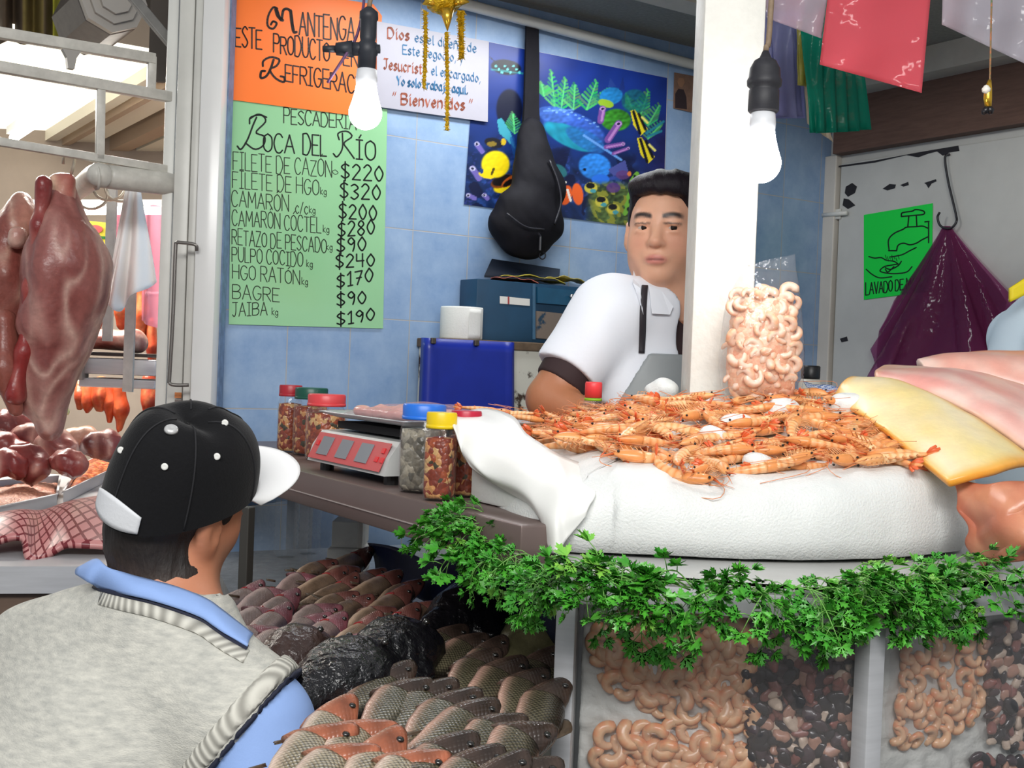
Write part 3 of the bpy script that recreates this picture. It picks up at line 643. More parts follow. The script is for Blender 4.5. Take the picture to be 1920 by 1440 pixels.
S([(1667, 470), (1666, 450), (1676, 438), (1693, 430), (1700, 426), (1718, 425), (1730, 424), (1740, 428)], 2.6); S([(1681, 470), (1684, 460), (1694, 456), (1706, 459), (1718, 456), (1728, 450), (1740, 444)], 2.6)
S([(1666, 470), (1681, 470)]); S([(1629, 481), (1640, 484), (1652, 483), (1662, 488), (1676, 490), (1684, 495)]); S([(1668, 482), (1690, 478), (1706, 470), (1718, 464)]); S([(1660, 502), (1670, 505), (1684, 498), (1690, 490)])
S([(1684, 495), (1672, 497), (1658, 500), (1650, 508), (1662, 512), (1680, 513), (1700, 510), (1710, 500)]); S([(1624, 505), (1636, 515), (1650, 521), (1672, 519)]); S([(1660, 505), (1665, 510), (1676, 500)])
for i in range(7): S([(1660 + 4 * i, 478 + (i % 3) * 3), (1662 + 4 * i, 486 + (i % 2) * 4)], 1.2)
L.build('drawing', ink('dark', (10, 40, 20)), t)

# ---- printed reef poster: colours painted on a fine grid of its sheet
def paint_poster():
    Q = np.array([(893, 74), (1251, 146), (1243, 432), (870, 383)], float); nu, nv = 230, 170
    u, v = np.meshgrid(np.linspace(0, 1, nu), np.linspace(0, 1, nv))
    # bilinear in the wall plane, so that the picture foreshortens with it
    C4 = [wA(x, y, .003) for x, y in Q]
    P = (C4[0] * ((1 - u) * (1 - v))[..., None] + C4[1] * (u * (1 - v))[..., None] + C4[2] * (u * v)[..., None] + C4[3] * ((1 - u) * v)[..., None])
    q = P.reshape(-1, 3) - EYE; w = q @ _f; X = 960 + FPX * (q @ CR) / w; Y = 720 - FPX * (q @ CU) / w
    S2 = np.stack([X, Y, 0 * X], 1)
    n1 = vnoise(S2, .045, 1); n2 = vnoise(S2, .13, 2); n3 = vnoise(S2, .3, 5)
    v_ = v.ravel(); C = np.zeros((len(X), 3))
    top = np.array([28, 58, 150.]); C[:] = top; C += (v_[:, None]) * np.array([-14, -22, -74.]); C *= (1 + .10 * n1)[:, None]
    def blend(m, c, a=1.0, tex=None):
        m = np.clip(m, 0, 1)[:, None] * a; c = np.asarray(c, float) * (1 if tex is None else (1 + tex)[:, None]); C[:] = C * (1 - m) + c * m
    def el(cx, cy, rx, ry, rot=0, soft=.12):
        a = math.radians(rot); dx, dy = X - cx, Y - cy; p = dx * math.cos(a) + dy * math.sin(a); r = -dx * math.sin(a) + dy * math.cos(a)
        return (1 - np.sqrt((p / rx) ** 2 + (r / ry) ** 2)) / soft
    def seg(x0, y0, x1, y1, wd):
        d = np.array([x1 - x0, y1 - y0], float); L2 = d @ d; t = np.clip(((X - x0) * d[0] + (Y - y0) * d[1]) / L2, 0, 1)
        return 1.5 * (wd / 2 + .6 - np.hypot(X - x0 - t * d[0], Y - y0 - t * d[1])) / 1.2
    def poly(pts):
        ins = np.zeros(len(X), bool); k = len(pts)
        for i in range(k):
            (xa, ya), (xb, yb) = pts[i], pts[(i + 1) % k]; c = ((ya > Y) != (yb > Y)) & (X < (xb - xa) * (Y - ya) / (yb - ya + 1e-9) + xa); ins ^= c
        return ins.astype(float)
    reef = np.clip((Y - (255 + (X - 870) * .12 + 30 * n1)) / 40, 0, 1); blend(reef, (22, 44, 92), .85, .35 * n2)
    blend((n2 > .35) * reef, (40, 72, 140), .7, .3 * n3); blend((n3 > .5) * reef, (58, 66, 150), .5); blend((n1 < -.4) * reef, (14, 20, 52), .8)
    blend(np.clip((X - 1180) / 60, 0, 1) * np.clip((Y - 200) / 60, 0, 1), (34, 30, 84), .75, .2 * n2)
    blend(el(955, 205, 26, 40), (10, 14, 36), .9)
    # green fern coral
    rs = np.random.RandomState(4)
    for bx, by, tx, ty, w0 in ((1040, 200, 1034, 136, 6), (1052, 205, 1060, 150, 7), (1075, 205, 1078, 160, 6), (1100, 205, 1118, 155, 7), (1130, 200, 1145, 168, 6), (1020, 180, 1016, 158, 6), (1200, 220, 1215, 172, 6), (1215, 235, 1236, 198, 5), (1215, 260, 1240, 232, 4), (1190, 215, 1176, 180, 5), (965, 250, 962, 214, 4)):
        n = 8
        for k in range(n):
            f = k / (n - 1); px, py = bx + (tx - bx) * f, by + (ty - by) * f; L_ = (1.15 - f) * 17
            for s_ in (-1, 1):
                blend(seg(px, py, px + s_ * L_ * .9, py - L_ * .7 + 3 * s_, w0 * .55), (34 + rs.randint(60), 128 + rs.randint(60), 80 + rs.randint(30)), .95)
        blend(seg(bx, by, tx, ty, 2.5), (90, 200, 120))
    blend(el(1155, 225, 30, 22), (52, 130, 40), 1, .3 * n3); blend(el(1190, 190, 26, 24), (24, 110, 110), .7, .3 * n3)
    # big blue parrotfish in the middle
    blend(el(1075, 240, 66, 30, 22), (52, 88, 176), 1, .22 * n3); blend(el(1068, 256, 56, 20, 26), (30, 148, 170), .9, .15 * n2); blend(el(1040, 215, 36, 16, 10), (70, 112, 200), .8, .2 * n3)
    blend(el(1098, 262, 44, 18, 30), (38, 100, 170), .8, .2 * n3); blend(seg(1095, 254, 1165, 300, 4), (96, 150, 220)); blend(seg(1020, 208, 1075, 206, 3), (110, 160, 230), .7)
    for k in range(14): blend(el(1030 + k * 7, 204 + (k % 3) * 3 + k * k * .18, 3, 1.6), (140, 190, 240), .7)
    # blue tang lower, pinkish tail
    blend(el(1115, 312, 32, 26, 10), (44, 124, 212), 1, .2 * n3); blend(el(1126, 336, 18, 10), (40, 110, 220)); blend(poly([(1140, 318), (1172, 300), (1180, 328), (1150, 330)]), (72, 80, 150)); blend(el(1168, 328, 14, 9), (96, 60, 120), .8); blend(el(1180, 326, 4, 5), (220, 120, 60))
    blend(el(1096, 318, 3, 3), (10, 20, 40))
    # teal fish with yellow top right of fern
    blend(el(1146, 180, 23, 17, -12), (34, 128, 196), 1, .15 * n3); blend(el(1136, 194, 16, 8, 15), (150, 190, 50)); blend(poly([(1140, 164), (1144, 146), (1156, 162)]), (40, 70, 150)); blend(poly([(1160, 170), (1168, 142), (1172, 168)]), (30, 54, 130))
    # tube sponges
    for x0, y0, x1, y1, w_ in ((1126, 226, 1130, 204, 12), (1140, 262, 1160, 232, 13), (1136, 276, 1168, 270, 8), (1150, 288, 1178, 278, 6)):
        blend(seg(x0, y0, x1, y1, w_), (116, 74, 150)); blend(seg(x0 + 2, y0, x1 + 2, y1, w_ * .35), (176, 124, 190)); blend(el(x1, y1, w_ * .5, w_ * .32), (190, 150, 210)); blend(el(x1, y1, w_ * .3, w_ * .18), (40, 24, 66))
    for x0, y0, x1, y1, w_ in ((904, 284, 894, 270, 9), (898, 334, 886, 316, 11), (890, 372, 878, 366, 8), (914, 372, 908, 366, 8)):
        blend(seg(x0, y0, x1, y1, w_), (106, 96, 170)); blend(el(x1, y1, w_ * .55, w_ * .45), (190, 190, 220)); blend(el(x1, y1, w_ * .32, w_ * .26), (30, 26, 60))
    # moorish idols
    for cx, cy, sc in ((1194, 228, 1.0), (1207, 280, 1.05)):
        blend(poly([(cx - 12 * sc, cy - 20 * sc), (cx - 4 * sc, cy - 22 * sc), (cx + 20 * sc, cy + 14 * sc), (cx + 8 * sc, cy + 26 * sc), (cx - 6 * sc, cy + 8 * sc)]), (232, 214, 40)); blend(seg(cx - 6 * sc, cy - 18 * sc, cx + 6 * sc, cy + 22 * sc, 5), (16, 18, 30)); blend(seg(cx + 4 * sc, cy - 14 * sc, cx + 16 * sc, cy + 14 * sc, 5), (16, 18, 30)); blend(seg(cx + 10 * sc, cy - 8 * sc, cx + 20 * sc, cy + 2 * sc, 4), (240, 230, 120))
    blend(seg(1212, 250, 1244, 228, 4), (40, 130, 150)); blend(seg(1214, 256, 1240, 246, 4), (40, 130, 150))
    # black triggerfish with pale spots
    blend(el(949, 126, 30, 15, 8), (12, 16, 30)); blend(poly([(922, 112), (916, 104), (930, 116)]), (12, 16, 30)); blend(seg(922, 130, 980, 138, 3), (40, 150, 150), .8)
    for k in range(9): blend(el(930 + 5.5 * k, 124 + (k % 3) * 6, 2.6, 2.4), (96, 196, 196))
    # yellow butterflyfish pair
    blend(el(950, 348, 27, 13, -18), (232, 206, 24)); blend(el(942, 340, 24, 12, -20), (120, 62, 20)); blend(el(941, 338, 20, 10, -20), (22, 18, 20)); blend(el(929, 308, 28, 27), (238, 210, 22), 1, .06 * n3); blend(el(955, 340, 18, 8, -35), (196, 90, 30), .9); blend(el(953, 343, 13, 5, -35), (20, 16, 16))
    blend(el(912, 328, 16, 7, 15), (236, 206, 20)); blend(el(903, 321, 4, 5), (30, 60, 120)); blend(seg(922, 326, 926, 316, 4), (70, 60, 20)); blend(el(926, 268, 19, 10, 12), (24, 24, 34)); blend(el(922, 270, 10, 5), (130, 110, 40)); blend(el(944, 266, 5, 7), (200, 170, 40))
    blend(poly([(932, 226), (940, 220), (958, 250), (966, 280), (950, 262), (936, 250)]), (60, 150, 170)); blend(seg(960, 260, 975, 330, 8), (30, 80, 150), .7)
    # clown fish
    blend(el(1061, 366, 12, 20, 14), (226, 92, 36)); blend(el(1083, 364, 11, 22, -8), (230, 96, 40)); blend(seg(1064, 356, 1070, 376, 4), (240, 230, 220)); blend(seg(1052, 348, 1060, 342, 4), (236, 230, 220)); blend(el(1050, 320, 16, 10, 40), (46, 120, 120), .8)
    # yellow green sponges along the bottom
    m = np.clip((Y - 338) / 16, 0, 1) * np.clip((X - 1096) / 20, 0, 1); blend(m, (72, 92, 44), .9, .45 * n3); blend(m * (n2 > .3), (150, 150, 52), .8)
    for cx, cy in ((1128, 378), (1150, 392), (1108, 352)): blend(el(cx, cy, 13, 11), (196, 186, 70)); blend(el(cx - 1, cy - 4, 9, 6), (20, 22, 24)); blend(el(cx + 4, cy + 6, 6, 4), (70, 150, 160))
    for k in range(5): blend(seg(1172 + 3 * k, 400 - 15 * k, 1178 + 4 * k, 386 - 15 * k, 8), (110, 170, 60)); blend(el(1178 + 3 * k, 392 - 15 * k, 3, 5), (20, 40, 30))
    blend(el(1150, 352, 14, 10), (84, 50, 130), .8)
    return P, lin(np.clip(C, 0, 255)), Q
P, Cc, Q = paint_poster()
t = thing('reef_poster', 'printed poster of a coral reef with tropical fish behind the hanging black bag', 'poster', tuple(wA(1060, 410, .002)))
mb = MB(); mb.grid(P[::-1]); mb.c = Cc.reshape(P.shape[0], P.shape[1], 3)[::-1].reshape(-1, 3).tolist()
mb.build('print', mat('poster_print', (255, 255, 255), .35, attr=True), t, True)
wall_sheet(Q, wA, .0005, .002, NA).build('backing', mat('paper_back', (200, 200, 205), .7), t)
# ---- small holy print near the pillar
t = thing('devotional_print', 'small brown devotional print of a robed figure high beside the white pillar', 'picture', tuple(wA(1278, 205, .003)))
wall_sheet([(1264, 136), (1312, 145), (1310, 214), (1262, 203)], wA, .002, .002, NA).build('card', mat('sepia', (140, 108, 92), .4, noise=.35, nscale=40), t)
L = Lettering(lambda x, y: wA(x, y, .0046), NA); L.quad([(1266, 202), (1266, 176), (1272, 166), (1282, 168), (1287, 182), (1288, 205)]); L.build('robe', mat('print_robe', (52, 40, 44), .5), t)
L = Lettering(lambda x, y: wA(x, y, .005), NA); L.quad([(1273, 146), (1281, 146), (1284, 154), (1279, 164), (1273, 162), (1270, 153)]); L.build('head', mat('print_face', (150, 112, 88), .5), t)
# ================================================================== things on and behind the shelf
def SH(s, w, z=ZS): return E0 + ED * s + EN * w + ZUP * z          # point on the shelf
def on_shelf(px, dep, z=ZS): p = W(px, 800, dep); return np.array([p[0], p[1], z])
def chunk_mat(name, cols, scale, rough=.3, bump=.6, coat=.0, rnd=1.0, stretch=None):
    m = bpy.data.materials.new(name); m.use_nodes = True; nt = m.node_tree; N = nt.nodes; L = nt.links; b = N['Principled BSDF']
    tc = N.new('ShaderNodeTexCoord'); src = tc.outputs['Object']
    nz = N.new('ShaderNodeTexNoise'); nz.inputs['Scale'].default_value = scale * .6; L.new(src, nz.inputs['Vector'])
    md = N.new('ShaderNodeMix'); md.data_type = 'VECTOR'; md.inputs['Factor'].default_value = .35 / scale * 4; L.new(src, md.inputs['A']); L.new(nz.outputs['Color'], md.inputs['B'])
    vo = N.new('ShaderNodeTexVoronoi'); vo.inputs['Scale'].default_value = scale; vo.inputs['Randomness'].default_value = rnd; L.new(md.outputs['Result'], vo.inputs['Vector'])
    sp = N.new('ShaderNodeSeparateColor'); L.new(vo.outputs['Color'], sp.inputs[0])
    rp = N.new('ShaderNodeValToRGB'); rp.color_ramp.interpolation = 'CONSTANT'; el = rp.color_ramp.elements
    for i, (p, c) in enumerate(cols):
        e = el[i] if i < 2 else el.new(p); e.position = p; e.color = srgb(*c)
    L.new(sp.outputs[0], rp.inputs[0]); n2 = N.new('ShaderNodeTexNoise'); n2.inputs['Scale'].default_value = scale * 3; L.new(src, n2.inputs['Vector'])
    mx = N.new('ShaderNodeMix'); mx.data_type = 'RGBA'; mx.blend_type = 'OVERLAY'; mx.inputs['Factor'].default_value = .5; L.new(rp.outputs[0], mx.inputs['A']); L.new(n2.outputs['Fac'], mx.inputs['B'])
    L.new(mx.outputs['Result'], b.inputs['Base Color']); b.inputs['Roughness'].default_value = rough
    if coat: b.inputs['Coat Weight'].default_value = coat
    bp = N.new('ShaderNodeBump'); bp.inputs['Strength'].default_value = bump; bp.inputs['Distance'].default_value = .004; bp.invert = True
    L.new(vo.outputs['Distance'], bp.inputs['Height']); L.new(bp.outputs[0], b.inputs['Normal']); return m
M_pickle = chunk_mat('pickled_seafood', [(0, (128, 46, 22)), (.35, (160, 72, 34)), (.55, (204, 146, 88)), (.72, (140, 54, 24)), (.82, (208, 166, 110)), (.95, (60, 52, 30))], 105, .3)
M_snail = chunk_mat('grey_snails', [(0, (122, 116, 102)), (.3, (162, 154, 136)), (.6, (92, 88, 78)), (.75, (156, 150, 136)), (.9, (110, 104, 92))], 75, .3, 1.0)
G_jar = film('jar_glass', (225, 225, 222), .05, .9, .06, .25, 40)
def jar(px, dep, label, lid, content, wpx, top_y, h_lid=.022, square=False, off=0):
    p = on_shelf(px, dep); r = wpx / 2 / FPX * dep; zt = W(px, top_y, dep)[2]; h = zt - ZS
    t = thing('seafood_jar', label, 'jar', tuple(p), 'jars on the brown shelf')
    hb = h - h_lid
    prof = [(r * .9, .0), (r * .98, .006), (r, .015), (r, hb * .80), (r * .97, hb * .86), (r * .84, hb * .94), (r * .82, hb)]
    n = 28
    def sq(P):
        if not square: return P
        c = p; out = []
        for q in P:
            d = np.array(q) - c; a = math.atan2(d[1], d[0]); k = (abs(math.cos(2 * (a - .5))) ** 3) * .12 + .95; out.append(c + np.array([d[0] * k, d[1] * k, d[2]]))
        return out
    mb = MB(); mb.lathe(prof, p, n); mb.v = [tuple(q) for q in sq(mb.v)]; mb.build('glass', G_jar, t, True)
    mb = MB(); pr2 = [(r * .86, .004), (r * .95, .012), (r * .95, hb * .74), (r * .9, hb * .84), (r * .2, hb * .86)]; mb.lathe(pr2, p, n); mb.v = [tuple(q) for q in sq(mb.v)]; mb.build('contents', content, t, True)
    mb = MB(); rl = r * .93; mb.lathe([(rl * .98, hb - .004), (rl, hb), (rl, h - .003), (rl * .95, h), (rl * .5, h + .0005)], p, 40)
    o = mb.build('lid', mat('lid_%d_%d_%d' % lid, lid, .35), t, True); auto_smooth(o, 40)
    mb = MB(); mb.lathe([(rl * 1.02, hb - .004), (rl * 1.025, hb - .001), (rl * 1.02, hb + .002)], p, 40); mb.build('lid_ring', mat('lid_%d_%d_%d' % lid), t, True)
    return t
jar(543, 2.78, 'pickled seafood jar with dark red lid, leftmost behind the scale', (176, 40, 52), M_pickle, 46, 722)
jar(582, 2.72, 'pickled seafood jar with dark green lid behind the scale', (20, 82, 66), M_pickle, 66, 727)
jar(611, 2.60, 'pickled seafood jar with coral red lid beside the scale', (226, 74, 78), M_pickle, 76, 739)
jar(795, 2.03, 'jar of grey snails under a bright blue lid by the scale', (40, 118, 226), M_snail, 88, 758, square=True)
jar(828, 1.915, 'pickled seafood jar with bright yellow lid beside the blue lidded jar', (238, 204, 20), M_pickle, 62, 773, square=True)
jar(874, 1.985, 'pickled seafood jar with crimson lid partly under the white sheet', (186, 30, 60), M_pickle, 62, 770, square=True)
# ---- digital scale with a bagged fillet
def box_pts(s0, s1, prof):              # prism along the shelf with profile in (w,z)
    P = [[SH(s, w, ZS + z) for w, z in prof] for s in (s0, s1)]; mb = MB(); mb.loft(P, cap=True); return mb
sc0 = .02
pe = on_shelf(549, 2.36); s0 = np.dot(pe - E0, ED); s1 = s0 + .345; w0 = .035
t = thing('weighing_scale', 'white digital price scale with red display panel on the brown shelf', 'scale', tuple(SH((s0 + s1) / 2, w0 + .15)))
mb = box_pts(s0, s1, [(w0, .018), (w0 + .01, .05), (w0 + .03, .078), (w0 + .29, .085), (w0 + .30, .075), (w0 + .30, .018)]); auto_smooth(mb.build('housing', mat('scale_white', (206, 208, 206), .4, noise=.12, nscale=12), t))
def panel(sa, sb, fa, fb, lift, name, m, par=None):
    a0, a1 = np.array([w0 + .0005, .022]), np.array([w0 + .0255, .072]); q = lambda f: a0 + (a1 - a0) * f; n = np.array([-(a1 - a0)[1], (a1 - a0)[0]]); n /= np.linalg.norm(n)
    P = []
    for f in (fa, fb):
        for s in (sa, sb): pt = q(f) + n * lift; P.append(SH(s, pt[0], ZS + pt[1]))
    d = (EN * n[0] + ZUP * n[1]); mb = MB(); mb.prism([P[1], P[0], P[2], P[3]], d, .0015); return mb.build(name, m, par or t)
panel(s0 + .012, s1 - .014, .0, 1.0, .0045, 'display_panel', mat('panel_red', (206, 86, 88), .35), t)
for k in range(3): panel(s0 + .045 + .088 * k, s0 + .095 + .088 * k, .18, .86, .0065, 'readout', mat('lcd_grey', (140, 146, 152), .2), t)
for k, (a, f) in enumerate(((.024, .5), (.31, .62), (.32, .3), (.298, .3))): panel(s0 + a, s0 + a + .012, f, f + .18, .0065, 'key', mat('key_red', (226, 40, 48), .4), t)
for s in (s0 + .03, s1 - .03):
    for w_ in (w0 + .03, w0 + .27): mb = MB(); mb.lathe([(.014, 0), (.014, .018)], SH(s, w_), 12); mb.build('foot', M_black, t)
mb = box_pts(s0 + .03, s1 - .03, [(w0 + .05, .084), (w0 + .05, .098), (w0 + .27, .098), (w0 + .27, .084)]); mb.build('tray_support', M_dark, t)
tz = .100
G = []
for f in np.linspace(0, 1, 12):
    row = []
    for g in np.linspace(0, 1, 12):
        e = max(abs(f - .5), abs(g - .5)); lip = .012 if e > .48 else (.003 if e > .4 else 0); row.append(SH(s0 + .005 + (s1 - s0 + .02) * f, w0 + .02 + .29 * g, ZS + tz + lip + .004))
    G.append(row)
V, F = solid_grid(np.array(G), .003); link_mesh('tray', V, F, mat('tray_steel', (200, 200, 204), .4, .6), t)
c = SH((s0 + s1) / 2 + .01, w0 + .15, ZS + tz + .019)
S = SDF(c - .17, c + .17, .005)
for a, b, r in (((-.14, -.06), (.10, -.05), .013), ((-.12, -.02), (.12, .0), .017), ((-.13, .03), (.11, .04), .018), ((-.10, .07), (.10, .08), .015)):
    S.add(S.cone(c + ED * a[0] + EN * a[1], c + ED * b[0] + EN * b[1], r, r * .8, squash=(ZUP, 1.15)), .02)
S.d += .0025 * vnoise(S.P.reshape(-1, 3), 60, 3).reshape(S.d.shape); V, F = S.mesh()
o = link_mesh('fish_fillet', V, F, mat('pink_fillet', (236, 178, 170), .25, noise=.18, nscale=30, sss=.2)); tag(o, 'pale pink raw fillet lying in a thin bag on the scale tray', 'fillet')
G = []
for f in np.linspace(0, 1, 20):
    row = []
    for g in np.linspace(0, 1, 16):
        z = .012 + .030 * math.sin(math.pi * f) ** .5 * math.sin(math.pi * g) ** .5 + .003 * math.sin(23 * f + 9 * g) * math.sin(math.pi * f)
        row.append(SH(s0 + .03 + (s1 - s0 - .03) * f, w0 + .05 + .24 * g, ZS + tz + z))
    G.append(row)
V, F = solid_grid(np.array(G), .0006); o = link_mesh('plastic_bag', V, F, film('thin_bag', (255, 222, 224), .10, .10, .3, .6, 40)); tag(o, 'thin clear bag covering the pink fillet on the scale tray', 'bag')
# ---- bottles and boxes under the shelf
G_pet = film('pet_plastic', (205, 222, 235), .10, 1.0, .06, .6, 60)
for px, dep, lab in ((541, 2.86, 'leftmost clear ribbed plastic bottle below the brown shelf'), (583, 2.92, 'middle clear ribbed plastic bottle below the brown shelf'), (606, 2.80, 'clear plastic bottle nearest the white cartons below the shelf')):
    c = W(px, 900, dep); c = np.array([c[0], c[1], ZT]); t = thing('water_bottle', lab, 'bottle', tuple(c), 'bottles below the shelf'); mb = MB(); pr = [(.02, .0), (.028, .004), (.0305, .012)]
    for k in range(9): z = .02 + k * .014; pr += [(.0305, z), (.0285, z + .007)]
    pr += [(.031, .15), (.03, .165), (.02, .19), (.0125, .2), (.0125, .215)]; mb.lathe(pr, c, 22); mb.build('bottle_body', G_pet, t, True)
    mb = MB(); mb.lathe([(.014, .203), (.0145, .206), (.0145, .216), (.012, .219)], c, 18); mb.build('cap', mat('cap_white', (220, 226, 230), .4), t, True)
for (pa, pb, ya, yb, dep, lab) in ((613, 682, 1004, 1045, 2.66, 'lower white carton with worn edge below the shelf'), (622, 680, 958, 1000, 2.68, 'upper white carton of the two stacked below the shelf')):
    a, b = W(pa, yb, dep), W(pb, yb, dep); z0, z1 = (ZT, ZT + .055) if 'lower' in lab else (ZT + .056, ZT + .115)
    mb = MB(); mb.box(((a[0] + b[0]) / 2, dep + .06, (z0 + z1) / 2), (b[0] - a[0], .12, z1 - z0), (ED, EN, ZUP) if 0 else None, .002); o = mb.build('carton', mat('carton_white', (214, 212, 204), .7, noise=.15, nscale=20)); tag(o, lab, 'box')
# ---- cabinet against the tiled wall, cash box, paper roll, blue board
OFF = .165
zc = wA(900, 637, OFF)[2]; ta = np.dot(wA(838, 700, OFF) - CORNER, DA); tb = np.dot(wA(1085, 700, OFF) - CORNER, DA)
t = thing('metal_cabinet', 'rusty white metal cabinet with a worn brown top against the blue tiles', 'cabinet', tuple(A_((ta + tb) / 2, 0, OFF / 2)))
M_rust = mat('rusty_paint', (206, 204, 192), .6, col2=(62, 44, 34), nscale=14, thr=(.55, .62), bump=.3, bscale=30)
mb = MB(); mb.box(A_((ta + tb) / 2, (zc - .025) / 2, OFF / 2), (ta - tb, zc - .025, OFF - .01), (DA, ZUP, NA)); mb.build('body', M_rust, t)
mb = MB(); mb.box(A_((ta + tb) / 2, zc - .0125, OFF / 2 + .003), (ta - tb + .02, .025, OFF - .006), (DA, ZUP, NA), .003); mb.build('top', mat('worn_brown', (112, 92, 72), .7, noise=.5, nscale=25, bump=.4), t)
M_board = mat('blue_plastic', (24, 46, 158), .35, noise=.22, nscale=9)
t = thing('plastic_board', 'glossy royal blue plastic board clipped to the front of the rusty cabinet', 'board', tuple(wA(875, 800, OFF + .03)))
G = []
for f in np.linspace(0, 1, 30):
    row = []
    for g in np.linspace(0, 1, 12):
        x = 791 + 172 * f - 9 * g * (1 - f); y = 633 + 9 * f + 230 * g
        o_ = OFF + .012 + (.035 * max(0, 1 - f / .05) * -1) + .006 * math.exp(-((f - .12) / .02) ** 2) + .006 * math.exp(-((f - .96) / .02) ** 2) + .006 * g * math.sin(f * 3)
        row.append(wA(x, y, o_))
    G.append(row)
V, F = solid_grid(np.array(G), .004); link_mesh('sheet', V, F, M_board, t)
for x, y in ((812, 639), (893, 643)):
    mb = MB(); mb.box(wA(x, y, OFF + .018), (.014, .016, .012), (DA, ZUP, NA), .002); mb.build('clip', mat('clip_metal', (92, 84, 76), .4, .6), t)
p = wA(864, 635, .092); p[2] = zc
t = thing('toilet_roll', 'thick white toilet paper roll with a loose end beside the blue cash box', 'toilet paper', tuple(p)); hr = wA(864, 576, .092)[2] - zc; R = 40 / FPX * p[1]
mb = MB(); mb.lathe([(R * .35, .002), (R * .98, 0), (R, .004), (R, hr - .004), (R * .98, hr), (R * .37, hr), (R * .35, hr - .03)], p, 40, cap=False); mb.build('roll', mat('tissue', (232, 232, 228), .9, bump=.3, bscale=200), t, True)
a0 = math.atan2(-1, .25); G = [[p + np.array([math.cos(a0 + .9 - q * .055), math.sin(a0 + .9 - q * .055), 0]) * (R + .001 + .004 * max(0, (q / 14.)) ** 3 * (1 - g) * 1) + ZUP * (hr - .004 - (hr - .006) * (1 - (1 - g) * .98) - .0 * q) for g in np.linspace(0, 1, 8)] for q in range(15)]
V, F = solid_grid(np.array(G), .0008); link_mesh('loose_end', V, F, mat('tissue'), t)
oc = .10
t = thing('cash_box', 'dark blue metal cash box with two drawers standing on the cabinet', 'cash box', tuple(wA(1000, 636, oc)))
M_navy = mat('navy_metal', (22, 66, 96), .45, noise=.3, nscale=10)
q0, q1, q2 = [np.dot(wA(x, 580, oc) - CORNER, DA) for x in (893, 1000, 1112)]; zt = wA(1000, 531, oc)[2]
mb = MB(); mb.box(A_((q0 + q2) / 2, (zc + zt) / 2, oc - .0475), (q0 - q2, zt - zc, .095), (DA, ZUP, NA), .003); auto_smooth(mb.build('body', M_navy, t))
def pan(x0, y0, x1, y1, o_, th, name, m, par):
    P = [wA(x0, y0, o_), wA(x1, y0 + (x1 - x0) * .1, o_), wA(x1, y1 + (x1 - x0) * .08, o_), wA(x0, y1, o_)]; mb = MB(); mb.prism(P[::-1], NA, th); return mb.build(name, m, par)
pan(998, 532, 1003, 636, oc + .0005, .003, 'edge_strip', mat('strip_blue', (70, 110, 140), .5, noise=.3), t)
d1 = pan(1005, 538, 1108, 568, oc + .0005, .008, 'drawer', mat('drawer_blue', (28, 84, 116), .4, noise=.2), t)
d2 = pan(1004, 583, 1108, 634, oc + .0005, .006, 'drawer', mat('drawer_worn', (120, 108, 98), .6, col2=(24, 58, 80), nscale=18, thr=(.5, .56)), t); d2['label'] = 'worn scraped drawer'
mb = MB(); kc = wA(1069, 556, oc + .012); mb.lathe([(.004, 0), (.006, .006), (.008, .010), (.006, .014)], kc, 14, (DA, ZUP, NA)); mb.build('knob', mat('chrome', (210, 210, 212), .2, .9), d1, True)
pan(937, 555, 993, 569, oc + .0005, .001, 'paper_label', mat('label_white', (222, 220, 214), .6), t); pan(952, 556, 955, 570, oc + .0018, .0005, 'label_stripe', mat('stripe_red', (160, 60, 60), .6), t)
mb = MB(); c = (wA(905, 510, .10) + wA(1048, 520, .05)) / 2; P = [wA(908, 520, .10), wA(1048, 527, .10), wA(1050, 508, .02), wA(922, 489, .02)]; mb.prism([P[0], P[1], P[2], P[3]], ZUP, .006)
o = mb.build('clipboard', mat('clip_black', (24, 30, 42), .4)); tag(o, 'black tray lid tilted on top of the cash box papers', 'tray')
rs = random.Random(5)
for k, (c_, lab) in enumerate((((222, 128, 110), 'red and white flyer on top of the cash box'), ((206, 190, 70), 'yellow plastic packet lying across the cash box'), ((186, 170, 84), 'crumpled yellow paper at the right end of the cash box'))):
    x0, x1 = ((920, 1010), (935, 1060), (1020, 1100))[k]; G = []
    for f in np.linspace(0, 1, 14):
        row = []
        for g in np.linspace(0, 1, 6):
            x = x0 + (x1 - x0) * f; p = wA(x, 531 + (x - 1000) * .1, oc + .0 - .08 * g); p[2] = zt + .004 + .006 * k + .012 * math.sin(math.pi * f) * (.6 + .4 * math.sin(5 * g + k)) + .003 * math.sin(17 * f + 5 * g); row.append(p)
        G.append(row)
    V, F = solid_grid(np.array(G), .002); o = link_mesh('paper_packet', V, F, mat('packet_%d' % k, c_, .4, noise=.25, nscale=30)); tag(o, lab, 'paper')
# ---- black sling bag on the wall
t = thing('sling_bag', 'black sling bag hanging by a broad strap over the reef poster', 'bag', tuple(wA(990, 480, .06)))
M_bag = mat('black_nylon', (17, 16, 24), .75, noise=.3, nscale=40, bump=.35, bscale=50, spec=.25)
mb = MB(); rings = []
for x0, x1, y, o_, th in ((986, 1010, 42, .02, .004), (984, 1011, 120, .022, .006), (982, 1010, 200, .025, .008), (979, 1012, 240, .03, .010), (975, 1020, 275, .035, .02)):
    a, b = wA(x0, y, o_), wA(x1, y, o_); rings.append([a, a + NA * th * .5 + (b - a) * .02, b + NA * th * .5 - (b - a) * .02, b, b - NA * th * .5, a - NA * th * .5])
mb.loft(rings, cap=True); auto_smooth(mb.build('strap', M_bag, t), 50)
S = SDF(wA(1000, 370, .09) - .24, wA(1000, 370, .09) + .24, .006); axs = (DA, NA, ZUP)
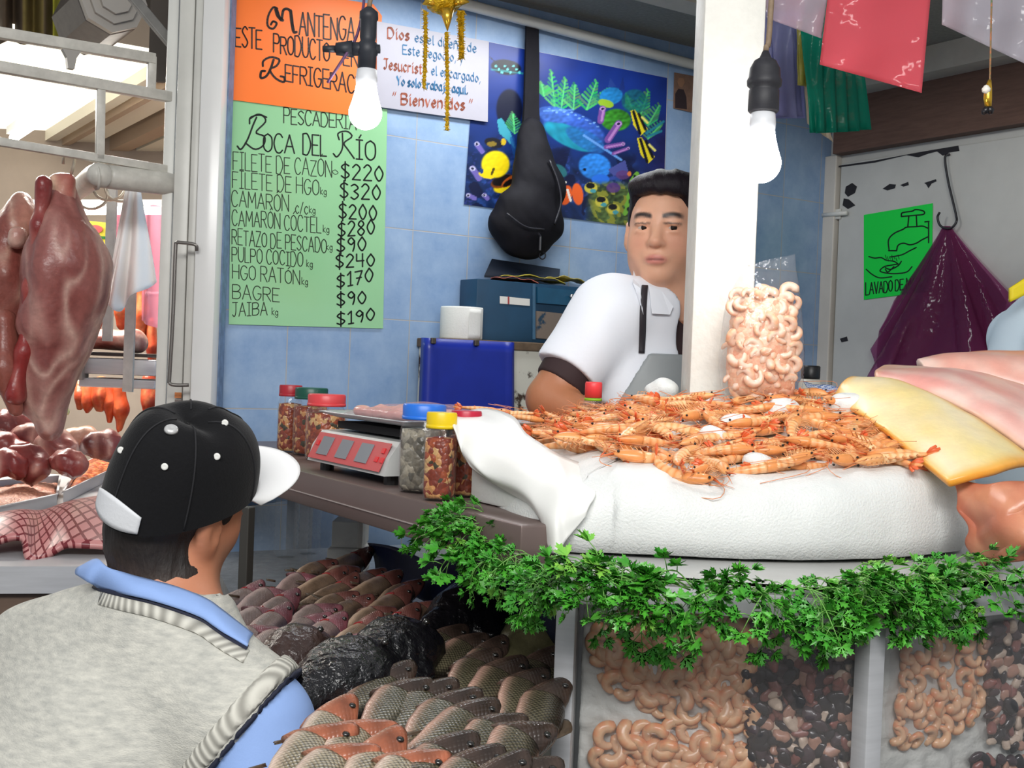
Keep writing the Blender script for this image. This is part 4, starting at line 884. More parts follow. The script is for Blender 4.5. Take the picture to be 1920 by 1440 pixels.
def be(x, y, o_, rx, ro, rz, rot=0, k=.03):
    ax = np.array(axs); c_, s_ = math.cos(rot), math.sin(rot); a2 = np.array([ax[0] * c_ + ax[2] * s_, ax[1], -ax[0] * s_ + ax[2] * c_]); sc = 3.55 / FPX / .83
    S.add(S.ell(wA(x, y, o_), (rx * sc, ro, rz * sc * .83), a2), k)
be(997, 265, .04, 26, .028, 45); be(1002, 310, .055, 36, .04, 50); be(1012, 352, .065, 48, .05, 46); be(995, 405, .07, 62, .06, 48, .3); be(968, 428, .06, 50, .055, 36, .2); be(985, 455, .06, 42, .045, 32)
S.d += .0035 * vnoise(S.P.reshape(-1, 3), 30, 8).reshape(S.d.shape); V, F = S.mesh(); link_mesh('pouch', V, F, M_bag, t)
mb = MB(); mb.tube(spline([wA(1030, 300, .105), wA(1046, 340, .12), wA(1052, 380, .125), wA(1040, 420, .13)], 16), .004, 6); mb.tube(spline([wA(950, 400, .125), wA(985, 425, .14), wA(1020, 430, .135)], 14), .003, 6); mb.build('zip', mat('zip_black', (34, 34, 42), .4), t, True)
mb = MB(); q = wA(1013, 450, .12); mb.tube([q + DA * .01 + ZUP * .02, q + ZUP * .01, q - ZUP * .03], .004, 6); mb.build('zip_pull', mat('zip_black'), t)
mb = MB(); c = wA(1017, 479, .09); mb.tube([c + (DA * math.cos(a) + ZUP * math.sin(a)) * .011 for a in np.linspace(0, 6.3, 16)], .002, 6); mb.build('ring', mat('zip_black'), t, True)
# ---- red-capped clear bottle behind the shrimp
c = W(1111, 780, 2.27); c[2] = ZR
t = thing('plastic_bottle', 'clear plastic bottle with red and green cap beside the vendor\'s forearm', 'bottle', tuple(c)); zt = W(1111, 716, 2.27)[2] - ZR
mb = MB(); mb.lathe([(.03, 0), (.034, .01), (.034, zt - .09), (.032, zt - .075), (.018, zt - .038), (.013, zt - .03), (.013, zt - .012)], c, 22); mb.build('bottle_body', G_pet, t, True)
mb = MB(); mb.lathe([(.0165, zt - .03), (.0165, zt - .003), (.015, zt)], c, 22); mb.build('cap', mat('cap_red', (236, 66, 70), .4), t, True)
mb = MB(); mb.lathe([(.017, zt - .036), (.017, zt - .031)], c, 22); mb.build('cap_ring', mat('cap_green', (140, 190, 40), .4), t, True)
# ================================================================== ice bed, shrimp and fillets
M_ice = mat('frosty_ice', (232, 234, 232), .45, noise=.05, nscale=30, bump=.5, bscale=300, bdist=.003, sss=.25, sscol=(.8, .9, 1))
def pile_z(x, y):
    x, y = np.asarray(x), np.asarray(y); z = 1.408 + .25 * (np.minimum(y, 2.0) - 1.72) + .25 * np.clip(y - 2.0, 0, .2) * np.clip((x - .2) / .15, 0, 1); z = z - .2 * np.clip(.30 - x, 0, .15) * np.clip((y - 1.8) / .2, 0, 1) - .38 * np.clip(.16 - np.asarray(x), 0, .4)
    return z
FR = [(1050, 1032), (1150, 1040), (1300, 1047), (1450, 1052), (1600, 1052), (1720, 1046), (1790, 1032)]
base = [PZ(x, y, ZR + .001)[:2] for x, y in FR] + [np.array(p) for p in ((.715, 1.98), (.70, 2.12), (.5, 2.15), (.28, 2.14), (.16, 2.07), (.05, 2.04), (-.015, 1.99), (-.005, 1.90))]
base = np.array(base); cl = np.concatenate([base, base[:3]]); dense = spline(cl, 170)
lo_, hi_ = 1, len(base) + 1
ts = np.linspace(0, len(cl) - 1, 170); sel = (ts >= 1) & (ts < 1 + len(base)); OUT = dense[sel]
cen = OUT.mean(0)
T = np.roll(OUT, -1, 0) - np.roll(OUT, 1, 0); Nn = np.stack([T[:, 1], -T[:, 0]], 1); Nn /= np.linalg.norm(Nn, axis=1, keepdims=True)
if ((OUT - cen) * Nn).sum() < 0: Nn = -Nn
rings = []
for off, fz in ((-.012, 0), (.012, .03), (.024, .3), (.026, .55), (.018, .8), (.002, .95), (-.02, 1.0), (-.05, 1.0)):
    q = OUT + Nn * off; lipz = pile_z(q[:, 0], np.clip(q[:, 1], 1.68, 3)); z = ZR + .001 + (lipz - ZR) * fz
    rings.append(np.concatenate([q, z[:, None]], 1))
q0 = OUT - Nn * .05
for f in (.8, .6, .4, .2, .02):
    q = cen + (q0 - cen) * f; rings.append(np.concatenate([q, (pile_z(q[:, 0], np.clip(q[:, 1], 1.68, 3)) - .012 * (1 - f))[:, None]], 1))
R = np.array(rings); nz = vnoise(R.reshape(-1, 3), 16, 4).reshape(R.shape[:2]) * .006 + vnoise(R.reshape(-1, 3), 60, 9).reshape(R.shape[:2]) * .0022
R[1:, :, 2] += nz[1:] * .7; R[1:7, :, :2] += (Nn[None] * nz[1:7, :, None])
mb = MB(); mb.loft([list(r) for r in R], cap=True); o = mb.build('crushed_ice', M_ice, smooth=True); tag(o, 'big rounded bed of frosty white ice under the heap of shrimp', 'ice', kind='stuff')
# white sheet draped over the left end
cols = [[(872, 772, 2.05), (858, 782, 1.97), (850, 790, 1.92), (848, 799, 1.90)], [(915, 767, 2.07), (893, 795, 1.92), (872, 836, 1.87), (876, 864, 1.86)], [(962, 782, 2.03), (932, 828, 1.88), (902, 876, 1.835), (922, 905, 1.83)],
        [(985, 812, 1.95), (976, 866, 1.795), (962, 908, 1.76), (988, 942, 1.765)], [(1015, 833, 1.88), (1022, 888, 1.735), (1008, 940, 1.695), (1020, 992, 1.69)], [(1038, 848, 1.84), (1052, 905, 1.70), (1038, 970, 1.66), (1036, 1037, 1.655)],
        [(1062, 860, 1.82), (1078, 912, 1.69), (1064, 965, 1.655), (1062, 1012, 1.655)], [(1110, 876, 1.8), (1118, 922, 1.682), (1104, 950, 1.652), (1098, 968, 1.65)]]
g0 = np.array([spline([W(*p) for p in c], 22) for c in cols]); G = np.array([spline(g0[:, j], 60) for j in range(22)]).transpose(1, 0, 2)
f = np.linspace(0, 1, 60)[:, None]; g = np.linspace(0, 1, 22)[None]
amp = .0045 * np.sin(f * 26 + 2 * np.sin(3 * g)) * g ** .7 * np.clip((1 - f) * 4, 0, 1); G += amp[..., None] * np.array([.3, -1, .2])
V, F = solid_grid(G[:, ::-1], .003); o = link_mesh('plastic_sheet', V, F, mat('white_sheet', (240, 240, 236), .35, sss=.2, sscol=(1, 1, 1), bump=.2, bscale=50)); tag(o, 'white sheet draped over the left end of the ice, its corner hanging down', 'sheet')
a, b = W(912, 930, 1.84), W(1020, 930, 1.84); mb = MB(); mb.box(SH(LS - .16, .155, ZS + .034), (.22, .16, .066), (ED, EN, ZUP), .006); o = mb.build('foam_box', mat('foam_white', (226, 228, 224), .7, bump=.25, bscale=180)); auto_smooth(o); tag(o, 'white foam box on the end of the shelf under the draped sheet', 'box')

# ---- whole shrimp: shell body with head, tail fan, feelers and legs
M_shrimp = mat('shrimp_shell', (255, 255, 255), .3, attr=True, noise=.12, nscale=120, bump=.15, bscale=200, sss=.12, sscol=(1, .5, .25))
def shrimp(bend, seed, L_=.125):
    rs = np.random.RandomState(seed); n = 30; th = bend * (np.linspace(0, 1, n) ** 1.5); ds = L_ * .78 / n
    X = np.zeros((n, 2)); a = 0.3 * bend; p = np.array([L_ * .30, 0.])
    for i in range(n): X[i] = p; p = p - ds * np.array([math.cos(a - th[i] * 1.0), math.sin(-(a - th[i])) * -1 * -1]); 
    # spine from the nose (+x) back to the tail, bending downwards
    t = np.linspace(0, 1, n); ang = a - th; d = np.stack([-np.cos(ang), -np.sin(-ang)], 1)
    X = np.concatenate([[[0, 0]], np.cumsum(d[:-1] * ds, 0)]); X -= X.mean(0)
    hgt = np.interp(t, [0, .05, .15, .3, .38, .45, .6, .8, 1], [.0012, .005, .0088, .0105, .0098, .0092, .0085, .0062, .0035]); hgt = hgt * .9; wid = hgt * np.interp(t, [0, .3, 1], [.75, .82, .72])
    nrm = np.stack([-d[:, 1], d[:, 0]], 1); up = -nrm if nrm[0, 1] < 0 else nrm
    seg = np.clip((t - .38) / .62, 0, 1) * 6; fr = seg % 1
    hgt = hgt * np.where(t > .38, 1 + .07 * (fr < .55) - .05 * (fr > .85), 1)
    def part(i0, i1):
        rings = []; cc = []
        for i in range(i0, i1):
            for k in range(10):
                an = 2 * math.pi * k / 10; cy, cz = math.cos(an), math.sin(an)
                q = X[i] + up[i] * hgt[i] * cz; rings.append((q[0], wid[i] * cy, q[1]))
                base = np.array([248, 176, 112.]) if t[i] > .38 else np.array([240, 158, 92.])
                if t[i] > .38: base = base * (1 - .0 * fr[i]) + np.array([4, 18, 28]) * max(0, math.sin(fr[i] * math.pi)) - np.array([6, 22, 26]) * (fr[i] > .86)
                base = base + np.array([6, 26, 30]) * (-cz if cz < 0 else 0) + (np.array([0, -34, -40]) if t[i] > .93 else 0); cc.append(np.clip(base, 0, 255))
        m = i1 - i0; F = [(i * 10 + k, i * 10 + (k + 1) % 10, (i + 1) * 10 + (k + 1) % 10, (i + 1) * 10 + k) for i in range(m - 1) for k in range(10)]
        F += [tuple(range(10))[::-1], tuple(range((m - 1) * 10, m * 10))]; return rings, F, lin(np.array(cc))
    j = 12; V, F, C = part(j - 1, n); body = link_mesh('shrimp', V, F, M_shrimp, None, True, C, world=False)
    V, F, C = part(0, j); mb = MB(); mb.v = V; mb.f = F; mb.c = C.tolist(); mb.mi = [0] * len(F)
    mb.color = lin(np.array([226, 112, 62])); q = X[0]; mb.tube([(q[0], 0, q[1] + .002), (q[0] + .008, 0, q[1] + .006), (q[0] + .016, 0, q[1] + .0085)], [.0018, .0012, .0003], 5)
    mb.color = (.006, .005, .005)
    for s in (-1, 1): e = X[3] + up[3] * .003; mb.lathe([(.0001, -.0018), (.0014, -.001), (.0018, 0), (.0014, .001), (.0001, .0018)], (e[0] + .004, s * .0052, e[1]), 8)
    mb.build('head', M_shrimp, body, True, world=False)
    mb = MB(); q = X[-1]; dd = d[-1]
    for s, sp in ((-2, .95), (-1, .5), (0, 0), (1, .5), (2, .95)):
        mb.color = lin(np.array([232, 106, 60]) if abs(s) else np.array([240, 150, 90])); an = s * .33; Ls = .02 - .002 * abs(s); tip = [q[0] + dd[0] * Ls * math.cos(an), math.sin(an) * Ls, q[1] + dd[1] * Ls * math.cos(an)]
        m_ = [(q[0] + tip[0]) / 2 + .0, tip[1] * .55, (q[1] + tip[2]) / 2]; mb.tube([(q[0], s * .0008, q[1]), m_, tip], [.0012, .0034, .0016], 6, flat=.3)
    mb.build('tail_fan', M_shrimp, body, True, world=False)
    mb = MB(); mb.color = lin(np.array([236, 150, 98])); h = X[1]
    for s in (-1, 1):
        L2 = .03 + rs.rand() * .04; dr = rs.choice((-1, 1)) * rs.uniform(.4, 1)
        mb.tube(spline([(h[0], s * .002, h[1]), (h[0] + .018, s * .006, h[1] + .006 * dr), (h[0] + .012, s * .010, h[1] + .026 * dr), (h[0] - L2, s * .012, h[1] + .034 * dr)], 10), [.0005] * 10, 4)
        mb.tube([(h[0], s * .002, h[1]), (h[0] + .012, s * .005, h[1] - .001), (h[0] + .026, s * .009, h[1] - .004)], [.0009, .0006, .0003], 4)
    mb.build('feelers', M_shrimp, body, True, world=False)
    mb = MB(); mb.color = lin(np.array([240, 170, 116]))
    for k in range(5):
        for s in (-1, 1): i = 4 + 2 * k; p0 = X[i] - up[i] * hgt[i] * .85; q1 = p0 - up[i] * .009 + d[i] * -.004; q2 = q1 - up[i] * .008 + d[i] * rs.uniform(-.002, .010); mb.tube([(p0[0], s * .003, p0[1]), (q1[0], s * .005, q1[1]), (q2[0], s * .003, q2[1])], [.0008, .0006, .0003], 4)
    for k in range(5):
        i = 13 + 3 * k; p0 = X[i] - up[i] * hgt[i] * .8; q1 = p0 - up[i] * .007 + d[i] * .003; mb.tube([(p0[0], 0, p0[1]), (q1[0], 0, q1[1])], [.0022, .0008], 4)
    mb.build('legs', M_shrimp, body, True, world=False)
    return body
protos = [shrimp(b, i) for i, b in enumerate((.35, .7, 1.1, 1.6, .9, .5))]
rs = random.Random(11)
def inpoly(x, y, P):
    ins = False
    for i in range(len(P)):
        (xa, ya), (xb, yb) = P[i], P[(i + 1) % len(P)]
        if (ya > y) != (yb > y) and x < (xb - xa) * (y - ya) / (yb - ya) + xa: ins = not ins
    return ins
PIX = [(972, 826), (1000, 800), (1080, 785), (1180, 778), (1250, 758), (1310, 745), (1560, 742), (1610, 780), (1660, 815), (1712, 862), (1690, 886), (1560, 893), (1500, 893), (1400, 900), (1320, 893), (1240, 890), (1150, 872), (1060, 850)]
def on_pile(px, py):
    y = 1.8
    for _ in range(30):
        p = W(px, py, y); z = pile_z(p[0], p[1]); d = ray(px, py)
        y = y + (z - p[2]) / (d[2] / d[1] - .25)
    return W(px, py, y)
PP = [on_pile(x, y)[:2] for x, y in PIX]; xs = [p[0] for p in PP]; ys = [p[1] for p in PP]
placed = []; used = set()
def place_shrimp(x, y, z, yaw, pitch, roll, sc, k, label, group):
    p = protos[k]
    if k in used: p = copy_tree(p)
    else: used.add(k)
    M = Matrix.Translation((x, y, z)) @ Matrix.Rotation(yaw, 4, 'Z') @ Matrix.Rotation(pitch, 4, 'Y') @ Matrix.Rotation(roll, 4, 'X') @ Matrix.Scale(sc, 4)
    p.matrix_world = M; tag(p, label, 'shrimp', group)
for layer, (N_, dmin, up_) in enumerate(((105, .025, .003), (75, .033, .014))):
    got = []; tries = 0
    while len(got) < N_ and tries < 20000:
        tries += 1; x, y = rs.uniform(min(xs), max(xs)), rs.uniform(min(ys), max(ys))
        if not inpoly(x, y, PP) or (abs(x - pl[0]) < .065 and y > 2.08): continue
        if any((x - a) ** 2 + ((y - b) * 1.15) ** 2 < dmin ** 2 for a, b in got): continue
        got.append((x, y))
        yaw = rs.choice((0, math.pi)) + rs.gauss(.3, .75); slope = -math.atan(.25) * math.sin(yaw)
        place_shrimp(x, y, pile_z(x, y) + up_ + rs.uniform(0, .006), yaw, slope + rs.uniform(-.22, .18), rs.choice((-1, 1)) * math.pi / 2 + rs.uniform(-.7, .7), rs.uniform(.95, 1.32), rs.randrange(6),
                     'orange whole cooked shrimp with head and feelers heaped on the white ice', 'whole shrimp heaped on the ice')
for (px, py, dep, yw) in ((905, 768, 2.1, .2), (935, 772, 2.12, .6), (965, 776, 2.12, 2.9), (985, 784, 2.1, .1)):
    p = W(px, py, dep); place_shrimp(p[0], p[1], p[2], yw, .1, 1.4, .8, rs.randrange(6), 'small shrimp lying behind the top edge of the white sheet', 'shrimp behind the sheet')
# lumps of ice on the shrimp
for k, (px, py, r, lab) in enumerate(((1240, 745, .026, 'white ice lump at the back of the shrimp heap before the apron'), (1342, 835, .022, 'white ice lump left of centre in the shrimp heap'), (1380, 812, .024, 'white ice lump in the middle of the shrimp heap'), (1462, 782, .03, 'large white ice lump below the bag of shrimp'), (1590, 775, .035, 'white ice lump between the shrimp and the yellow fillet'), (1420, 880, .022, 'white ice lump at the front edge of the shrimp'))):
    p = on_pile(px, py); S = SDF(p - .06, p + .06, .004); S.add(S.ell(p + ZUP * .012, (r * 1.2, r, r * .8)), .01); S.d += .0065 * vnoise(S.P.reshape(-1, 3), 42, k).reshape(S.d.shape); V, F = S.mesh()
    o = link_mesh('ice_lump', V, F, M_ice); tag(o, lab, 'ice', 'ice lumps on the shrimp')
# ---- peeled shrimp (curled), for the bags
M_peel = mat('peeled_shrimp', (255, 255, 255), .28, attr=True, noise=.1, nscale=90, sss=.15, sscol=(1, .5, .3))
def peeled(seed, R_=.0135, dk=0.0):
    rs_ = np.random.RandomState(seed); n = 20; a = np.linspace(.3, 4.9 + rs_.uniform(-.6, .3), n); rad = np.interp(np.linspace(0, 1, n), [0, .1, .5, .9, 1], [.004, .0092, .0084, .0052, .003]); V, C = [], []
    for i in range(n):
        rr = R_ * (1 + .10 * i / n); c = np.array([math.cos(a[i]), math.sin(a[i]), 0]) * rr; o_ = c / rr
        for k in range(8):
            t = 2 * math.pi * k / 8; V.append(c + rad[i] * (o_ * math.cos(t) + ZUP * .95 * math.sin(t))); w_ = max(0, math.cos(t)); s = .5 + .5 * math.sin(i * 2.0)
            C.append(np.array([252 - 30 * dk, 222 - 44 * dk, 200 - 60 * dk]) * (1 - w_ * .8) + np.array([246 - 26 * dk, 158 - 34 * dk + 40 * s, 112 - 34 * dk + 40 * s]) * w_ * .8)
    F = [(i * 8 + k, i * 8 + (k + 1) % 8, (i + 1) * 8 + (k + 1) % 8, (i + 1) * 8 + k) for i in range(n - 1) for k in range(8)] + [tuple(range(8))[::-1], tuple(range((n - 1) * 8, n * 8))]
    return link_mesh('peeled_shrimp', V, F, M_peel, None, True, lin(np.clip(np.array(C), 0, 255)), world=False)
pproto = [peeled(i) for i in range(4)] + [peeled(i + 4, .0128, 1.0) for i in range(4)]; pused = set()  # last four are darker copies: the case's dimmer light is put into their colour
def place_peeled(p, M3, sc, k, label, group):
    o = pproto[k]
    if k in pused: o = o.copy(); COL.objects.link(o)
    else: pused.add(k)
    o.matrix_world = Matrix.Translation(tuple(p)) @ M3 @ Matrix.Scale(sc, 4); tag(o, label, 'shrimp', group)
def rnd_rot(r, flat=None, tilt=.5):
    if flat is None: return Matrix.Rotation(r.uniform(0, 6.28), 4, 'Z') @ Matrix.Rotation(r.uniform(0, 3.14), 4, 'X') @ Matrix.Rotation(r.uniform(0, 6.28), 4, 'Z')
    q = Vector((0, 0, 1)).rotation_difference(Vector(flat)).to_matrix().to_4x4(); return q @ Matrix.Rotation(r.uniform(-tilt, tilt), 4, 'X') @ Matrix.Rotation(r.uniform(-tilt, tilt), 4, 'Y') @ Matrix.Rotation(r.uniform(0, 6.28), 4, 'Z')
# ---- clear bag of peeled shrimp standing against the pillar
bc = W(1427, 742, 2.085); zb_ = bc[2]; k_ = 2.085 / FPX
prof = [(742, 1358, 1500, .030), (725, 1352, 1503, .040), (690, 1348, 1506, .045), (640, 1352, 1506, .046), (590, 1358, 1502, .044), (560, 1366, 1500, .038), (535, 1378, 1497, .028), (515, 1390, 1494, .018), (500, 1400, 1492, .012), (488, 1404, 1490, .010)]
t = thing('seafood_bag', 'clear plastic bag of peeled pink shrimp standing against the white pillar', 'bag', tuple(bc))
rings = []
for y, x0, x1, ry in prof:
    a, b = W(x0, y, 2.085), W(x1, y, 2.085); c = (a + b) / 2; rx = (b[0] - a[0]) / 2
    rings.append([c + np.array([rx * math.copysign(abs(math.cos(q)) ** .8, math.cos(q)), ry * math.copysign(abs(math.sin(q)) ** .8, math.sin(q)), 0]) for q in np.linspace(0, 6.2832, 32, endpoint=False)])
Rr = np.array(rings); Rr += (.002 * vnoise(Rr.reshape(-1, 3), 60, 2).reshape(Rr.shape[:2]))[..., None] * np.array([.4, 1, .3])
Rr[-1, :, 2] += .006 * np.cos(np.linspace(0, 6.28, 32)) * 2
mb = MB(); mb.loft([list(r) for r in [spline(Rr[:, j], 30) for j in range(32)] and np.array([spline(Rr[:, j], 30) for j in range(32)]).transpose(1, 0, 2)]); mb.build('bag_film', film('bag_clear', (250, 250, 252), .06, .9, .1, .8, 45), t, True)
mb = MB(); mb.loft([[W((a_ + b_) / 2, y_, 2.085) + np.array([((b_ - a_) / 2 * k_ - .012) * math.cos(q), (r_ - .012) * math.sin(q), 0]) for q in np.linspace(0, 6.2832, 24, endpoint=False)] for y_, a_, b_, r_ in prof[:6]], cap=True); tag(mb.build('shrimp_mass', chunk_mat('shrimp_deep', [(0, (240, 188, 156)), (.5, (248, 210, 184)), (.8, (232, 168, 134))], 70, .35), smooth=True), 'packed pink shrimp filling the middle of the standing bag', 'shrimp', kind='stuff')
rp = random.Random(21); got = []; tr = 0
while len(got) < 106 and tr < 30000:
    tr += 1; y = rp.uniform(545, 736); i = next(i for i in range(len(prof) - 1) if prof[i][0] >= y >= prof[i + 1][0]); f = (prof[i][0] - y) / (prof[i][0] - prof[i + 1][0]); x0 = prof[i][1] * (1 - f) + prof[i + 1][1] * f; x1 = prof[i][2] * (1 - f) + prof[i + 1][2] * f; ry = prof[i][3] * (1 - f) + prof[i + 1][3] * f
    u = rp.uniform(-1, 1); v = -math.sqrt(rp.uniform(0, 1)) if rp.random() < .75 else rp.uniform(-1, 1)
    if u * u + v * v > 1: continue
    c = W((x0 + x1) / 2, y, 2.085); p = c + np.array([u * ((x1 - x0) / 2 * k_ - .012), v * (ry - .010), 0])
    if any(((p - g_) ** 2).sum() < .0155 ** 2 for g_ in got): continue
    got.append(p); place_peeled(p, rnd_rot(rp, (rp.uniform(-.4, .4), -1, rp.uniform(-.2, .6)), .6), rp.uniform(.75, .95), rp.randrange(4), 'peeled pink shrimp packed in the clear bag by the pillar', 'peeled shrimp in the standing bag')
# ---- fillets at the right
def fillet(name, corners, nu, nv, th, colf, label, m, bulge=0, wav=0, seed=0):
    A, B, C_, D_ = [np.array(spline([W(*p) for p in e], nu)) for e in corners] if len(corners) == 4 else (None,) * 4
    lo, hi = (np.array(spline([W(*p) for p in e], nu)) for e in corners[:2])
    G = np.array([lo + (hi - lo) * f for f in np.linspace(0, 1, nv)]).transpose(1, 0, 2)
    if len(corners) == 3:
        md = np.array(spline([W(*p) for p in corners[2]], nu)); G = np.array([(1 - f) * (1 - 2 * f) * lo + 4 * f * (1 - f) * md + f * (2 * f - 1) * hi for f in np.linspace(0, 1, nv)]).transpose(1, 0, 2)
    u = np.linspace(0, 1, nu)[:, None]; v = np.linspace(0, 1, nv)[None]
    G[..., 2] += bulge * np.sin(np.pi * v) ** .6 * np.sin(np.pi * np.clip(u, .02, .98)) ** .3 + wav * vnoise(G.reshape(-1, 3), 22, seed).reshape(nu, nv)
    if name == 'fish_fillet' and wav > .01: G = G + (.009 * np.sin(9 * u + 4 * v + 1.5 * np.sin(6 * v)) * np.clip(v * 3, 0, 1))[..., None] * np.array([-.3, -.9, .3]); G = G + (.007 * np.sin(15 * v + 5 * u))[..., None] * np.array([.5, -.8, 0])
    V, F = solid_grid(G, th); e = np.minimum(np.minimum(u, 1 - u) * 1.6, np.minimum(v, 1 - v)) + 0 * u
    n_ = vnoise(G.reshape(-1, 3) * np.array([1, .5, 1]), 50, seed + 3).reshape(nu, nv); C = colf(np.broadcast_to(u, (nu, nv)), np.broadcast_to(v, (nu, nv)), e, n_).reshape(-1, 3); C = np.concatenate([C, C * np.array([1, .97, .94])])
    o = link_mesh(name, V, F, m, None, True, lin(np.clip(C, 0, 255))); md = o.modifiers.new('round', 'SUBSURF'); md.levels = 1; md.render_levels = 1; return tag(o, label, 'fillet')
M_fil = mat('raw_fillet', (255, 255, 255), .3, attr=True, noise=.1, nscale=40, bump=.25, bscale=120, sss=.15, sscol=(1, .6, .35))
mixc = lambda a, b, f: np.asarray(a, float) * (1 - f[..., None]) + np.asarray(b, float) * f[..., None]
yel = lambda u, v, e, n: mixc((246, 170, 62), mixc((250, 226, 150), (252, 236, 196), np.clip(.5 + .7 * n, 0, 1)), np.clip((e - .0) / .10, 0, 1))
fillet('fish_fillet', [[(1566, 748, 2.1), (1640, 800, 1.93), (1720, 862, 1.77), (1778, 906, 1.69)], [(1600, 712, 2.16), (1690, 722, 2.08), (1800, 770, 1.93), (1945, 868, 1.78)], [(1580, 722, 2.12), (1670, 752, 2.0), (1770, 812, 1.83), (1862, 890, 1.70)]], 40, 24, .014, yel, 'large pale yellow fillet with orange edges sloping down from the back of the ice', M_fil, .006, .003, 1)
pk = lambda u, v, e, n: mixc((244, 190, 150), mixc((236, 168, 158), (246, 212, 200), np.clip(.5 + .8 * n + .3 * np.sin(v * 18), 0, 1)), np.clip(e / .08, 0, 1))
fillet('fish_fillet', [[(1645, 712, 2.16), (1745, 742, 2.05), (1840, 790, 1.95), (1945, 862, 1.88)], [(1660, 694, 2.3), (1760, 697, 2.25), (1850, 708, 2.2), (1945, 735, 2.15)], [(1640, 700, 2.2), (1750, 712, 2.1), (1850, 742, 2.02), (1945, 790, 1.96)]], 36, 20, .016, pk, 'long pink fillet with pale grain lying behind the yellow fillet', M_fil, .004, .003, 2)
pk2 = lambda u, v, e, n: mixc((246, 150, 104), mixc((240, 176, 160), (248, 214, 200), np.clip(.5 + .8 * n, 0, 1)), np.clip(np.abs(v - .85) / .22, 0, 1))
fillet('fish_fillet', [[(1740, 697, 2.3), (1820, 708, 2.25), (1945, 740, 2.2)], [(1722, 690, 2.4), (1820, 668, 2.38), (1945, 664, 2.36)], [(1720, 686, 2.33), (1820, 678, 2.28), (1945, 690, 2.24)]], 30, 16, .018, pk2, 'topmost pink fillet with an orange rolled rim at the right edge', M_fil, .006, .003, 3)
red = lambda u, v, e, n: mixc((172, 92, 68), mixc((190, 112, 88), (220, 156, 126), np.clip(.5 + .8 * n, 0, 1)), np.clip(.4 + e / .2, 0, 1))
fillet('fish_fillet', [[(1786, 912, 1.74), (1850, 906, 1.70), (1945, 908, 1.66)], [(1840, 1056, 1.73), (1890, 1056, 1.66), (1945, 1052, 1.62)], [(1812, 985, 1.72), (1870, 990, 1.66), (1945, 980, 1.61)]], 30, 30, .02, red, 'brownish red folded raw fillet slumped on the metal ledge below the yellow fillet', M_fil, 0, .016, 5)
mb = MB(); G = [[W(1506 + 100 * f + 10 * g, 714 + 22 * f + 16 * g + 3 * math.sin(9 * f), 2.22 - .06 * g) for g in np.linspace(0, 1, 8)] for f in np.linspace(0, 1, 20)]
V, F = solid_grid(np.array(G), .002); m = bpy.data.materials.new('blue_check'); m.use_nodes = True; nt = m.node_tree; ck = nt.nodes.new('ShaderNodeTexChecker'); ck.inputs['Scale'].default_value = 160; ck.inputs[1].default_value = srgb(225, 230, 240); ck.inputs[2].default_value = srgb(70, 110, 180); nt.links.new(nt.nodes.new('ShaderNodeTexCoord').outputs['Object'], ck.inputs[0]); nt.links.new(ck.outputs[0], nt.nodes['Principled BSDF'].inputs[0])
tag(link_mesh('checked_cloth', V, F, m), 'blue and white checked cloth strip behind the yellow fillet', 'cloth')
# ================================================================== bagged seafood behind the case glass
pane1 = (K0 + n1 * .024, n1); pane2 = (K1 + n2 * .024, n2)
def onpane(px, py, pane, off): return RP(px, py, pane[0] + pane[1] * off, -pane[1])
def scatter_px(poly, step, r, nmax, seed):
    g = random.Random(seed); xs_ = [p[0] for p in poly]; ys_ = [p[1] for p in poly]; out = []; tr = 0
    while len(out) < nmax and tr < 40000:
        tr += 1; x, y = g.uniform(min(xs_), max(xs_)), g.uniform(min(ys_), max(ys_))
        if inpoly(x, y, poly) and all((x - a) ** 2 + (y - b) ** 2 > step ** 2 for a, b in out): out.append((x, y))
    return out
G_bag2 = film('frosted_bag', (236, 214, 200), .08, .5, .2, .6, 50)
def slab_bag(poly, pane, label, depth=.05):
    P = [onpane(x, y, pane, .002) for x, y in poly]; t = thing('seafood_bag', label, 'bag', tuple(min(P, key=lambda q: q[2])), 'bags of seafood in the display case')
    c = np.mean(P, 0); ring0 = P; ring1 = [c + (p - c) * 1.02 + pane[1] * .012 for p in P]; ring2 = [c + (p - c) * .98 + pane[1] * depth for p in P]
    mb = MB(); mb.loft([ring0, ring1, ring2], cap=True); o = mb.build('bag_film', G_bag2, t); md = o.modifiers.new('soft', 'BEVEL'); md.width = .006; md.segments = 2; return t
b1 = [(1128, 1172), (1180, 1158), (1300, 1150), (1398, 1158), (1399, 1260), (1398, 1350), (1330, 1348), (1250, 1334), (1170, 1306), (1128, 1262), (1122, 1215)]
b2 = [(1112, 1392), (1150, 1374), (1260, 1366), (1360, 1374), (1396, 1392), (1396, 1470), (1108, 1470)]
b3 = [(1690, 1235), (1718, 1210), (1770, 1200), (1834, 1196), (1836, 1320), (1826, 1352), (1760, 1382), (1700, 1394), (1678, 1384)]
slab_bag(b1, pane1, 'upper bag of peeled shrimp behind the left case glass'); slab_bag(b2, pane1, 'lower bag of peeled shrimp behind the left case glass'); slab_bag(b3, pane2, 'bag of small shrimp frozen behind the right case glass')
rq = random.Random(31)
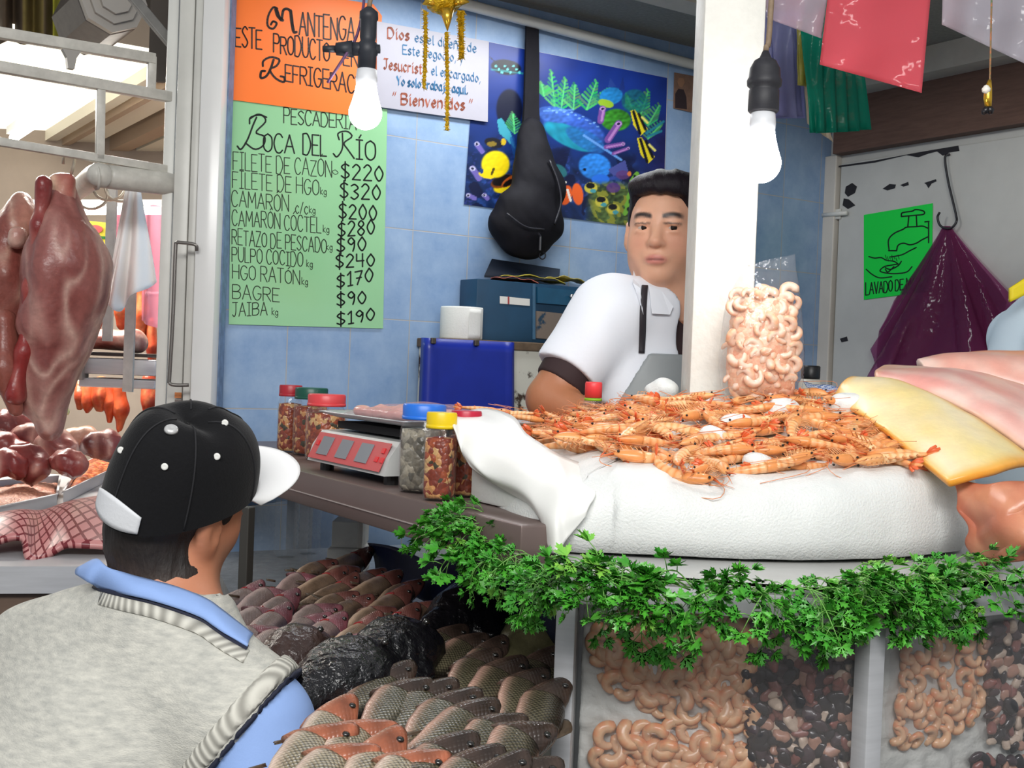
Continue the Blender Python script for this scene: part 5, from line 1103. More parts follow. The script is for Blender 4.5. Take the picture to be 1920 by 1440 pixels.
for poly, pane, step, n_, sc, lab, grp in ((b1, pane1, 19.5, 96, .92, 'peeled shrimp pressed against the left glass in the upper bag', 'peeled shrimp in the upper case bag'), (b2, pane1, 19.5, 52, .94, 'peeled shrimp pressed against the left glass in the lower bag', 'peeled shrimp in the lower case bag'), (b3, pane2, 17, 46, .76, 'small peeled shrimp frozen behind the right case glass', 'small shrimp in the right case bag')):
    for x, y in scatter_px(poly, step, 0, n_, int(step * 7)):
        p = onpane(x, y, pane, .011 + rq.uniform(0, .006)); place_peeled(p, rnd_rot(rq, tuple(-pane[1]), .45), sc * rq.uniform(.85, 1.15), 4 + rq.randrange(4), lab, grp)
    c = [onpane(x, y, pane, .022) for x, y in poly]; mb = MB(); mb.prism(c, pane[1], .022); q = mb.build('shrimp_mass', chunk_mat('shrimp_deep', [(0, (186, 116, 80)), (.5, (206, 146, 106)), (.8, (168, 98, 66))], 70, .35) if 'shrimp_deep' not in bpy.data.materials else bpy.data.materials['shrimp_deep']); tag(q, 'packed shrimp filling the depth of the bag where ' + lab.split(' pressed')[0].split(' frozen')[0] + 's show: ' + ('upper left' if poly is b1 else 'lower left' if poly is b2 else 'right pane'), 'shrimp', kind='stuff')
# dark mixed molluscs: pale and dark pieces
def blob(seed, c1, name):
    S = SDF((-.02,) * 3, (.02,) * 3, .0022); r = np.random.RandomState(seed); S.add(S.ell((0, 0, 0), (.011 + .003 * r.rand(), .008 + .002 * r.rand(), .005 + .001 * r.rand())), 0); S.add(S.ell((.004 * r.randn(), .004, .001), (.007, .005, .004)), .006)
    S.d += .0012 * vnoise(S.P.reshape(-1, 3), 260, seed).reshape(S.d.shape); V, F = S.mesh(); return link_mesh(name, V, F, c1, None, True, world=False)
mp = [mat('mollusc_pale', (206, 184, 164), .3, noise=.2, nscale=160), mat('mollusc_tan', (176, 132, 112), .3, noise=.25, nscale=160), mat('mollusc_pink', (140, 86, 78), .3, noise=.3, nscale=160), mat('mollusc_dark', (66, 48, 54), .25, noise=.4, nscale=160), mat('mollusc_black', (34, 28, 34), .2, noise=.3, nscale=160)]
bp_ = [blob(i, mp[i], 'mollusc_piece') for i in range(5)]; bused = set()
d1 = [(1408, 1160), (1520, 1166), (1632, 1176), (1628, 1300), (1620, 1470), (1404, 1470), (1404, 1300)]
d2 = [(1846, 1180), (1930, 1165), (1930, 1300), (1930, 1410), (1890, 1400), (1856, 1390), (1850, 1290)]
d3 = [(1826, 1420), (1930, 1425), (1930, 1470), (1820, 1470)]
wts = (0, 0, 1, 1, 2, 2, 3, 3, 3, 4, 4, 4)
for poly, pane, step, n_, sc, lab, grp in ((d1, pane1, 14.5, 250, .80, '%s mollusc piece packed behind the left case glass beside the corner post', 'pieces in the dark bag'), (d2, pane2, 13, 70, .8, '%s mollusc piece behind the right case glass at the picture edge', 'pieces behind the right glass'), (d3, pane2, 13, 26, .8, '%s mollusc piece low behind the right case glass', 'pieces low behind the right glass')):
    for x, y in scatter_px(poly, step, 0, n_, int(step * 3)):
        k = rq.choice(wts); o = bp_[k]
        if k in bused: o = o.copy(); COL.objects.link(o)
        else: bused.add(k)
        p = onpane(x, y, pane, .008 + rq.uniform(0, .006)); s = sc * rq.uniform(.7, 1.35)
        o.matrix_world = Matrix.Translation(tuple(p)) @ rnd_rot(rq, tuple(-pane[1]), .6) @ Matrix.Scale(s, 4); tone = ('pale', 'tan', 'pinkish', 'dark', 'black')[k]; tag(o, lab % tone, 'seafood', tone + ' ' + grp)
    c = [onpane(x, y, pane, .016) for x, y in poly]; mb = MB(); mb.prism(c, pane[1], .028)
    dm = bpy.data.materials.get('mollusc_deep') or chunk_mat('mollusc_deep', [(0, (40, 32, 38)), (.35, (74, 54, 56)), (.6, (120, 88, 80)), (.8, (168, 140, 124)), (.9, (30, 26, 30))], 85, .3)
    tag(mb.build('mollusc_mass', dm), {14.5: 'dark mixed molluscs packed deep in the left case bag by the corner post'}.get(step, 'dark mixed molluscs packed deep behind the right case glass, ' + ('upper' if poly is d2 else 'lower')), 'seafood', kind='stuff')
slab_bag(d1, pane1, 'tall bag of dark mixed molluscs behind the left case glass', .045); slab_bag(d2, pane2, 'bag of dark molluscs behind the right case glass', .045)
# packed ice behind everything in the case
for (a, b, n, lab) in ((K0 + u1 * .03, K1 - u1 * .0, n1, 'packed crushed ice behind the left glass of the display case'), (K1 + u2 * .03, K2 - u2 * .03, n2, 'packed crushed ice behind the right glass of the display case')):
    d = b - a; L_ = np.linalg.norm(d); d /= L_; nu, nv = 90, 110; uu, vv = np.meshgrid(np.linspace(0, L_, nu), np.linspace(.78, ZR - .045, nv), indexing='ij')
    Pp = a + d * uu[..., None] + ZUP * vv[..., None]; h = .044 + .006 * vnoise(Pp.reshape(-1, 3), 45, 3).reshape(nu, nv) + .003 * vnoise(Pp.reshape(-1, 3), 140, 4).reshape(nu, nv); Pp = Pp + n * (h)[..., None]
    V, F = solid_grid(Pp, .004); tag(link_mesh('crushed_ice', V, F, mat('case_ice', (206, 206, 200), .5, noise=.12, nscale=30, bump=.5, bscale=200)), lab, 'ice', kind='stuff')
# number sticker on the corner of the rim
t = thing('number_sticker', 'small worn cream sticker with black numbers on the case rim corner', 'sticker', tuple(onpane(1665, 1175, pane2, -.026)))
mb = MB(); P = [onpane(x, y, pane2, -.0255) for x, y in ((1645, 1128), (1724, 1118), (1722, 1162), (1645, 1174))]; mb.prism(P, pane2[1], .001); mb.build('paper', mat('sticker_cream', (216, 206, 186), .6, noise=.3, nscale=120), t)
L = Lettering(lambda x, y: onpane(x, y, pane2, -.0262), -pane2[1]); L.text('66', 1657, 1148, 1672, 1147, 12, 12, 2.6); L.text('66', 1657, 1169, 1672, 1168, 12, 12, 2.6); L.text('66', 1692, 1141, 1706, 1139, 11, 11, 2.2); L.build('number_lettering', ink('number', (40, 32, 26)), t)

# ================================================================== parsley garland
M_leaf = mat('parsley_leaf', (96, 184, 58), .36, col2=(50, 134, 40), nscale=25, bump=.3, bscale=120, spec=.5)
M_leaf2 = mat('parsley_leaf_pale', (150, 206, 84), .4, col2=(90, 172, 60), nscale=25, bump=.3, bscale=120)
M_stem = mat('parsley_stem', (110, 168, 76), .45)
def leaf_pts(sz, g):
    """one flat three-lobed serrated leaf outline, tip along +x"""
    lobes = [(0, 1.0, .20), (.75, .80, .17), (-.75, .80, .17)]; pts = []
    for a, l, w_ in (lobes[2], lobes[0], lobes[1]):
        ca, sa = math.cos(a), math.sin(a); prof = [(.22, -.18), (.42, -.3), (.52, -1.35), (.60, -.5), (.66, -.45), (.80, -1.15), (.80, -.4), (1, -.0), (.80, .4), (.80, 1.15), (.66, .45), (.60, .5), (.52, 1.35), (.42, .3), (.22, .18)]
        for r_, s_ in prof: x, y = l * r_, w_ * s_ * l; pts.append((x * ca - y * sa, x * sa + y * ca))
    return np.array(pts) * sz
def sprig(seed):
    g = random.Random(seed); st = MB(); lf = MB(); Ln = g.uniform(.07, .12)
    axis = spline([(0, 0, 0), (Ln * .4, 0, .018), (Ln * .75, 0, .008), (Ln, 0, -.02)], 10); st.tube(axis, [.0014 - .0007 * i / 9 for i in range(10)], 5)
    def leaf(p, d, sz):
        d = np.array(d) / np.linalg.norm(d); up = np.array([g.uniform(-.3, .9), g.uniform(-.5, .5), 1.0]); s = np.cross(up, d); s /= np.linalg.norm(s); n = np.cross(d, s); pts = leaf_pts(sz, g); cv = g.uniform(-.5, .9)
        V = [p] + [p + d * x + s * y + n * (-cv * (x * x + y * y) / sz * .5 + abs(y) * .25) for x, y in pts]; k = len(pts)
        lf.add(V, [(0, i + 1, i + 2) for i in range(k - 1)])
    for i in (3, 5, 7, 9):
        for s_ in ((-1, 1) if i < 9 else (0,)):
            b = axis[i]; d = np.array([.75, s_ * g.uniform(.6, 1.1), g.uniform(-.5, .5)]); l = g.uniform(.018, .032) if i < 9 else .006; e = b + d / np.linalg.norm(d) * l; st.tube([b, (b + e) / 2 + np.array([0, 0, .003]), e], [.0009, .0008, .0006], 4)
            for q in (-1, 0, 1): d2 = d + np.array([-.1, q * .75, g.uniform(-.4, .3)]); leaf(e, d2, g.uniform(.018, .029))
    o = st.build('parsley_sprig', M_stem, None, True, world=False); lf.build('leaves', M_leaf2 if seed % 5 == 4 else M_leaf, o, True, world=False); return o
sp_ = [sprig(i) for i in range(7)]; sused = set()
path = spline([W(868, 985, 1.775), W(920, 1010, 1.72), W(985, 1048, 1.665), PZ(1060, 1075, ZR + .012), PZ(1160, 1088, ZR + .012), PZ(1300, 1096, ZR + .012), PZ(1450, 1098, ZR + .012), PZ(1600, 1096, ZR + .012), PZ(1715, 1082, ZR + .012), PZ(1800, 1068, ZR + .012), PZ(1850, 1078, ZR + .012)], 60)
rg = random.Random(77)
def put_sprig(p, dirv, roll, sc, k, label, group='parsley sprigs in the garland'):
    o = sp_[k]
    if k in sused: o = copy_tree(o)
    else: sused.add(k)
    d = Vector(dirv).normalized(); up = Vector((0, 0, 1)); y = up.cross(d).normalized(); z = d.cross(y); M3 = Matrix((d, y, z)).transposed().to_4x4()
    o.matrix_world = Matrix.Translation(tuple(p)) @ M3 @ Matrix.Rotation(roll, 4, 'X') @ Matrix.Scale(sc, 4); tag(o, label, 'parsley', group)
for i in range(125):
    f = rg.random(); p = path[min(59, int(f * 60))] + np.array([rg.uniform(-.012, .012), rg.uniform(-.02, .045), rg.uniform(-.008, .004)])
    px = PX(p)[0]; tl = path[min(59, int(f * 60) + 1)] - path[max(0, int(f * 60) - 1)]; tl /= np.linalg.norm(tl); out = np.array([tl[1], -tl[0], 0]); out /= np.linalg.norm(out) + 1e-9
    if out[1] > 0: out = -out
    d = out * rg.uniform(.15, .75) + tl * rg.uniform(-1, 1) + ZUP * rg.uniform(-.6, .18)
    put_sprig(p, d, rg.uniform(-.5, .5), rg.uniform(.55, .85), rg.randrange(7), 'green parsley sprig in the garland laid along the ledge below the ice')
def hang(px, py, dep, ang, sc, k, lab):
    p = W(px, py, dep); d = CR * math.sin(ang) - ZUP * math.cos(ang) - np.array([0, .18, 0]); put_sprig(p, d, rg.uniform(-.4, .4), sc, k, lab, 'parsley sprigs hanging below the ledge')
for px, py, dep, ang, sc in ((1000, 1060, 1.55, -.1, .85), (985, 1090, 1.55, .2, .75), (920, 1050, 1.66, -.5, .7), (940, 1060, 1.62, -.15, .6), (1120, 1110, 1.49, .1, .7), (1205, 1130, 1.485, 0, .95), (1255, 1115, 1.475, .1, .9), (1430, 1110, 1.445, .05, .85), (1450, 1100, 1.44, .25, .7), (1690, 1105, 1.44, .3, .6), (1725, 1110, 1.46, .0, .6), (1790, 1110, 1.5, -.1, .75), (1820, 1075, 1.53, .9, .85), (1850, 1080, 1.56, 1.05, .8), (870, 990, 1.74, -1.0, .7), (862, 972, 1.76, -1.5, .65), (900, 1005, 1.72, -.5, .6), (1090, 1095, 1.5, .3, .5)):
    hang(px, py - 8, dep, ang, sc * .82, rg.randrange(7), 'green parsley sprig hanging down over the front edge of the ledge')
# ================================================================== fish on the low table
def fish_mat(name, scale, dark):
    m = bpy.data.materials.new(name); m.use_nodes = True; nt = m.node_tree; N = nt.nodes; L = nt.links; b = N['Principled BSDF']
    at = N.new('ShaderNodeVertexColor'); at.layer_name = 'Col'; tc = N.new('ShaderNodeTexCoord'); mp = N.new('ShaderNodeMapping'); mp.inputs['Rotation'].default_value = (0, math.radians(45), 0); mp.inputs['Scale'].default_value = (1, .3, 1)
    L.new(tc.outputs['Object'], mp.inputs['Vector']); vo = N.new('ShaderNodeTexVoronoi'); vo.inputs['Scale'].default_value = scale; vo.inputs['Randomness'].default_value = .12; L.new(mp.outputs[0], vo.inputs['Vector'])
    rp = N.new('ShaderNodeMapRange'); rp.inputs[1].default_value = .25; rp.inputs[2].default_value = .6; rp.inputs[3].default_value = 1.15; rp.inputs[4].default_value = dark; L.new(vo.outputs['Distance'], rp.inputs[0])
    n2 = N.new('ShaderNodeTexNoise'); n2.inputs['Scale'].default_value = 22; n2.inputs['Detail'].default_value = 5; L.new(tc.outputs['Object'], n2.inputs['Vector']); r2 = N.new('ShaderNodeMapRange'); r2.inputs[1].default_value = .3; r2.inputs[2].default_value = .7; r2.inputs[3].default_value = .6; r2.inputs[4].default_value = 1.2; L.new(n2.outputs['Fac'], r2.inputs[0])
    mu = N.new('ShaderNodeMath'); mu.operation = 'MULTIPLY'; L.new(rp.outputs[0], mu.inputs[0]); L.new(r2.outputs[0], mu.inputs[1])
    # the vertex alpha says how scaly the skin is
    mx = N.new('ShaderNodeMix'); mx.data_type = 'FLOAT'; L.new(at.outputs['Alpha'], mx.inputs[0]); L.new(r2.outputs[0], mx.inputs[2]); L.new(mu.outputs[0], mx.inputs[3])
    vm = N.new('ShaderNodeVectorMath'); vm.operation = 'SCALE'; L.new(at.outputs['Color'], vm.inputs[0]); L.new(mx.outputs[0], vm.inputs['Scale']); L.new(vm.outputs[0], b.inputs['Base Color'])
    b.inputs['Roughness'].default_value = .26; b.inputs['Specular IOR Level'].default_value = .6
    bp = N.new('ShaderNodeBump'); bp.inputs['Strength'].default_value = .5; bp.inputs['Distance'].default_value = .002; bp.invert = True; L.new(vo.outputs['Distance'], bp.inputs['Height']); L.new(bp.outputs[0], b.inputs['Normal']); return m
M_scale = fish_mat('fish_skin_scaled', 185, .28); M_smooth = fish_mat('fish_skin_fine', 300, .8)
M_gill = mat('fish_gill', (156, 36, 40), .25, noise=.35, nscale=120, bump=.4, bscale=200); M_fin = mat('fish_fin', (92, 78, 64), .4, noise=.4, nscale=60, stretch=(1, 6, 6))
M_eye = mat('fish_eye', (30, 28, 26), .1, coat=1)
KIND = {'carp': dict(H=.036, T=.023, L=.26, back=(44, 40, 33), flank=(92, 86, 68), belly=(186, 146, 130), head=(56, 44, 38), m=M_scale),
        'pale': dict(H=.035, T=.023, L=.26, back=(104, 94, 74), flank=(150, 140, 116), belly=(214, 190, 174), head=(150, 88, 64), m=M_scale),
        'brown': dict(H=.031, T=.022, L=.25, back=(76, 62, 54), flank=(120, 98, 80), belly=(196, 166, 140), head=(104, 62, 56), m=M_smooth),
        'violet': dict(H=.030, T=.022, L=.24, back=(84, 74, 84), flank=(132, 112, 106), belly=(186, 158, 152), head=(116, 66, 74), m=M_smooth)}
def fish(kind, seed, open_gill=.0, slit=True):
    K = KIND[kind]; rs = np.random.RandomState(seed); L_ = K['L'] * rs.uniform(.95, 1.08); H = K['H']; Th = K['T']; n, m = 34, 28
    t = np.linspace(0, 1, n)                                     # 0 behind the head, 1 at the tail
    hz = H * np.interp(t, [0, .12, .35, .6, .8, .92, 1], [.90, 1, 1.0, .78, .5, .33, .36]); hy = Th * np.interp(t, [0, .15, .35, .6, .8, 1], [.9, 1, .96, .7, .38, .14])
    bend = .03 * rs.uniform(-1, 1); X0 = L_ * .26; V, C = [], []
    for i in range(n):
        x = X0 - t[i] * L_ * .70; zc = bend * t[i] ** 2 + .004 * math.sin(3 * t[i])
        for k in range(m):
            a = 2 * math.pi * k / m; cy, cz = math.cos(a), math.sin(a); y = hy[i] * math.copysign(abs(cy) ** .85, cy); z = hz[i] * cz
            bl = min(1, max(0, (-cz - .35) / .4)); bk = min(1, max(0, (cz - .25) / .5)); c = np.array(K['flank'], float) * (1 - bl) + np.array(K['belly']) * bl; c = c * (1 - bk) + np.array(K['back']) * bk
            s_ = 1 - bl
            if slit and cz < -.8 and t[i] < .62: gap = 1 - abs(cy) / .45; y *= (1 - .0 * gap); z += hz[i] * .22 * max(0, gap); c = c * .3 + np.array([150, 62, 58]) * .7 if gap > .1 else c; s_ = 0
            V.append((x, y, z + zc)); C.append(list(lin(np.clip(c, 0, 255))) + [s_])
    F = [(i * m + k, i * m + (k + 1) % m, (i + 1) * m + (k + 1) % m, (i + 1) * m + k) for i in range(n - 1) for k in range(m)] + [tuple(range(m))[::-1], tuple(range((n - 1) * m, n * m))]
    body = link_mesh('fish', V, F, K['m'], None, True, np.array(C), world=False)
    # head: tilts back towards the dorsal side when the gill gapes
    rings, C = [], []; nh = 16; lift = open_gill
    for i in range(nh):
        u = i / (nh - 1); sc = np.interp(u, [0, .15, .5, .8, .94, 1], [.96, 1.0, .8, .5, .3, .08]); x = u * L_ * .235 - .004; zc = -.10 * H * u
        for k in range(m):
            a = 2 * math.pi * k / m; cy, cz = math.cos(a), math.sin(a); y = Th * .98 * sc ** .8 * math.copysign(abs(cy) ** .9, cy); z = H * .95 * sc * cz + zc
            if cz < -.3: x_ = x + (-.010 - .012 * (lift > 0)) * (1 - u) * (-cz)
            else: x_ = x
            z2 = z * math.cos(lift) + x_ * math.sin(lift); x2 = x_ * math.cos(lift) - z * math.sin(lift) * .6
            rings.append((X0 + .002 + x2 * math.cos(.62) - y * math.sin(.62) * .5, y * math.cos(.62) + x2 * math.sin(.62), z2)); w = min(1, max(0, (-cz - .3) / .6)); c = np.array(K['head'], float) * (1 - w * .3) + np.array(K['belly']) * w * .3
            if u > .93: c = c * .7
            C.append(list(lin(np.clip(c * (1 + .1 * math.sin(9 * u + 3 * a)), 0, 255))) + [0])
    F = [(i * m + k, (i + 1) * m + k, (i + 1) * m + (k + 1) % m, i * m + (k + 1) % m) for i in range(nh - 1) for k in range(m)] + [tuple(range(m)), tuple(range((nh - 1) * m, nh * m))[::-1]]
    hd = link_mesh('head', rings, F, K['m'], body, True, np.array(C), world=False)
    for s in (-1, 1):
        u = .58; x, z = u * L_ * .235, H * .22; e = np.array([X0 + x * math.cos(lift) - z * math.sin(lift) * .6, s * Th * .60, z * math.cos(lift) + x * math.sin(lift)]); dx_ = e[0] - X0; e[0] = X0 + dx_ * math.cos(.62) - e[1] * math.sin(.62) * .5; e[1] = e[1] * math.cos(.62) + dx_ * math.sin(.62); mb = MB(); mb.lathe([(.0001, -.002), (.0045, -.001), (.0052, .0005), (.004, .0025), (.0001, .0035)], e, 14, (np.array([1, 0, 0.]), np.array([0, 0, 1.]), np.array([0, s, 0.]))); mb.build('eye', M_eye, hd, True, world=False)
    S = MB()
    if open_gill: S.lathe([(.3 * H, -.006), (.86 * H, 0), (.8 * H, .012), (.45 * H, .024), (.02, .03)], (X0 - .004, 0, -H * .05), 20, (np.array([0, 1, 0.]) * Th / H, np.array([0, 0, 1.]), np.array([1, 0, 0.])))
    else: S.tube([(X0 + .001, Th * .95 * math.cos(a), H * .92 * math.sin(a)) for a in np.linspace(-2.6, -.5, 14)], .0025, 6)
    S.build('gills', M_gill, body, True, world=False)
    G = []; xt = X0 - L_ * .70
    for a in np.linspace(-1, 1, 13): G.append([(xt + .004 - r * (.05 - .018 * (1 - abs(a))), .0012 * math.sin(9 * a), bend + (H * .3 + r * .030) * a) for r in np.linspace(0, 1, 6)])
    V2, F2 = solid_grid(np.array(G), .0016); link_mesh('tail_fin', V2, F2, M_fin, body, True, world=False)
    G = [[(X0 - L_ * (.12 + .40 * f), .001 * math.sin(20 * f), np.interp(.12 + .40 * f, t * .7, hz) * .96 + bend * f * f * .3 + r * .02 * math.sin(math.pi * min(1, f * 1.3 + .15))) for r in np.linspace(0, 1, 4)] for f in np.linspace(0, 1, 14)]
    V2, F2 = solid_grid(np.array(G), .0014); link_mesh('dorsal_fin', V2, F2, M_fin, body, True, world=False)
    G = [[(X0 - .07 - r * .022, .002 * math.sin(6 * f), -H * .80 - .004 - r * .012 + (f - .5) * .004) for r in np.linspace(0, 1, 4)] for f in np.linspace(0, 1, 5)]
    V2, F2 = solid_grid(np.array(G), .0014); link_mesh('belly_fin', V2, F2, M_fin, body, True, world=False)
    return body
FP = {'carp': [fish('carp', 1, .6), fish('carp', 2, .45), fish('carp', 3, .8)], 'pale': [fish('pale', 4, .75), fish('pale', 5, .2)], 'brown': [fish('brown', 6, .0), fish('brown', 7, .45)], 'violet': [fish('violet', 8, .6), fish('violet', 9, 0)]}
fused = set(); rf = random.Random(9)
def put_fish(kind, k, px, py, ang, label, group, roll=0, z=.055, pitch=.10, sc=1.0):
    """px,py: where the snout lies; ang: heading in plan, from straight away from us towards the right"""
    o = FP[kind][k]
    if (kind, k) in fused: o = copy_tree(o)
    else: fused.add((kind, k))
    p = PZ(px, py, ZT + z); d = np.array([math.sin(ang), math.cos(ang), 0]); d3 = d * math.cos(pitch) + ZUP * math.sin(pitch); c = p - d3 * .12 * sc
    x = Vector(d3); side = Vector((0, 0, 1)).cross(x).normalized(); up = x.cross(side)           # lying on its flank: belly to the left
    zax = -side * math.cos(roll) + up * math.sin(roll); yax = zax.cross(x); M = Matrix((x, yax, zax)).transposed().to_4x4()
    o.matrix_world = Matrix.Translation(tuple(c)) @ M @ Matrix.Scale(sc, 4); tag(o, label, 'fish', group); return o
rows = [('carp', [(850, 1188), (888, 1202), (925, 1216), (1046, 1222), (1020, 1238)], .046, 'scaled grey carp in the back row of the right-hand heap, below the blue tarpaulin', 'carp, back row'),
        ('carp', [(752, 1264), (905, 1236), (948, 1250), (990, 1270), (1030, 1292)], .054, 'scaled grey carp with dark head in the second row of the right-hand heap', 'carp, second row'),
        ('carp', [(772, 1288), (822, 1292), (862, 1312), (898, 1330), (938, 1346), (984, 1358)], .062, 'scaled grey carp with dark head in the third row, nearer the glass case', 'carp, third row'),
        ('carp', [(855, 1395), (905, 1418), (955, 1436), (990, 1430)], .068, 'scaled grey carp in the nearest row at the bottom of the picture', 'carp, nearest row'),
        ('pale', [(645, 1330), (690, 1360), (732, 1394), (782, 1416), (612, 1370), (655, 1405)], .066, 'pale bellied fish with an orange red gaping head beside the blue sleeve', 'pale fish by the sleeve')]
for kind, L0, z, lab, grp in rows:
    for i, (x, y) in enumerate(L0): put_fish(kind, rf.randrange(len(FP[kind])), x, y, .28 + rf.uniform(-.08, .08), lab, grp, rf.uniform(-.5, -.1), z + rf.uniform(0, .006), .12 + rf.uniform(0, .06), rf.uniform(.82, .95))
for i, (x, y) in enumerate([(690, 1046), (712, 1078), (742, 1090), (784, 1100), (760, 1122), (815, 1138), (775, 1158), (728, 1146), (706, 1176), (660, 1120), (640, 1085), (622, 1060), (668, 1100), (690, 1130), (745, 1180), (660, 1068)]):
    put_fish('brown', i % 2, x, y, .42 + rf.uniform(-.08, .08), 'slim brown fish with slit pale belly in the far heap by the white cartons', 'brown fish in the far heap', rf.uniform(-.8, -.2), .045 + .003 * (i % 3), .08, .82)
for i, (x, y) in enumerate([(585, 1082), (500, 1108), (512, 1146), (560, 1122), (602, 1162), (650, 1168), (690, 1196), (640, 1214), (548, 1186), (600, 1200), (530, 1110), (545, 1150), (620, 1140), (575, 1205), (500, 1180)]):
    put_fish('violet', i % 2, x, y, .40 + rf.uniform(-.1, .1), 'violet grey fish with red gaping gills in the far heap behind the man\'s collar', 'violet fish in the far heap', rf.uniform(-.8, -.2), .05 + .003 * (i % 3), .10, .82)
# black wrinkled monkfish
M_monk = mat('black_wet_skin', (22, 21, 25), .22, noise=.5, nscale=40, bump=.9, bscale=70, bdist=.008, spec=.6)
def monk(px, py, ang, sc, label, c1=None, seed=0):
    p = PZ(px, py, ZT + .055); d = np.array([math.sin(ang), math.cos(ang), 0]); s = np.array([d[1], -d[0], 0]); S = SDF(p - .24 * sc, p + np.array([.24, .24, .12]) * sc, .006)
    S.add(S.ell(p + ZUP * -.004, (.072 * sc, .060 * sc, .045 * sc), (d, s, ZUP)), .02); S.add(S.cone(p, p - d * .17 * sc - ZUP * .02, .05 * sc, .018 * sc), .04); S.add(S.ell(p + d * .05 * sc + ZUP * .006, (.03 * sc, .05 * sc, .026 * sc), (d, s, ZUP)), .02)
    for q in (-1, 1): S.add(S.ell(p + s * .055 * sc * q - d * .03 * sc - ZUP * .015, (.04 * sc, .03 * sc, .012 * sc), (d, s, ZUP)), .015)
    S.sub(S.ell(p + d * .085 * sc + ZUP * .004, (.03 * sc, .034 * sc, .008 * sc), (d, s, ZUP)), .006)
    q = S.P.reshape(-1, 3); S.d += (.004 * np.abs(vnoise(q, 55, seed)) + .0028 * vnoise(q, 120, seed + 3)).reshape(S.d.shape); V, F = S.mesh(); o = link_mesh('monkfish', V, F, c1 or M_monk); tag(o, label, 'fish')
    for q in (-1, 1):
        e = p + d * .035 * sc + s * .028 * sc * q + ZUP * .043 * sc; mb = MB(); mb.lathe([(.0001, -.004), (.005, -.002), (.006, .001), (.0035, .005), (.0001, .006)], e, 12); mb.build('eye', M_eye, o, True)
    return o
monk(885, 1150, .5, 1.1, 'farthest black wrinkled monkfish against the dark blue tarpaulin', seed=1)
monk(742, 1224, .55, 1.0, 'middle black wrinkled monkfish between the two heaps of fish', seed=2)
monk(655, 1272, .5, 1.05, 'nearest black wrinkled monkfish beside the man\'s shoulder', seed=3)
monk(556, 1226, .45, .75, 'dark brown broad fish head close behind the man\'s collar', mat('brown_wet_skin', (66, 50, 46), .25, noise=.5, nscale=40, bump=.7, bscale=80, bdist=.006), 4)
monk(1000, 1196, .35, .78, 'olive broad mouthed fish lying atop the back row of carp', mat('olive_wet_skin', (96, 92, 66), .28, noise=.5, nscale=30, bump=.5, bscale=90, bdist=.004), 5)
# dark blue tarpaulin behind the fish, green crate under the shelf
G = []
for f in np.linspace(0, 1, 40):
    row = []
    x0, y0 = (690 + 390 * f, 1018 + 62 * f + 10 * math.sin(7 * f)); a = W(x0, y0, 2.62 - 1.0 * f); b = PZ(700 + 375 * f, 1085 + 160 * f, ZT + .006)
    for g in np.linspace(0, 1, 16):
        p = a + (b - a) * g; p = p - ZUP * .05 * math.sin(math.pi * g) * (a[2] - b[2]) / .1 * .3 + EN * .012 * math.sin(11 * f + 3 * g) + ZUP * .006 * math.sin(16 * f + 5 * g); row.append(p)
    G.append(row)
V, F = solid_grid(np.array(G), .003); tag(link_mesh('tarpaulin', V, F, mat('navy_tarp', (22, 36, 78), .45, noise=.4, nscale=14, bump=.3)), 'dark blue tarpaulin draped behind the fish under the brown shelf', 'tarpaulin')
p = SH(LS - .50, .40, ZT + .125); t = thing('green_crate', 'dark green plastic crate in the shade under the brown shelf', 'crate', tuple(p - ZUP * .125)); mb = MB(); mb.box(p - ZUP * .01, (.36, .2, .22), (ED, EN, ZUP), .01); mb.build('body', mat('green_plastic', (12, 50, 40), .4), t); mb = MB(); mb.box(p + ZUP * .105, (.38, .22, .016), (ED, EN, ZUP), .004); mb.build('rim', mat('green_plastic'), t)
# glass pane at the end of the table
a, b = W(470, 1000, 2.30), W(690, 1000, 2.72); d = b - a; d[2] = 0; L_ = np.linalg.norm(d); d /= L_; n = np.array([-d[1], d[0], 0])
t = thing('glass_screen', 'wet glass screen standing on the fish table in front of the clear bottles', 'screen', tuple((a + b) / 2 * np.array([1, 1, 0]) + ZUP * ZT)); mb = MB(); mb.box((a + b) / 2 * np.array([1, 1, 0]) + ZUP * (ZT + .095), (L_, .004, .19), (d, n, ZUP)); mb.build('pane', film('wet_glass', (214, 224, 222), .08, .8, .06, .3, 60), t)
mb = MB(); mb.box(np.array([a[0], a[1], 0]) + ZUP * (ZT + .095) - d * .012, (.022, .02, .19), (d, n, ZUP), .002); mb.build('post', mat('dark_frame', (58, 56, 52), .5), t)
# ================================================================== butcher's stall at the left
PB = W(345, 185, 3.08); pb = lambda x, y, o=0: RP(x, y, PB + NA * o, NA)
M_rail = mat('rail_paint', (206, 203, 194), .4, noise=.25, nscale=30, bump=.2, bscale=60)
def bar(a, b, w, name, par, m=None, ax=None):
    d = b - a; L_ = np.linalg.norm(d); d = d / L_; s = np.cross(d, NA); mb = MB(); mb.box((a + b) / 2, (L_, w, w), (d, s, NA), .002); return auto_smooth(mb.build(name, m or M_rail, par))
t = thing('hanging_rail', 'white painted steel rail frame above the hanging carcasses', 'rail', tuple(pb(340, 200)))
for a, b, w in (((-60, 52), (290, 111), .026), ((-60, 115), (356, 189), .026), ((-60, 256), (345, 323), .02)): bar(pb(*a), pb(*b), w, 'crossbar', t)
for a, b, w in (((285, 106), (283, 172), .02), ((189, 160), (187, 300), .02)): bar(pb(*a), pb(*b), w, 'upright', t)
mb = MB(); mb.prism([pb(114, 94, .01), pb(149, 99, .01), pb(140, 112, .01), pb(136, 132, .01), pb(124, 130, .01), pb(122, 110, .01)][::-1], NA, .02); mb.build('bracket', mat('bracket_grey', (150, 146, 140), .5), t)
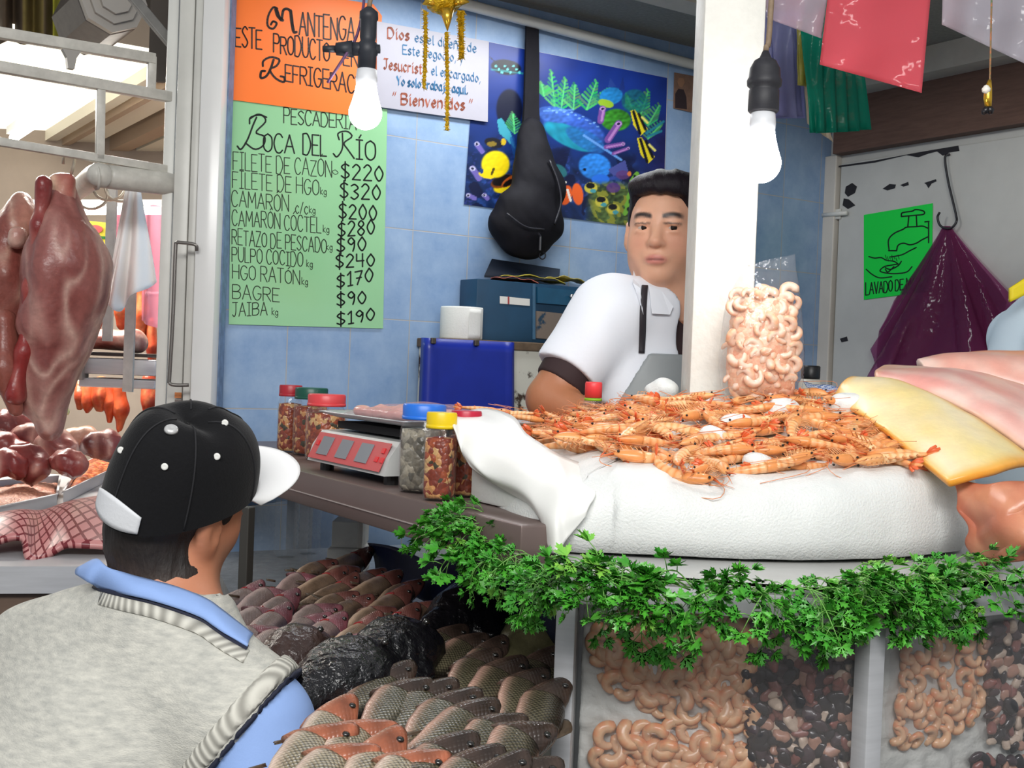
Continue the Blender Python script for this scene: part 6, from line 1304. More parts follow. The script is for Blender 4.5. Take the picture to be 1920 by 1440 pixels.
t = thing('steel_pipe', 'thick white steel pipe under the rail frame, bent back over the meat', 'pipe', tuple(pb(260, 350))); mb = MB(); q = [pb(362, 350), pb(260, 338), pb(200, 331), W(180, 330, 3.0), W(150, 352, 3.5), W(112, 382, 4.2)]; mb.tube(spline(q, 24), .030, 14); mb.build('tube', M_rail, t, True)
mb = MB(); mb.tube([pb(178, 331, .0), pb(182, 331, .0)], .034, 14); mb.build('end_cap', M_rail, t, True)
for i, (x, y) in enumerate(((205, 350), (172, 366), (228, 352))):
    c = W(x, y, 3.3); mb = MB(); mb.tube([c + CR * .045 * math.cos(a) + ZUP * .038 * math.sin(a) for a in np.linspace(-3.3, .5, 16)], .004, 6); o = mb.build('meat_hook', mat('hook_metal', (200, 190, 172), .35, .6), smooth=True)
    tag(o, ('middle', 'left', 'right')[i] + ' empty curved wire meat hook hanging from the thick pipe', 'hook', 'empty meat hooks')
# rolled shutter, brace and awnings under the market roof
c0 = W(208, 2, 3.5); t = thing('rolled_shutter', 'octagonal rolled up metal shutter under the dark market roof', 'shutter', tuple(c0)); ax = (NA, ZUP, -DB)
mb = MB(); mb.lathe([(.09, -.02), (.10, 0), (.10, .3), (.09, .3)], c0 + DB * 0, 8, (DA, ZUP, -DB)); mb.build('slats', mat('shutter_grey', (96, 90, 86), .5, .4, noise=.3, nscale=30), t)
for r_, z in ((.098, -.03), (.075, -.045), (.05, -.06)): mb = MB(); mb.lathe([(r_ - .012, z), (r_, z), (r_, z + .03), (r_ - .012, z + .03)], c0, 8, (DA, ZUP, -DB)); mb.build('roll_edge', mat('shutter_edge', (170, 164, 156), .5, .3), t)
mb = MB(); a, b = W(236, -20, 3.12), W(346, 112, 3.12); d = (b - a); L_ = np.linalg.norm(d); d /= L_; mb.box((a + b) / 2, (L_, .028, .02), (d, np.cross(d, NA), NA), .003); tag(mb.build('steel_brace', mat('brace_grey', (132, 130, 126), .5, .3, noise=.3), None), 'diagonal grey steel brace from the roof to the white post', 'brace')
mb = MB(); a, b = W(296, -20, 3.4), W(335, 130, 3.4); mb.box((a + b) / 2, (.10, .02, .3)); tag(mb.build('dark_panel', mat('panel_brown', (66, 58, 50), .7), None), 'dark brown panel behind the diagonal brace', 'panel')
G = [[W(-20 + 165 * f, -40 + 120 * g + 4 * math.sin(20 * f), 4.1 + .05 * math.sin(28 * f)) for g in np.linspace(0, 1, 6)] for f in np.linspace(0, 1, 60)]
V, F = solid_grid(np.array(G), .003); cc = []
for f in np.linspace(0, 1, 60):
    for g in range(6): cc.append(lin(np.array((84, 68, 50) if f < .38 or .62 < f < .72 else (196, 196, 70) if f > .72 else (120, 104, 52))))
tag(link_mesh('awning', V, F, mat('awning_cloth', (255, 255, 255), .8, attr=True, noise=.3), None, True, np.array(cc + cc)), 'brown and yellow striped awning cloth bundled under the roof at upper left', 'awning')
# ---- meat
M_meat = mat('raw_meat', (255, 255, 255), .32, attr=True, noise=.25, nscale=70, bump=.4, bscale=90, spec=.5, bdist=.003)
def meat_cols(V, fat=.25, seed=0, dark=(126, 46, 44), mid=(176, 92, 84), pale=(226, 190, 172), grey=(160, 116, 116), sc=1.0):
    st = np.asarray(V) * np.array([1, 1, .28]); n1 = vnoise(st, 14 * sc, seed); n2 = vnoise(st, 34 * sc, seed + 1); n3 = vnoise(st, 9 * sc, seed + 2); C = np.array(mid, float)[None] * np.ones((len(V), 1))
    f = np.clip(n1 * 1.2, 0, 1)[:, None]; C = C * (1 - f) + np.array(dark) * f; f = np.clip(n3 * 1.3 - .1, 0, 1)[:, None] * .8; C = C * (1 - f) + np.array(grey) * f
    f = (np.clip(1 - np.abs(n2) / (.25 + fat), 0, 1) ** 1.3)[:, None] * min(1, .5 + fat * 1.4); f = f * np.clip(n1 + .75, 0, 1)[:, None]; C = C * (1 - f) + np.array(pale) * f; return lin(np.clip(C, 0, 255))
def meat(name, label, parts, y, h=.010, seed=0, cat='meat', group=None, cols={}, amp=.006, k=.03, flat=.75, par=None, fq=1.0):
    """parts: tapered limbs (x0,y0,r0 px)->(x1,y1,r1 px) hanging at depth y"""
    Q = [(W(a[0], a[1], y + (a[3] if len(a) > 3 else 0)), W(b[0], b[1], y + (b[3] if len(b) > 3 else 0)), a[2] / FPX * y, b[2] / FPX * y) for a, b in parts]
    P = np.array([q[0] for q in Q] + [q[1] for q in Q]); R_ = max(max(q[2], q[3]) for q in Q) * 1.5 + .05; S = SDF(P.min(0) - R_, P.max(0) + R_, h)
    for a, b, ra, rb in Q: S.add(S.cone(a, b, ra, rb, squash=((0, 1, 0), flat)), k)
    q = S.P.reshape(-1, 3) * np.array([1, 1, .5]); S.d += (amp * vnoise(q, 18 * fq, seed) + amp * .5 * vnoise(q, 45 * fq, seed + 5)).reshape(S.d.shape); V, F = S.mesh(); o = link_mesh(name, V, F, M_meat, par, True, meat_cols(V, seed=seed, **cols))
    return tag(o, label, cat, group) if label else o
t = thing('beef_carcass', 'large hanging beef leg with pale membrane, nearest the white cloth', 'meat', tuple(W(115, 335, 2.98)))
meat('leg_muscle', None, [((116, 345, 22), (112, 420, 40)), ((112, 420, 40), (120, 500, 62)), ((128, 470, 50), (150, 545, 40)), ((120, 500, 62), (105, 610, 56)), ((105, 610, 50), (98, 690, 38)), ((98, 690, 36), (92, 800, 24)), ((130, 560, 40), (128, 650, 22)), ((75, 690, 24), (60, 760, 16))], 2.98, .007, 3, par=t, k=.06, cols=dict(fat=.22, grey=(182, 146, 142), mid=(156, 94, 88), dark=(112, 50, 48), pale=(226, 194, 178)), amp=.009)
meat('shank', None, [((104, 340, 11), (112, 372, 18)), ((128, 338, 12), (120, 372, 18))], 2.97, .006, 4, par=t, cols=dict(fat=.5, pale=(236, 206, 176)))
mb = MB(); c = W(118, 330, 2.97); mb.tube([c + ZUP * .03 + CR * .0, c + ZUP * .05, c + ZUP * .06 + CR * .015, c + ZUP * .05 + CR * .03, c + ZUP * .0 + CR * .02], .004, 6); mb.build('hook', mat('hook_metal'), t, True)
t = thing('beef_carcass', 'paler hanging beef side with round joint, at the left picture edge', 'meat', tuple(W(30, 380, 3.05)))
meat('side_muscle', None, [((40, 375, 18), (34, 430, 34)), ((34, 430, 34), (20, 520, 48)), ((20, 520, 48), (4, 620, 46)), ((0, 560, 40), (-20, 700, 40)), ((40, 560, 24), (22, 720, 14))], 3.06, .008, 8, par=t, k=.06, cols=dict(fat=.3, grey=(160, 124, 122), mid=(150, 86, 76), pale=(226, 190, 168)), amp=.009)
meat('joint', None, [((34, 440, 16), (32, 452, 16))], 2.97, .006, 9, par=t, amp=.002, cols=dict(fat=.6))
meat('beef_ribs', 'narrow dark red rib strip hanging between the two beef pieces', [((82, 345, 11), (74, 420, 13)), ((74, 420, 13), (60, 540, 13)), ((60, 540, 13), (42, 660, 16)), ((42, 660, 16), (30, 740, 20))], 2.90, .006, 12, cols=dict(dark=(110, 30, 34), mid=(150, 50, 48), pale=(200, 130, 116), fat=.2, grey=(120, 60, 60)), amp=.008)
meat('beef_flank', 'dark hanging meat flap low at the left picture edge', [((10, 600, 20), (14, 690, 24)), ((14, 690, 24), (30, 770, 14))], 2.92, .008, 14, cols=dict(dark=(100, 40, 36), mid=(150, 80, 66), fat=.3))
M_or = None
for i, (x, y0, y1, r) in enumerate(((158, 560, 640, 10), (178, 555, 640, 11), (228, 545, 612, 12), (262, 540, 640, 11), (283, 600, 700, 11), (165, 722, 770, 11), (188, 722, 765, 12), (204, 724, 788, 11), (224, 726, 806, 12), (278, 710, 790, 12), (150, 722, 765, 10))):
    meat('meat_strip', 'orange red marinated meat strip hanging behind the steel scale', [((x, y0, r), (x + 3, (y0 + y1) / 2, r * 1.1)), ((x + 3, (y0 + y1) / 2, r), (x, y1, r * .6))], 4.35, .011, 20 + i, group='marinated meat strips', cols=dict(dark=(170, 40, 20), mid=(222, 92, 50), pale=(246, 170, 110), grey=(190, 70, 44), fat=.2), amp=.010)
# counter and trays
ZB = 1.15; mb = MB(); t = thing('butcher_counter', 'steel counter of the butcher covered with cut meat', 'counter', (-1.3, 3.0, 0)); P = [PZ(-120, 1062, ZB), PZ(200, 1062, ZB), W(300, 900, 3.7) * np.array([1, 1, 0]) + ZUP * ZB, W(-120, 900, 3.9) * np.array([1, 1, 0]) + ZUP * ZB]
P = [np.array([p[0], p[1], ZB - .05]) for p in P]; mb.prism(P, ZUP, .05); mb.build('counter_top', M_steel, t)
P2 = [p * np.array([1, 1, 0]) + np.array([0, .02, .0]) for p in P]; mb = MB(); mb.prism(P2, ZUP, ZB - .055); mb.build('counter_base', mat('counter_brown', (104, 84, 70), .5, noise=.3), t)
for i, (x, y, dep, r, lab, c) in enumerate(((20, 842, 3.3, 46, 'dark red meat chunk at the left edge of the heap', 0), (62, 826, 3.35, 44, 'marbled meat chunk below the carcass', 1), (110, 835, 3.3, 42, 'pale fatty meat chunk in the middle of the heap', 2), (30, 800, 3.5, 40, 'meat chunk at the top left of the heap', 0), (200, 836, 3.45, 36, 'dark rounded meat piece at the right end of the heap', 0), (156, 820, 3.5, 30, 'tan slab of meat beside the dark rounded piece', 3), (60, 868, 3.1, 44, 'ridged meat piece in front of the heap', 1), (130, 866, 3.1, 36, 'dark meat piece behind the orange tray', 0), (4, 870, 3.05, 40, 'dark meat piece behind the ground meat tray', 0))):
    meat('meat_chunk', lab, [((x - r * .5, y, r * .62), (x + r * .5, y + 4, r * .55)), ((x, y - r * .3, r * .4), (x + r * .2, y + 8, r * .5))], dep, .009, 40 + i, cols=(dict(dark=(84, 26, 28), mid=(130, 48, 46), grey=(110, 60, 60), fat=.2), dict(fat=.25, mid=(140, 62, 58), dark=(90, 30, 32), grey=(130, 80, 78)), dict(fat=.6, mid=(176, 108, 96)), dict(mid=(206, 148, 110), dark=(190, 120, 90), grey=(216, 170, 130)))[c], amp=.016, fq=1.9, flat=1)
def ctray(pts, label, content_label, mcol, h=.03):
    P = [PZ(x, y, ZB + .001) for x, y in pts]; c = np.mean(P, 0); t = thing('meat_tray', label, 'tray', tuple(c)); Pi = [c + (p - c) * .93 for p in P]; mb = MB()
    k = len(P); mb.loft([[p for p in P], [p + ZUP * h for p in P], [c + (p - c) * 1.04 + ZUP * h for p in P], [c + (p - c) * 1.04 + ZUP * (h + .003) for p in P], [c + (p - c) * .97 + ZUP * (h + .003) for p in P], [c + (p - c) * .95 + ZUP * .004 for p in P]], cap=True); mb.build('pan', mat('tray_steel'), t)
    lo, hi = np.min(Pi, 0), np.max(Pi, 0); G = []
    n = 26
    for f in np.linspace(0, 1, n):
        G.append([Pi[0] * (1 - f) * (1 - g) + Pi[1] * f * (1 - g) + Pi[2] * f * g + Pi[3] * (1 - f) * g + ZUP * (h * .4 + .018 * math.sin(math.pi * f) ** .5 * math.sin(math.pi * g) ** .5) for g in np.linspace(0, 1, n)])
    G = np.array(G); G[..., 2] += .005 * vnoise(G.reshape(-1, 3), 60, 3).reshape(n, n); V, F = solid_grid(G, .006); o = link_mesh('cut_meat', V, F, mcol); tag(o, content_label, 'meat', kind='stuff')
ctray([(-40, 985), (106, 950), (112, 912), (-20, 925)], 'steel tray of pinkish ground meat at the left picture edge', 'pinkish ground meat filling the steel tray at the left edge', chunk_mat('ground_meat', [(0, (196, 132, 108)), (.5, (214, 152, 124)), (.8, (176, 104, 84))], 150, .4))
ctray([(118, 945), (215, 895), (235, 850), (150, 888)], 'steel tray of orange marinated strips behind the black cap', 'orange marinated meat strips in the steel tray behind the black cap', chunk_mat('marinated', [(0, (206, 100, 50)), (.4, (230, 150, 90)), (.7, (150, 50, 36))], 90, .3))
# scored pork skin over the counter's front
m = bpy.data.materials.new('scored_skin'); m.use_nodes = True; nt = m.node_tree; N = nt.nodes; L_n = nt.links; tc = N.new('ShaderNodeTexCoord'); br = N.new('ShaderNodeTexBrick'); br.offset = 0; mp = N.new('ShaderNodeMapping'); mp.inputs['Rotation'].default_value = (0, 0, .6)
L_n.new(tc.outputs['UV'], mp.inputs[0]); L_n.new(mp.outputs[0], br.inputs[0]); br.inputs['Scale'].default_value = 1; br.inputs['Brick Width'].default_value = .075; br.inputs['Row Height'].default_value = .075; br.inputs['Mortar Size'].default_value = .009; br.inputs['Color1'].default_value = srgb(206, 150, 146); br.inputs['Color2'].default_value = srgb(186, 118, 118); br.inputs['Mortar'].default_value = srgb(116, 36, 44)
L_n.new(br.outputs[0], N['Principled BSDF'].inputs[0]); N['Principled BSDF'].inputs['Roughness'].default_value = .35; bp = N.new('ShaderNodeBump'); bp.inputs['Strength'].default_value = .6; bp.inputs['Distance'].default_value = .004; bp.invert = True; L_n.new(br.outputs['Fac'], bp.inputs['Height']); L_n.new(bp.outputs[0], N['Principled BSDF'].inputs['Normal'])
nu, nv = 40, 24; top = spline([PZ(-60, 985, ZB + .03), PZ(60, 968, ZB + .035), PZ(130, 945, ZB + .035), PZ(230, 925, ZB + .03)], nu); bot = spline([W(-60, 1040, 2.25), W(30, 1010, 2.27), W(66, 1052, 2.25), W(130, 1022, 2.3), W(230, 1030, 2.3)], nu)
G = np.array([[top[i] + (bot[i] - top[i]) * g + ZUP * .03 * math.sin(math.pi * g) + np.array([0, -.01, 0]) * math.sin(9 * i / nu * 2) * g for g in np.linspace(0, 1, nv)] for i in range(nu)]); V, F = solid_grid(G, .012); o = link_mesh('pork_skin', V, F, m); uv = o.data.uv_layers.new(name='UVMap'); li = np.empty(len(o.data.loops), np.int32); o.data.loops.foreach_get('vertex_index', li); li = li % (nu * nv); uv.data.foreach_set('uv', np.stack([(li // nv) / nu * 1.4, (li % nv) / nv * .8], 1).ravel())
tag(o, 'slab of scored pink pork skin hanging over the front of the butcher counter', 'meat')
# ---- scale with meat, cloths, poster
t = thing('hanging_scale', 'steel butcher scale with a small green lit display behind the carcass', 'scale', tuple(W(215, 725, 3.7)))
a, b = W(150, 668, 3.7), W(292, 722, 3.7); c = (a + b) / 2; mb = MB(); mb.box(c + np.array([0, .1, .012]), (b[0] - a[0], .2, abs(b[2] - a[2]) - .03), None, .006); auto_smooth(mb.build('housing', M_steel, t)); mb = MB(); mb.box(c + np.array([0, .1, -.04]), (b[0] - a[0], .21, .028), None, .004); mb.build('base', M_steel, t)
a = W(135, 685, 3.66); mb = MB(); mb.box(a + np.array([0, .05, 0]), (.05, .06, .09), None, .003); mb.build('display_box', mat('box_grey', (150, 140, 132), .5), t); mb = MB(); mb.box(a + np.array([0, .017, .005]), (.022, .004, .046)); mb.build('lit_display', mat('green_led', (20, 230, 60), .4, emit=(20, 255, 60), estr=1.2), t)
mb = MB(); a, b = W(152, 660, 3.7), W(276, 664, 3.7); mb.box((a + b) / 2 + np.array([0, .1, -.004]), (b[0] - a[0], .2, .012), None, .003); mb.build('platter', mat('platter_dark', (60, 54, 52), .4, .4), t)
for x0, x1, y0, y1 in ((236, 250, 540, 735), (201, 211, 350, 640)):
    a, b = W(x0, y0, 3.62), W(x1, y1, 3.62); mb = MB(); mb.box((a + b) / 2, (b[0] - a[0] - .004, .016, abs(a[2] - b[2]))); mb.build('column', M_rail, t)
meat('meat_slab', 'reddish folded meat slab lying on the steel butcher scale', [((170, 642, 14), (250, 636, 20)), ((190, 630, 12), (260, 648, 14))], 3.78, .009, 60, cols=dict(dark=(120, 44, 40), mid=(170, 84, 74), fat=.35), flat=.5)
def cloth(name, label, pts_top, pts_bot, y, m, folds, amp, cat='cloth', nu=36, nv=20, dy=0):
    tp = spline([W(x, yy, y) for x, yy in pts_top], nu); bt = spline([W(x, yy, y + dy) for x, yy in pts_bot], nu); f = np.linspace(0, 1, nu)
    G = np.array([[tp[i] + (bt[i] - tp[i]) * g + np.array([0, 1, 0]) * amp * math.sin(folds * f[i] * 6.28 + 1.3 * g) * (.25 + .75 * g) for g in np.linspace(0, 1, nv)] for i in range(nu)]); V, F = solid_grid(G, .002); return tag(link_mesh(name, V, F, m), label, cat)
cloth('white_cloth', 'white cloth hanging in a tall narrow fold beside the carcass', [(236, 352), (250, 350), (262, 354)], [(194, 560), (208, 572), (222, 584), (240, 560), (268, 545), (291, 528)], 3.25, mat('cotton_white', (236, 236, 234), .9, bump=.1, bscale=300), 2.2, .02)
M_pink = film('pink_plastic', (238, 186, 200), .5, .5, .2, .6, 30, tr=(246, 214, 226))
cloth('pink_sheet', 'pink plastic sheet hanging right of the white cloth by the post', [(268, 400), (285, 385), (312, 390)], [(262, 600), (285, 612), (312, 620)], 3.6, M_pink, 1.5, .02); cloth('pink_sheet', 'pink plastic sheet hanging left of the white cloth', [(214, 390), (226, 395), (240, 390)], [(196, 560), (214, 575), (232, 570)], 3.75, M_pink, 1.2, .02)
t = thing('meat_poster', 'small yellow and green picture poster far behind the carcass', 'poster', tuple(W(178, 460, 5.5))); q = lambda x, y, o: W(x, y, 5.5 - o)
mb = MB(); mb.prism([q(140, 412, 0), q(206, 418, 0), q(206, 462, 0), q(140, 456, 0)][::-1], np.array([0, -1, 0]), .004); mb.build('card', mat('poster_yellow', (236, 220, 60), .5), t)
mb = MB(); mb.prism([q(156, 414, .006), q(161, 414, .006), q(161, 458, .006), q(156, 458, .006)][::-1], np.array([0, -1, 0]), .003); mb.prism([q(140, 439, .006), q(206, 444, .006), q(206, 449, .006), q(140, 444, .006)][::-1], np.array([0, -1, 0]), .003); mb.build('green_band', mat('poster_green', (40, 130, 50), .5), t)
for x, y, rx, ry, c_ in ((178, 430, 15, 8, (220, 96, 100)), (180, 451, 13, 6, (226, 206, 190))): mb = MB(); mb.prism([q(x + rx * math.cos(a), y + ry * math.sin(a), .010) for a in np.linspace(0, 6.28, 20)[:-1]][::-1], np.array([0, -1, 0]), .003); mb.build('picture', mat('pic_%d' % c_[1], c_, .5), t)
for i, y in enumerate((738, 750, 761, 772)):
    c = W(122 + (i % 2) * 2, y, 3.4); mb = MB(); mb.lathe([(.0005, -.010), (.007, -.008), (.0105, 0), (.008, .007), (.002, .011), (.001, .014)], c, 12); tag(mb.build('garlic_bulb', mat('garlic', (214, 216, 150), .5), smooth=True), 'pale green garlic bulb in a short hanging string behind the carcass', 'garlic', 'garlic string')
# rod handle and stickers on the post
mb = MB(); mb.tube(spline([W(369, 470, 2.915), W(366, 459, 2.91), W(340, 455, 2.91), W(331, 456, 2.91), W(329, 470, 2.91), W(324, 600, 2.91), W(318, 705, 2.91), W(318, 718, 2.91), W(328, 722, 2.91), W(354, 722, 2.92)], 60), .0045, 8)
tag(mb.build('steel_rod', mat('rod_metal', (120, 116, 112), .35, .7), smooth=True), 'long bent steel rod latch fixed on the white posts', 'latch')
for i, (y, c_, lab) in enumerate(((741, (226, 140, 80), 'upper orange sticker on the white post behind the cap'), (754, (120, 110, 106), 'grey printed sticker between the two orange ones on the post'), (768, (222, 126, 66), 'lower orange sticker on the white post behind the cap'))):
    mb = MB(); mb.box(W(334, y, 2.984), (.017, .002, .014)); tag(mb.build('sticker', mat('sticker_%d' % c_[1], c_, .5, noise=.3, nscale=200)), lab, 'sticker')
# meat-stall tube lamp
for i, (px, py, y) in enumerate(((60, 235, 4.6), (185, 395, 5.2))):
    c = W(px, py, y); c[2] = min(c[2], 2.56); mb = MB(); t = thing('tube_lamp', ('glowing white tube lamp under the butcher ceiling', 'glowing white tube lamp far behind the carcass')[i], 'lamp', tuple(c)); d = -DB if i == 0 else CR; mb.tube([c - d * .35, c + d * .35], .018, 10); mb.build('tube', mat('tube_glow', (255, 252, 240), .4, emit=(255, 250, 236), estr=9), t, True); mb = MB(); mb.box(c + ZUP * .03, (.74, .05, .03), (d, np.cross(ZUP, d), ZUP)); mb.build('fitting', M_white, t)

for i, (x0, x1, yy) in enumerate(((140, 305, 548), (140, 305, 716))):  # rails added as support, so the meat strips do not float
    mb = MB(); mb.tube([W(x0, yy, 4.35), W(x1, yy + 4, 4.35)], .009, 8); tag(mb.build('added_strip_rail', M_rail, smooth=True), ('upper', 'lower')[i] + ' added steel rail holding up the orange marinated strips behind the scale', 'rail')
# ================================================================== hanging plastic bags, purple bag, ornaments
def hang_sheet(name, label, tl, tr, br, bl, dep, m, th=.0012, wav=.01, nfold=3, cat='bag', group=None, par=None, nu=28, nv=18, curl=.0, seed=0):
    f = np.linspace(0, 1, nu); g = np.linspace(0, 1, nv); G = []
    for a in f:
        row = []
        for b in g:
            x = (tl[0] * (1 - a) + tr[0] * a) * (1 - b) + (bl[0] * (1 - a) + br[0] * a) * b; y = (tl[1] * (1 - a) + tr[1] * a) * (1 - b) + (bl[1] * (1 - a) + br[1] * a) * b
            row.append(W(x, y, dep + wav * math.sin(nfold * 6.28 * a + 1.5 * b + seed) * (.3 + .7 * b) + curl * (a - .5) ** 2 + .004 * math.sin(9 * b + 5 * a + seed)))
        G.append(row)
    V, F = solid_grid(np.array(G), th); o = link_mesh(name, V, F, m, par); return tag(o, label, cat, group) if label else o
F_red = film('red_film', (255, 132, 146), .60, .5, .1, .7, 26, tr=(255, 160, 170)); F_clear = film('clear_film', (236, 230, 240), .42, .8, .12, .8, 34); F_pinkish = film('pinkish_film', (226, 206, 220), .5, .6, .14, .7, 34)
F_green = film('green_film', (24, 156, 130), .82, .3, .2, .4, 40, tr=(60, 160, 140)); F_blue = film('lilac_film', (160, 164, 206), .8, .25, .25, .4, 40, tr=(190, 190, 220)); F_yel = film('olive_film', (196, 190, 96), .8, .3, .2, .3, 40); F_cream = film('cream_film', (226, 212, 190), .85, .3, .2, .3, 40)
def bag_stack(name, label, cols, m, dep, step):
    c = cols[0]; t = thing(name, label, 'bag', tuple(W((c[3][0] + c[2][0]) / 2, c[2][1], dep)))
    for i, (tl, tr, br, bl) in enumerate(cols): hang_sheet('folded_bag', None, tl, tr, br, bl, dep - step * i, m, .0025, .004, 1.3, par=t, nu=12, nv=14, seed=i)
    return t
bag_stack('bag_bundle', 'bundle of dark green plastic bags hung high right of the bulb', [((1548, -30), (1600, -30), (1634, 243), (1520, 247)), ((1508, -30), (1590, -30), (1612, 246), (1518, 249)), ((1504, 30), (1580, 10), (1590, 247), (1524, 249)), ((1502, 50), (1562, 20), (1568, 248), (1530, 250)), ((1501, 56), (1540, 40), (1546, 246), (1522, 248))], F_green, 2.62, .012)
bag_stack('bag_bundle', 'bundle of lilac grey plastic bags hung behind the right bulb cord', [((1425, 20), (1500, 20), (1510, 222), (1440, 222)), ((1428, 30), (1490, 30), (1505, 218), (1446, 220)), ((1445, 35), (1485, 35), (1495, 222), (1458, 216))], F_blue, 2.72, .012)
bag_stack('bag_bundle', 'folded yellow olive bag edge between the lilac and green bundles', [((1494, 40), (1510, 40), (1511, 162), (1496, 160)), ((1497, 45), (1513, 45), (1514, 160), (1500, 158))], F_yel, 2.66, .01)
bag_stack('bag_bundle', 'cream plastic bags hanging lowest behind the green bundle', [((1512, 150), (1530, 150), (1562, 266), (1520, 236)), ((1508, 160), (1524, 160), (1550, 258), (1514, 232))], F_cream, 2.70, .01)
hang_sheet('plastic_bag', 'clear pinkish bag hanging in front of the lilac bundle at the top', (1432, -40), (1556, -40), (1540, 72), (1438, 34), 2.35, F_pinkish, wav=.012, nfold=1.6, seed=1)
hang_sheet('plastic_bag', 'translucent red plastic bag hanging at the top in front of the green bundle', (1556, -40), (1748, -40), (1728, 174), (1537, 121), 2.25, F_red, wav=.014, nfold=1.1, curl=.05, seed=2)
hang_sheet('plastic_bag', 'clear silvery bag hanging at the top right corner', (1768, -40), (1940, -40), (1940, 128), (1766, 46), 2.2, F_clear, wav=.012, nfold=2.0, seed=3)
mb = MB(); p = [W(x, -42, d_) for x, d_ in ((1400, 2.5), (1560, 2.3), (1760, 2.22), (1960, 2.18))]; mb.tube(spline(p, 12), .006, 8); tag(mb.build('assumed_bag_rail', M_rail, smooth=True), 'assumed thin steel rail above the picture from which the plastic bags hang', 'rail')  # assumed rail, out of view, for the bags to hang from
# dangling ornament at right
t = thing('bead_ornament', 'thin string ornament with gold and black tip hanging before the brown beam', 'ornament', tuple(W(1853, 216, 2.15)))
mb = MB(); mb.tube(spline([W(1860, -40, 2.15), W(1858, 60, 2.15), W(1856, 150, 2.15)], 12), .0016, 6); mb.build('string', mat('string_green', (70, 110, 70), .6, col2=(190, 110, 70), nscale=160), t)
mb = MB(); mb.tube([W(1856, 150, 2.15), W(1853, 165, 2.15), W(1852, 185, 2.15), W(1853, 200, 2.15)], [.003, .007, .008, .006], 8); mb.build('gold_drop', mat('gold_foil', (220, 176, 60), .25, .8), t, True); mb = MB(); mb.lathe([(.0001, -.008), (.007, -.004), (.008, .001), (.004, .007), (.0001, .009)], W(1849, 168, 2.145), 10); mb.build('pearl', mat('pearl', (240, 236, 226), .2), t, True)
mb = MB()
for dx in (-6, 4): mb.tube([W(1853, 198, 2.15), W(1853 + dx, 208, 2.15), W(1852 + dx * 1.5, 214, 2.15)], [.004, .007, .003], 6)
mb.build('black_tip', mat('tip_black', (24, 22, 26), .3), t, True)
# gold tinsel star ornament at the top
M_gold = mat('gold_tinsel', (236, 190, 30), .25, .55, noise=.5, nscale=150, bump=1, bscale=260, bdist=.004)
D_ = 2.55; t = thing('star_ornament', 'gold tinsel star ornament with hanging tassels before the white placard', 'ornament', tuple(W(838, 60, D_)))
c = W(832, -6, D_); S = SDF(c - .09, c + .09, .004); S.add(S.ell(c, (.042, .042, .038)), 0); S.d += (.004 * vnoise(S.P.reshape(-1, 3), 150, 3)).reshape(S.d.shape); V, F = S.mesh(0); link_mesh('ball', V, F, M_gold, t)
for tipx, tipy, bx, by in ((839, 58, 838, 18), (792, 8, 812, 0), (880, 4, 855, 0)): mb = MB(); mb.tube([W(bx, by, D_ - .02), W((bx + tipx) / 2, (by + tipy) / 2, D_ - .02), W(tipx, tipy, D_ - .02)], [.016, .009, .001], 10); mb.build('cone_point', mat('gold_foil'), t, True)
def tassel(pts, name='tassel'):
    P = spline([W(x, y, D_ - .03 + .006 * i) for i, (x, y) in enumerate(pts)], 46); mb = MB(); g = random.Random(len(pts) + int(pts[0][0])); mb.tube(P, [.0032 + .0022 * (i % 2) for i in range(46)], 6)
    for q in P:
        for _ in range(3): d = np.array([g.uniform(-1, 1), g.uniform(-1, 1), g.uniform(-.8, .2)]); d /= np.linalg.norm(d); mb.tube([q, q + d * .009], [.0014, .0005], 3)
    mb.build(name, M_gold, t)
tassel([(797, 20), (798, 60), (797, 110), (795, 165)]); tassel([(837, 60), (838, 110), (839, 170), (838, 244)]); tassel([(861, 20), (863, 60), (864, 110)]); tassel([(868, 20), (866, 70), (867, 108)])
# big purple bag on a wire hook on the door
hk = [wB(1781, 289, .02), wB(1772, 296, .03), wB(1778, 340, .03), wB(1792, 400, .03), wB(1793, 416, .035), wB(1782, 428, .04), wB(1764, 424, .045), wB(1758, 408, .05), wB(1762, 398, .05)]
mb = MB(); mb.tube(spline(hk, 60), .0038, 8); tag(mb.build('wire_hook', mat('hook_dark', (52, 52, 56), .4, .6), smooth=True), 'long bent wire hook holding the purple bag on the white door', 'hook')
t = thing('purple_bag', 'large translucent purple plastic bag hanging from the wire hook on the white door', 'bag', tuple(wB(1760, 720, .1)))
F_pur = film('purple_film', (176, 98, 148), .24, .45, .12, .8, 22, tr=(230, 190, 218))
def pbag(Ltop, edges, off, amp, nm, seed):
    G = []
    lo_, hi_ = edges
    for f in np.linspace(0, 1, 40):
        x0, y0 = Ltop; e = spline([(p[0], p[1], 0) for p in lo_ + hi_], 40)[int(f * 39)]; row = []
        for g in np.linspace(0, 1, 26): row.append(wB(x0 + (e[0] - x0) * g + (f - .5) * 14 * (1 - g), y0 + (e[1] - y0) * g ** .92, off + amp * math.sin(f * 19 + seed + 2 * g) * g + .10 * math.sin(math.pi * f) * g))
        G.append(row)
    V, F = solid_grid(np.array(G), .0008); link_mesh(nm, V, F, F_pur, t)
pbag((1775, 424), ([(1632, 655), (1640, 685), (1628, 712), (1700, 724)], [(1780, 726), (1850, 700), (1900, 640), (1912, 570)]), .035, .022, 'front_sheet', 0)
pbag((1775, 424), ([(1650, 600), (1645, 690), (1680, 715), (1720, 720)], [(1790, 715), (1830, 690), (1870, 620), (1890, 560)]), .02, .014, 'back_sheet', 2)
